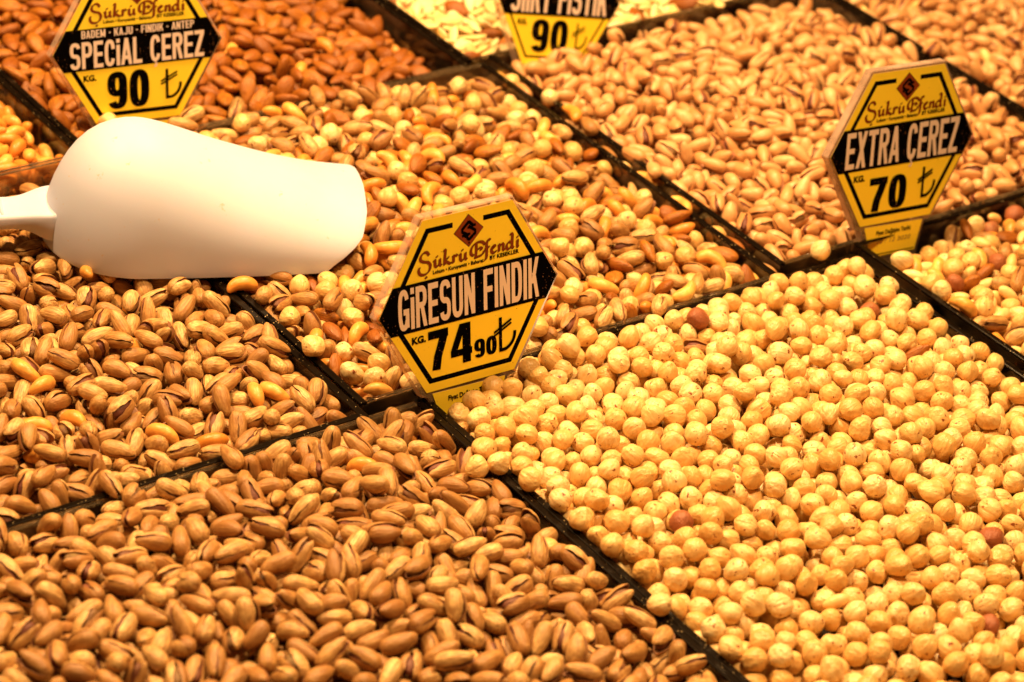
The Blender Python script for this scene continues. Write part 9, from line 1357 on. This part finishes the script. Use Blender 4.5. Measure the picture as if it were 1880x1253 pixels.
def sign(centre, X, up, W, title, price, label, small=None, date=None, kinked=False, thin=1.0):
    X = Vector(X).normalized(); up = Vector(up); up = (up - X * up.dot(X)).normalized(); N = X.cross(up)
    Mt = Matrix((X, up, N)).transposed().to_4x4(); U = W / 2
    Mt.translation = Vector(centre)
    base = Mt @ Matrix.Translation((0, -1.25 * U, 0))
    root = empty('price_sign', mat=base); tag(root, label, 'price sign', 'hexagonal yellow price signs')
    def ch(name, V, F, mats, mi=None):
        V = np.array(V, float); V[:, 1] += 1.25 * U
        return obj(name, mesh(name, V, F, mats, mi, smooth=False), root)
    # acrylic holder with its neck, one outline
    r = 1.035
    P = [(-.5 * r, .866 * r), (-r, 0), (-.53 * r, -.875 * r), (-.475, -.93), (-.35, -1.36), (.35, -1.36), (.43, -.93), (.51 * r, -.875 * r), (r, 0), (.5 * r, .866 * r)]
    V, F, mi = slab(P, -.0068, -.0006, U, bev=.0006); ch('acrylic_holder', V, F, ['sign_clear', 'frost'], mi)
    V, F, mi = slab(hexagon(1.0), -.0004, 0, U); ch('price_card', V, F, ['card', 'frost'], mi)
    tab = [(-.435, -.89), (-.315, -1.25), (.315, -1.25), (.395, -.905)]
    V, F, mi = slab(tab, -.0004, 0, U); ch('date_card', V, F, ['card', 'frost'], mi)
    Y = 1.25 * U
    def done(p, name, mat):
        for v in p.V: v[:, 1] += Y
        return p.obj(name, mat, root)
    u = lambda P: np.array(P) * U
    t2 = .05 * thin
    for sy, yb in ((1, .265), (-1, .20)):
        for sx in (1, -1):
            O = [(.465, .78), (.465 + (.78 - yb) * .5765, yb)]; I = [(.465 - t2 * .62, .78 - t2), (.465 + (.78 - yb) * .5765 - t2 * 1.16, yb)]
            f = lambda a: (a[0] * sx, a[1] * sy)
            e = .17 if sy == 1 else 0.0
            p = Print(.00006); z0 = [f((e, .78)), f(O[0]), f(O[1]), f(I[1]), f(I[0]), f((e, .78 - t2))]
            p.add(u(z0), [(0, 1, 4, 5), (1, 2, 3, 4)]); done(p, 'border_line', 'ink')
    p = Print(.00006); p.add(u([(-.305, -1.235), (.305, -1.235), (.305, -1.222), (-.305, -1.222)]), [(0, 1, 2, 3)]); done(p, 'border_line', 'ink')
    p = Print(.00026); e = .999
    p.poly(u([(-1 * e, 0), (-(1 - .21 / 1.732) * e, -.21), ((1 - .21 / 1.732) * e, -.21), (e, 0), ((1 - .272 / 1.732) * e, .272), (-(1 - .272 / 1.732) * e, .272)])); done(p, 'black_band', 'ink')
    p = Print(.00034)
    if small:
        p.text(small, -.66, .68, .165, .255, U, .09); p.text(title, -.80, .80, -.185, .125, U)
    else: p.text(title, -.79, .795, -.175, .237, U)
    done(p, 'name_lettering', 'white_print')
    # price
    global SW, BW
    SW, BW = .205, .165
    p = Print(.00028)
    for (txt, x0, x1, y0, y1) in price: p.text(txt, x0, x1, y0, y1, U, .06)
    done(p, 'price_lettering', 'ink'); SW, BW = .165, .145
    p = Print(.00040); lira(p, .345, -.645, -.29, U, .034 * (thin if thin > .7 else .8)); done(p, 'lira_symbol', 'ink')
    def sm_(name, body, x, y, h, width, z, mat, **k): return small_text(name, body, x, y + 1.25, h, width, z, mat, root, U, **k)
    sm_('unit_lettering', 'KG.', -.65, -.335, .068, .155, .00030, 'ink', bold=.048)
    sm_('maker_lettering', 'BY KESEKLER', .235, .322, .040, .332, .00030, 'ink', bold=.03)
    sm_('goods_lettering', 'Lokum \u2022 Kuruyemi\u015f \u2022 Baharat', -.40, .318, .036, .565, .00030, 'ink', bold=.032)
    sm_('date_lettering', 'Fiyat De\u011fi\u015fim Tarihi', -.26, -1.0, .050, .49, .00030, 'ink', bold=.03)
    if date: sm_('date_handwriting', date, -.24, -1.105, .05, .48, .00030, 'pen', bold=-.004, shear=.2)
    for dx, dy, z, mat, nm in ((.006, -.007, .00010, 'dark_brown_print', 'brand_shadow'), (0, 0, .00030, 'brown_print', 'brand_lettering')):
        p = Print(z)
        for st in SCRIPT:
            q = smooth(st) * [.0648, .0665] + [-.555 + dx, .386 + dy]
            V, F = ribbon(q * U, .008 * U, .008 * U, nib=(.020 * U, .013 * U)); p.add(V, F)
        done(p, nm, mat)
    # diamond logo
    cx, cy, a, b = .005, .664, .168, .166
    p = Print(.00006); p.poly(u([(cx - a, cy), (cx, cy - b), (cx + a, cy), (cx, cy + b)])); done(p, 'logo_edge', 'dark_brown_print')
    p = Print(.00020); a *= .94; b *= .94; p.poly(u([(cx - a, cy), (cx, cy - b), (cx + a, cy), (cx, cy + b)])); done(p, 'logo_diamond', 'logo')
    p = Print(.00036)
    f = lambda P: [((cx + x * .168) * U, (cy + y * .166) * U) for x, y in P]
    for P in ([(.02, .56), (-.44, .14), (-.44, .0), (.0, -.28)], [(.0, .56), (.30, .26), (.46, .30)], [(-.02, .28), (.43, -.06), (.43, -.20), (-.02, -.55)], [(.02, -.55), (-.30, -.22), (-.46, -.26)], [(.0, .12), (.0, .26)], [(.0, -.12), (.0, -.26)]):
        V, F = ribbon(f(P), .030 * U, .030 * U); p.add(V, F)
    p.poly(f([(-.07, -.72), (0, -.80), (.07, -.72), (0, -.64)]))
    done(p, 'logo_mark', 'ink')
    return root
sign((.0324, .0058, .059), (.999, -.052, .008), (.003, .214, .979), .1228, 'GiRESUN FINDIK',
     [('74', -.47, .02, -.655, -.25), ('90', .045, .30, -.645, -.455)], 'yellow hexagonal price sign reading GiRESUN FINDIK 74,90 at the corner of the hazelnut tray', date='  /  /')
sign((.4062, .0303, .0608), (.995, -.096, -.032), (.051, .2, .98), .1215, 'EXTRA ÇEREZ',
     [('70', -.415, .114, -.715, -.325)], 'yellow hexagonal price sign reading EXTRA CEREZ 70 standing over the right mixed-nut tray', date='10 / 12 2020')
sign((.0212, .3695, .0527), (.986, -.166, -.006), (.036, .179, .985), .118, 'SPECiAL ÇEREZ',
     [('90', -.37, .13, -.70, -.26)], 'yellow hexagonal price sign reading SPECiAL CEREZ 90 behind the white scoop', small='BADEM - KAJU - FINDIK - ANTEP')
sign((.3621, .3439, .0345), (.976, -.102, -.195), (.217, .284, .936), .1102, 'SiiRT FISTIK',
     [('90', -.40, .20, -.70, -.26)], 'yellow hexagonal price sign reading FISTIK 90 cut off by the top edge', thin=.6)

# ------------------------------------------------------------------ white scoop, lying mouth down across two trays
ORG = np.array((-0.08759149, 0.18341676, 0.004)); D = np.array((0.92903455, -0.36999297, 0)); Bv = np.array((0.36999297, 0.92903455, 0)); WM = .056
st_s = [-47.6, -47.2, -46.2, -44.5, -42, -38.5, -34, -29, -23, -16, -8, 0, 12, 24, 37, 49, 61, 74, 86, 98, 111, 123, 135, 148, 160]
st_w = [0.5, 7, 13, 19, 25, 31, 37, 42.5, 47.5, 51.5, 54, 56, 56.6, 57.2, 57.6, 57.8, 58, 58.2, 58.2, 57.9, 57.6, 57.3, 57.2, 57.2, 57.2]
st_h = [0.5, 10, 18, 26, 33.5, 42, 50, 58, 65, 71, 74.8, 76.4, 75.6, 72.2, 67.1, 61.9, 56.6, 51.7, 47, 42.7, 38.8, 35.2, 32.6, 30.3, 28.3]
th = np.linspace(0, np.pi, 61)
send = np.interp(np.degrees(th), [0, 7, 14, 24, 35, 60, 90, 120, 150, 166, 180], [121, 126, 132, 139, 145, 151, 154.5, 155.5, 152, 145, 136])
us = np.concatenate([np.array([0, .002, .006, .014, .026, .042, .062, .085, .11, .14, .18, .22]), np.linspace(.27, 1, 34)])
V = []
for u in us:
    for j, t in enumerate(th):
        s = -47.6 + (send[j] + 47.6) * u
        w = np.interp(s, st_s, st_w); h = np.interp(s, st_s, st_h)
        cz = abs(np.sin(t)) ** .92
        V.append(ORG + D * s * .001 + Bv * (WM - w * .001 * np.cos(t)) + np.array([0, 0, h * .001 * cz]))
V = np.array(V)
# smooth the station kinks a little along the scoop
G = V.reshape(len(us), len(th), 3)
for _ in range(3): G[2:-2] = (G[1:-3] + 2 * G[2:-2] + G[3:-1]) / 4
V = G.reshape(-1, 3)
Ms = Matrix((D, Bv, (0, 0, 1))).transposed().to_4x4(); Ms.translation = Vector(ORG + Bv * WM)
root = empty('scoop', mat=Ms); tag(root, 'white plastic scoop lying upside down on the pistachios and mixed nuts', 'scoop')
inv = np.array(Ms.inverted())
loc = lambda P: (np.c_[P, np.ones(len(P))] @ inv.T)[:, :3]
F = grid_faces(len(us), len(th), False)
bowl = obj('bowl', mesh('bowl', loc(V), [f[::-1] for f in F], ['scoop']), root)
m = bowl.modifiers.new('thickness', 'SOLIDIFY'); m.thickness = .0024; m.offset = -1
m = bowl.modifiers.new('soft_edge', 'BEVEL'); m.width = .0009; m.segments = 3; m.limit_method = 'ANGLE'; m.angle_limit = math.radians(50)
# handle: a downward open channel with a pinched neck
hs = [-40, -47, -52, -57, -62, -68, -76, -90, -120, -150, -160, -166]
hw = [19.5, 19, 16.8, 14.8, 13.4, 12.9, 13.4, 15, 16, 16, 14, 8]
hz = [25, 24.4, 23.4, 22.2, 21.4, 21, 21, 21.6, 22, 21, 20.4, 19.5]
hk = [18, 17, 13, 10, 8.6, 8, 8.2, 9, 9.5, 9.5, 9, 8]
V = []; sec = None
ss = np.linspace(hs[0], hs[-1], 60)
for s in ss:
    w, z, k = [np.interp(-s, [-q for q in hs], hv) for hv in (hw, hz, hk)]
    r = 2.2; sec = [(-w - .8, z - k), (-w, z - r), (-w + r * .3, z - r * .3), (-w + r, z), (-w * .5, z - .5), (0, z - .7), (w * .5, z - .5), (w - r, z), (w - r * .3, z - r * .3), (w, z - r), (w + .8, z - k)]
    for (a, b) in sec: V.append((s * .001, a * .001, b * .001))
n = len(sec); G = np.array(V).reshape(len(ss), n, 3)
for _ in range(4): G[1:-1] = (G[:-2] + 2 * G[1:-1] + G[2:]) / 4
hd = obj('handle', mesh('handle', G.reshape(-1, 3), grid_faces(len(ss), n, False), ['scoop']), root)
m = hd.modifiers.new('thickness', 'SOLIDIFY'); m.thickness = .0022; m.offset = 1 if False else -1
V, F = bevel_box((-.0735, -.0095, .0198), (-.0718, .0095, .0216), .0006); obj('rib', mesh('rib', V, F, ['scoop']), hd)
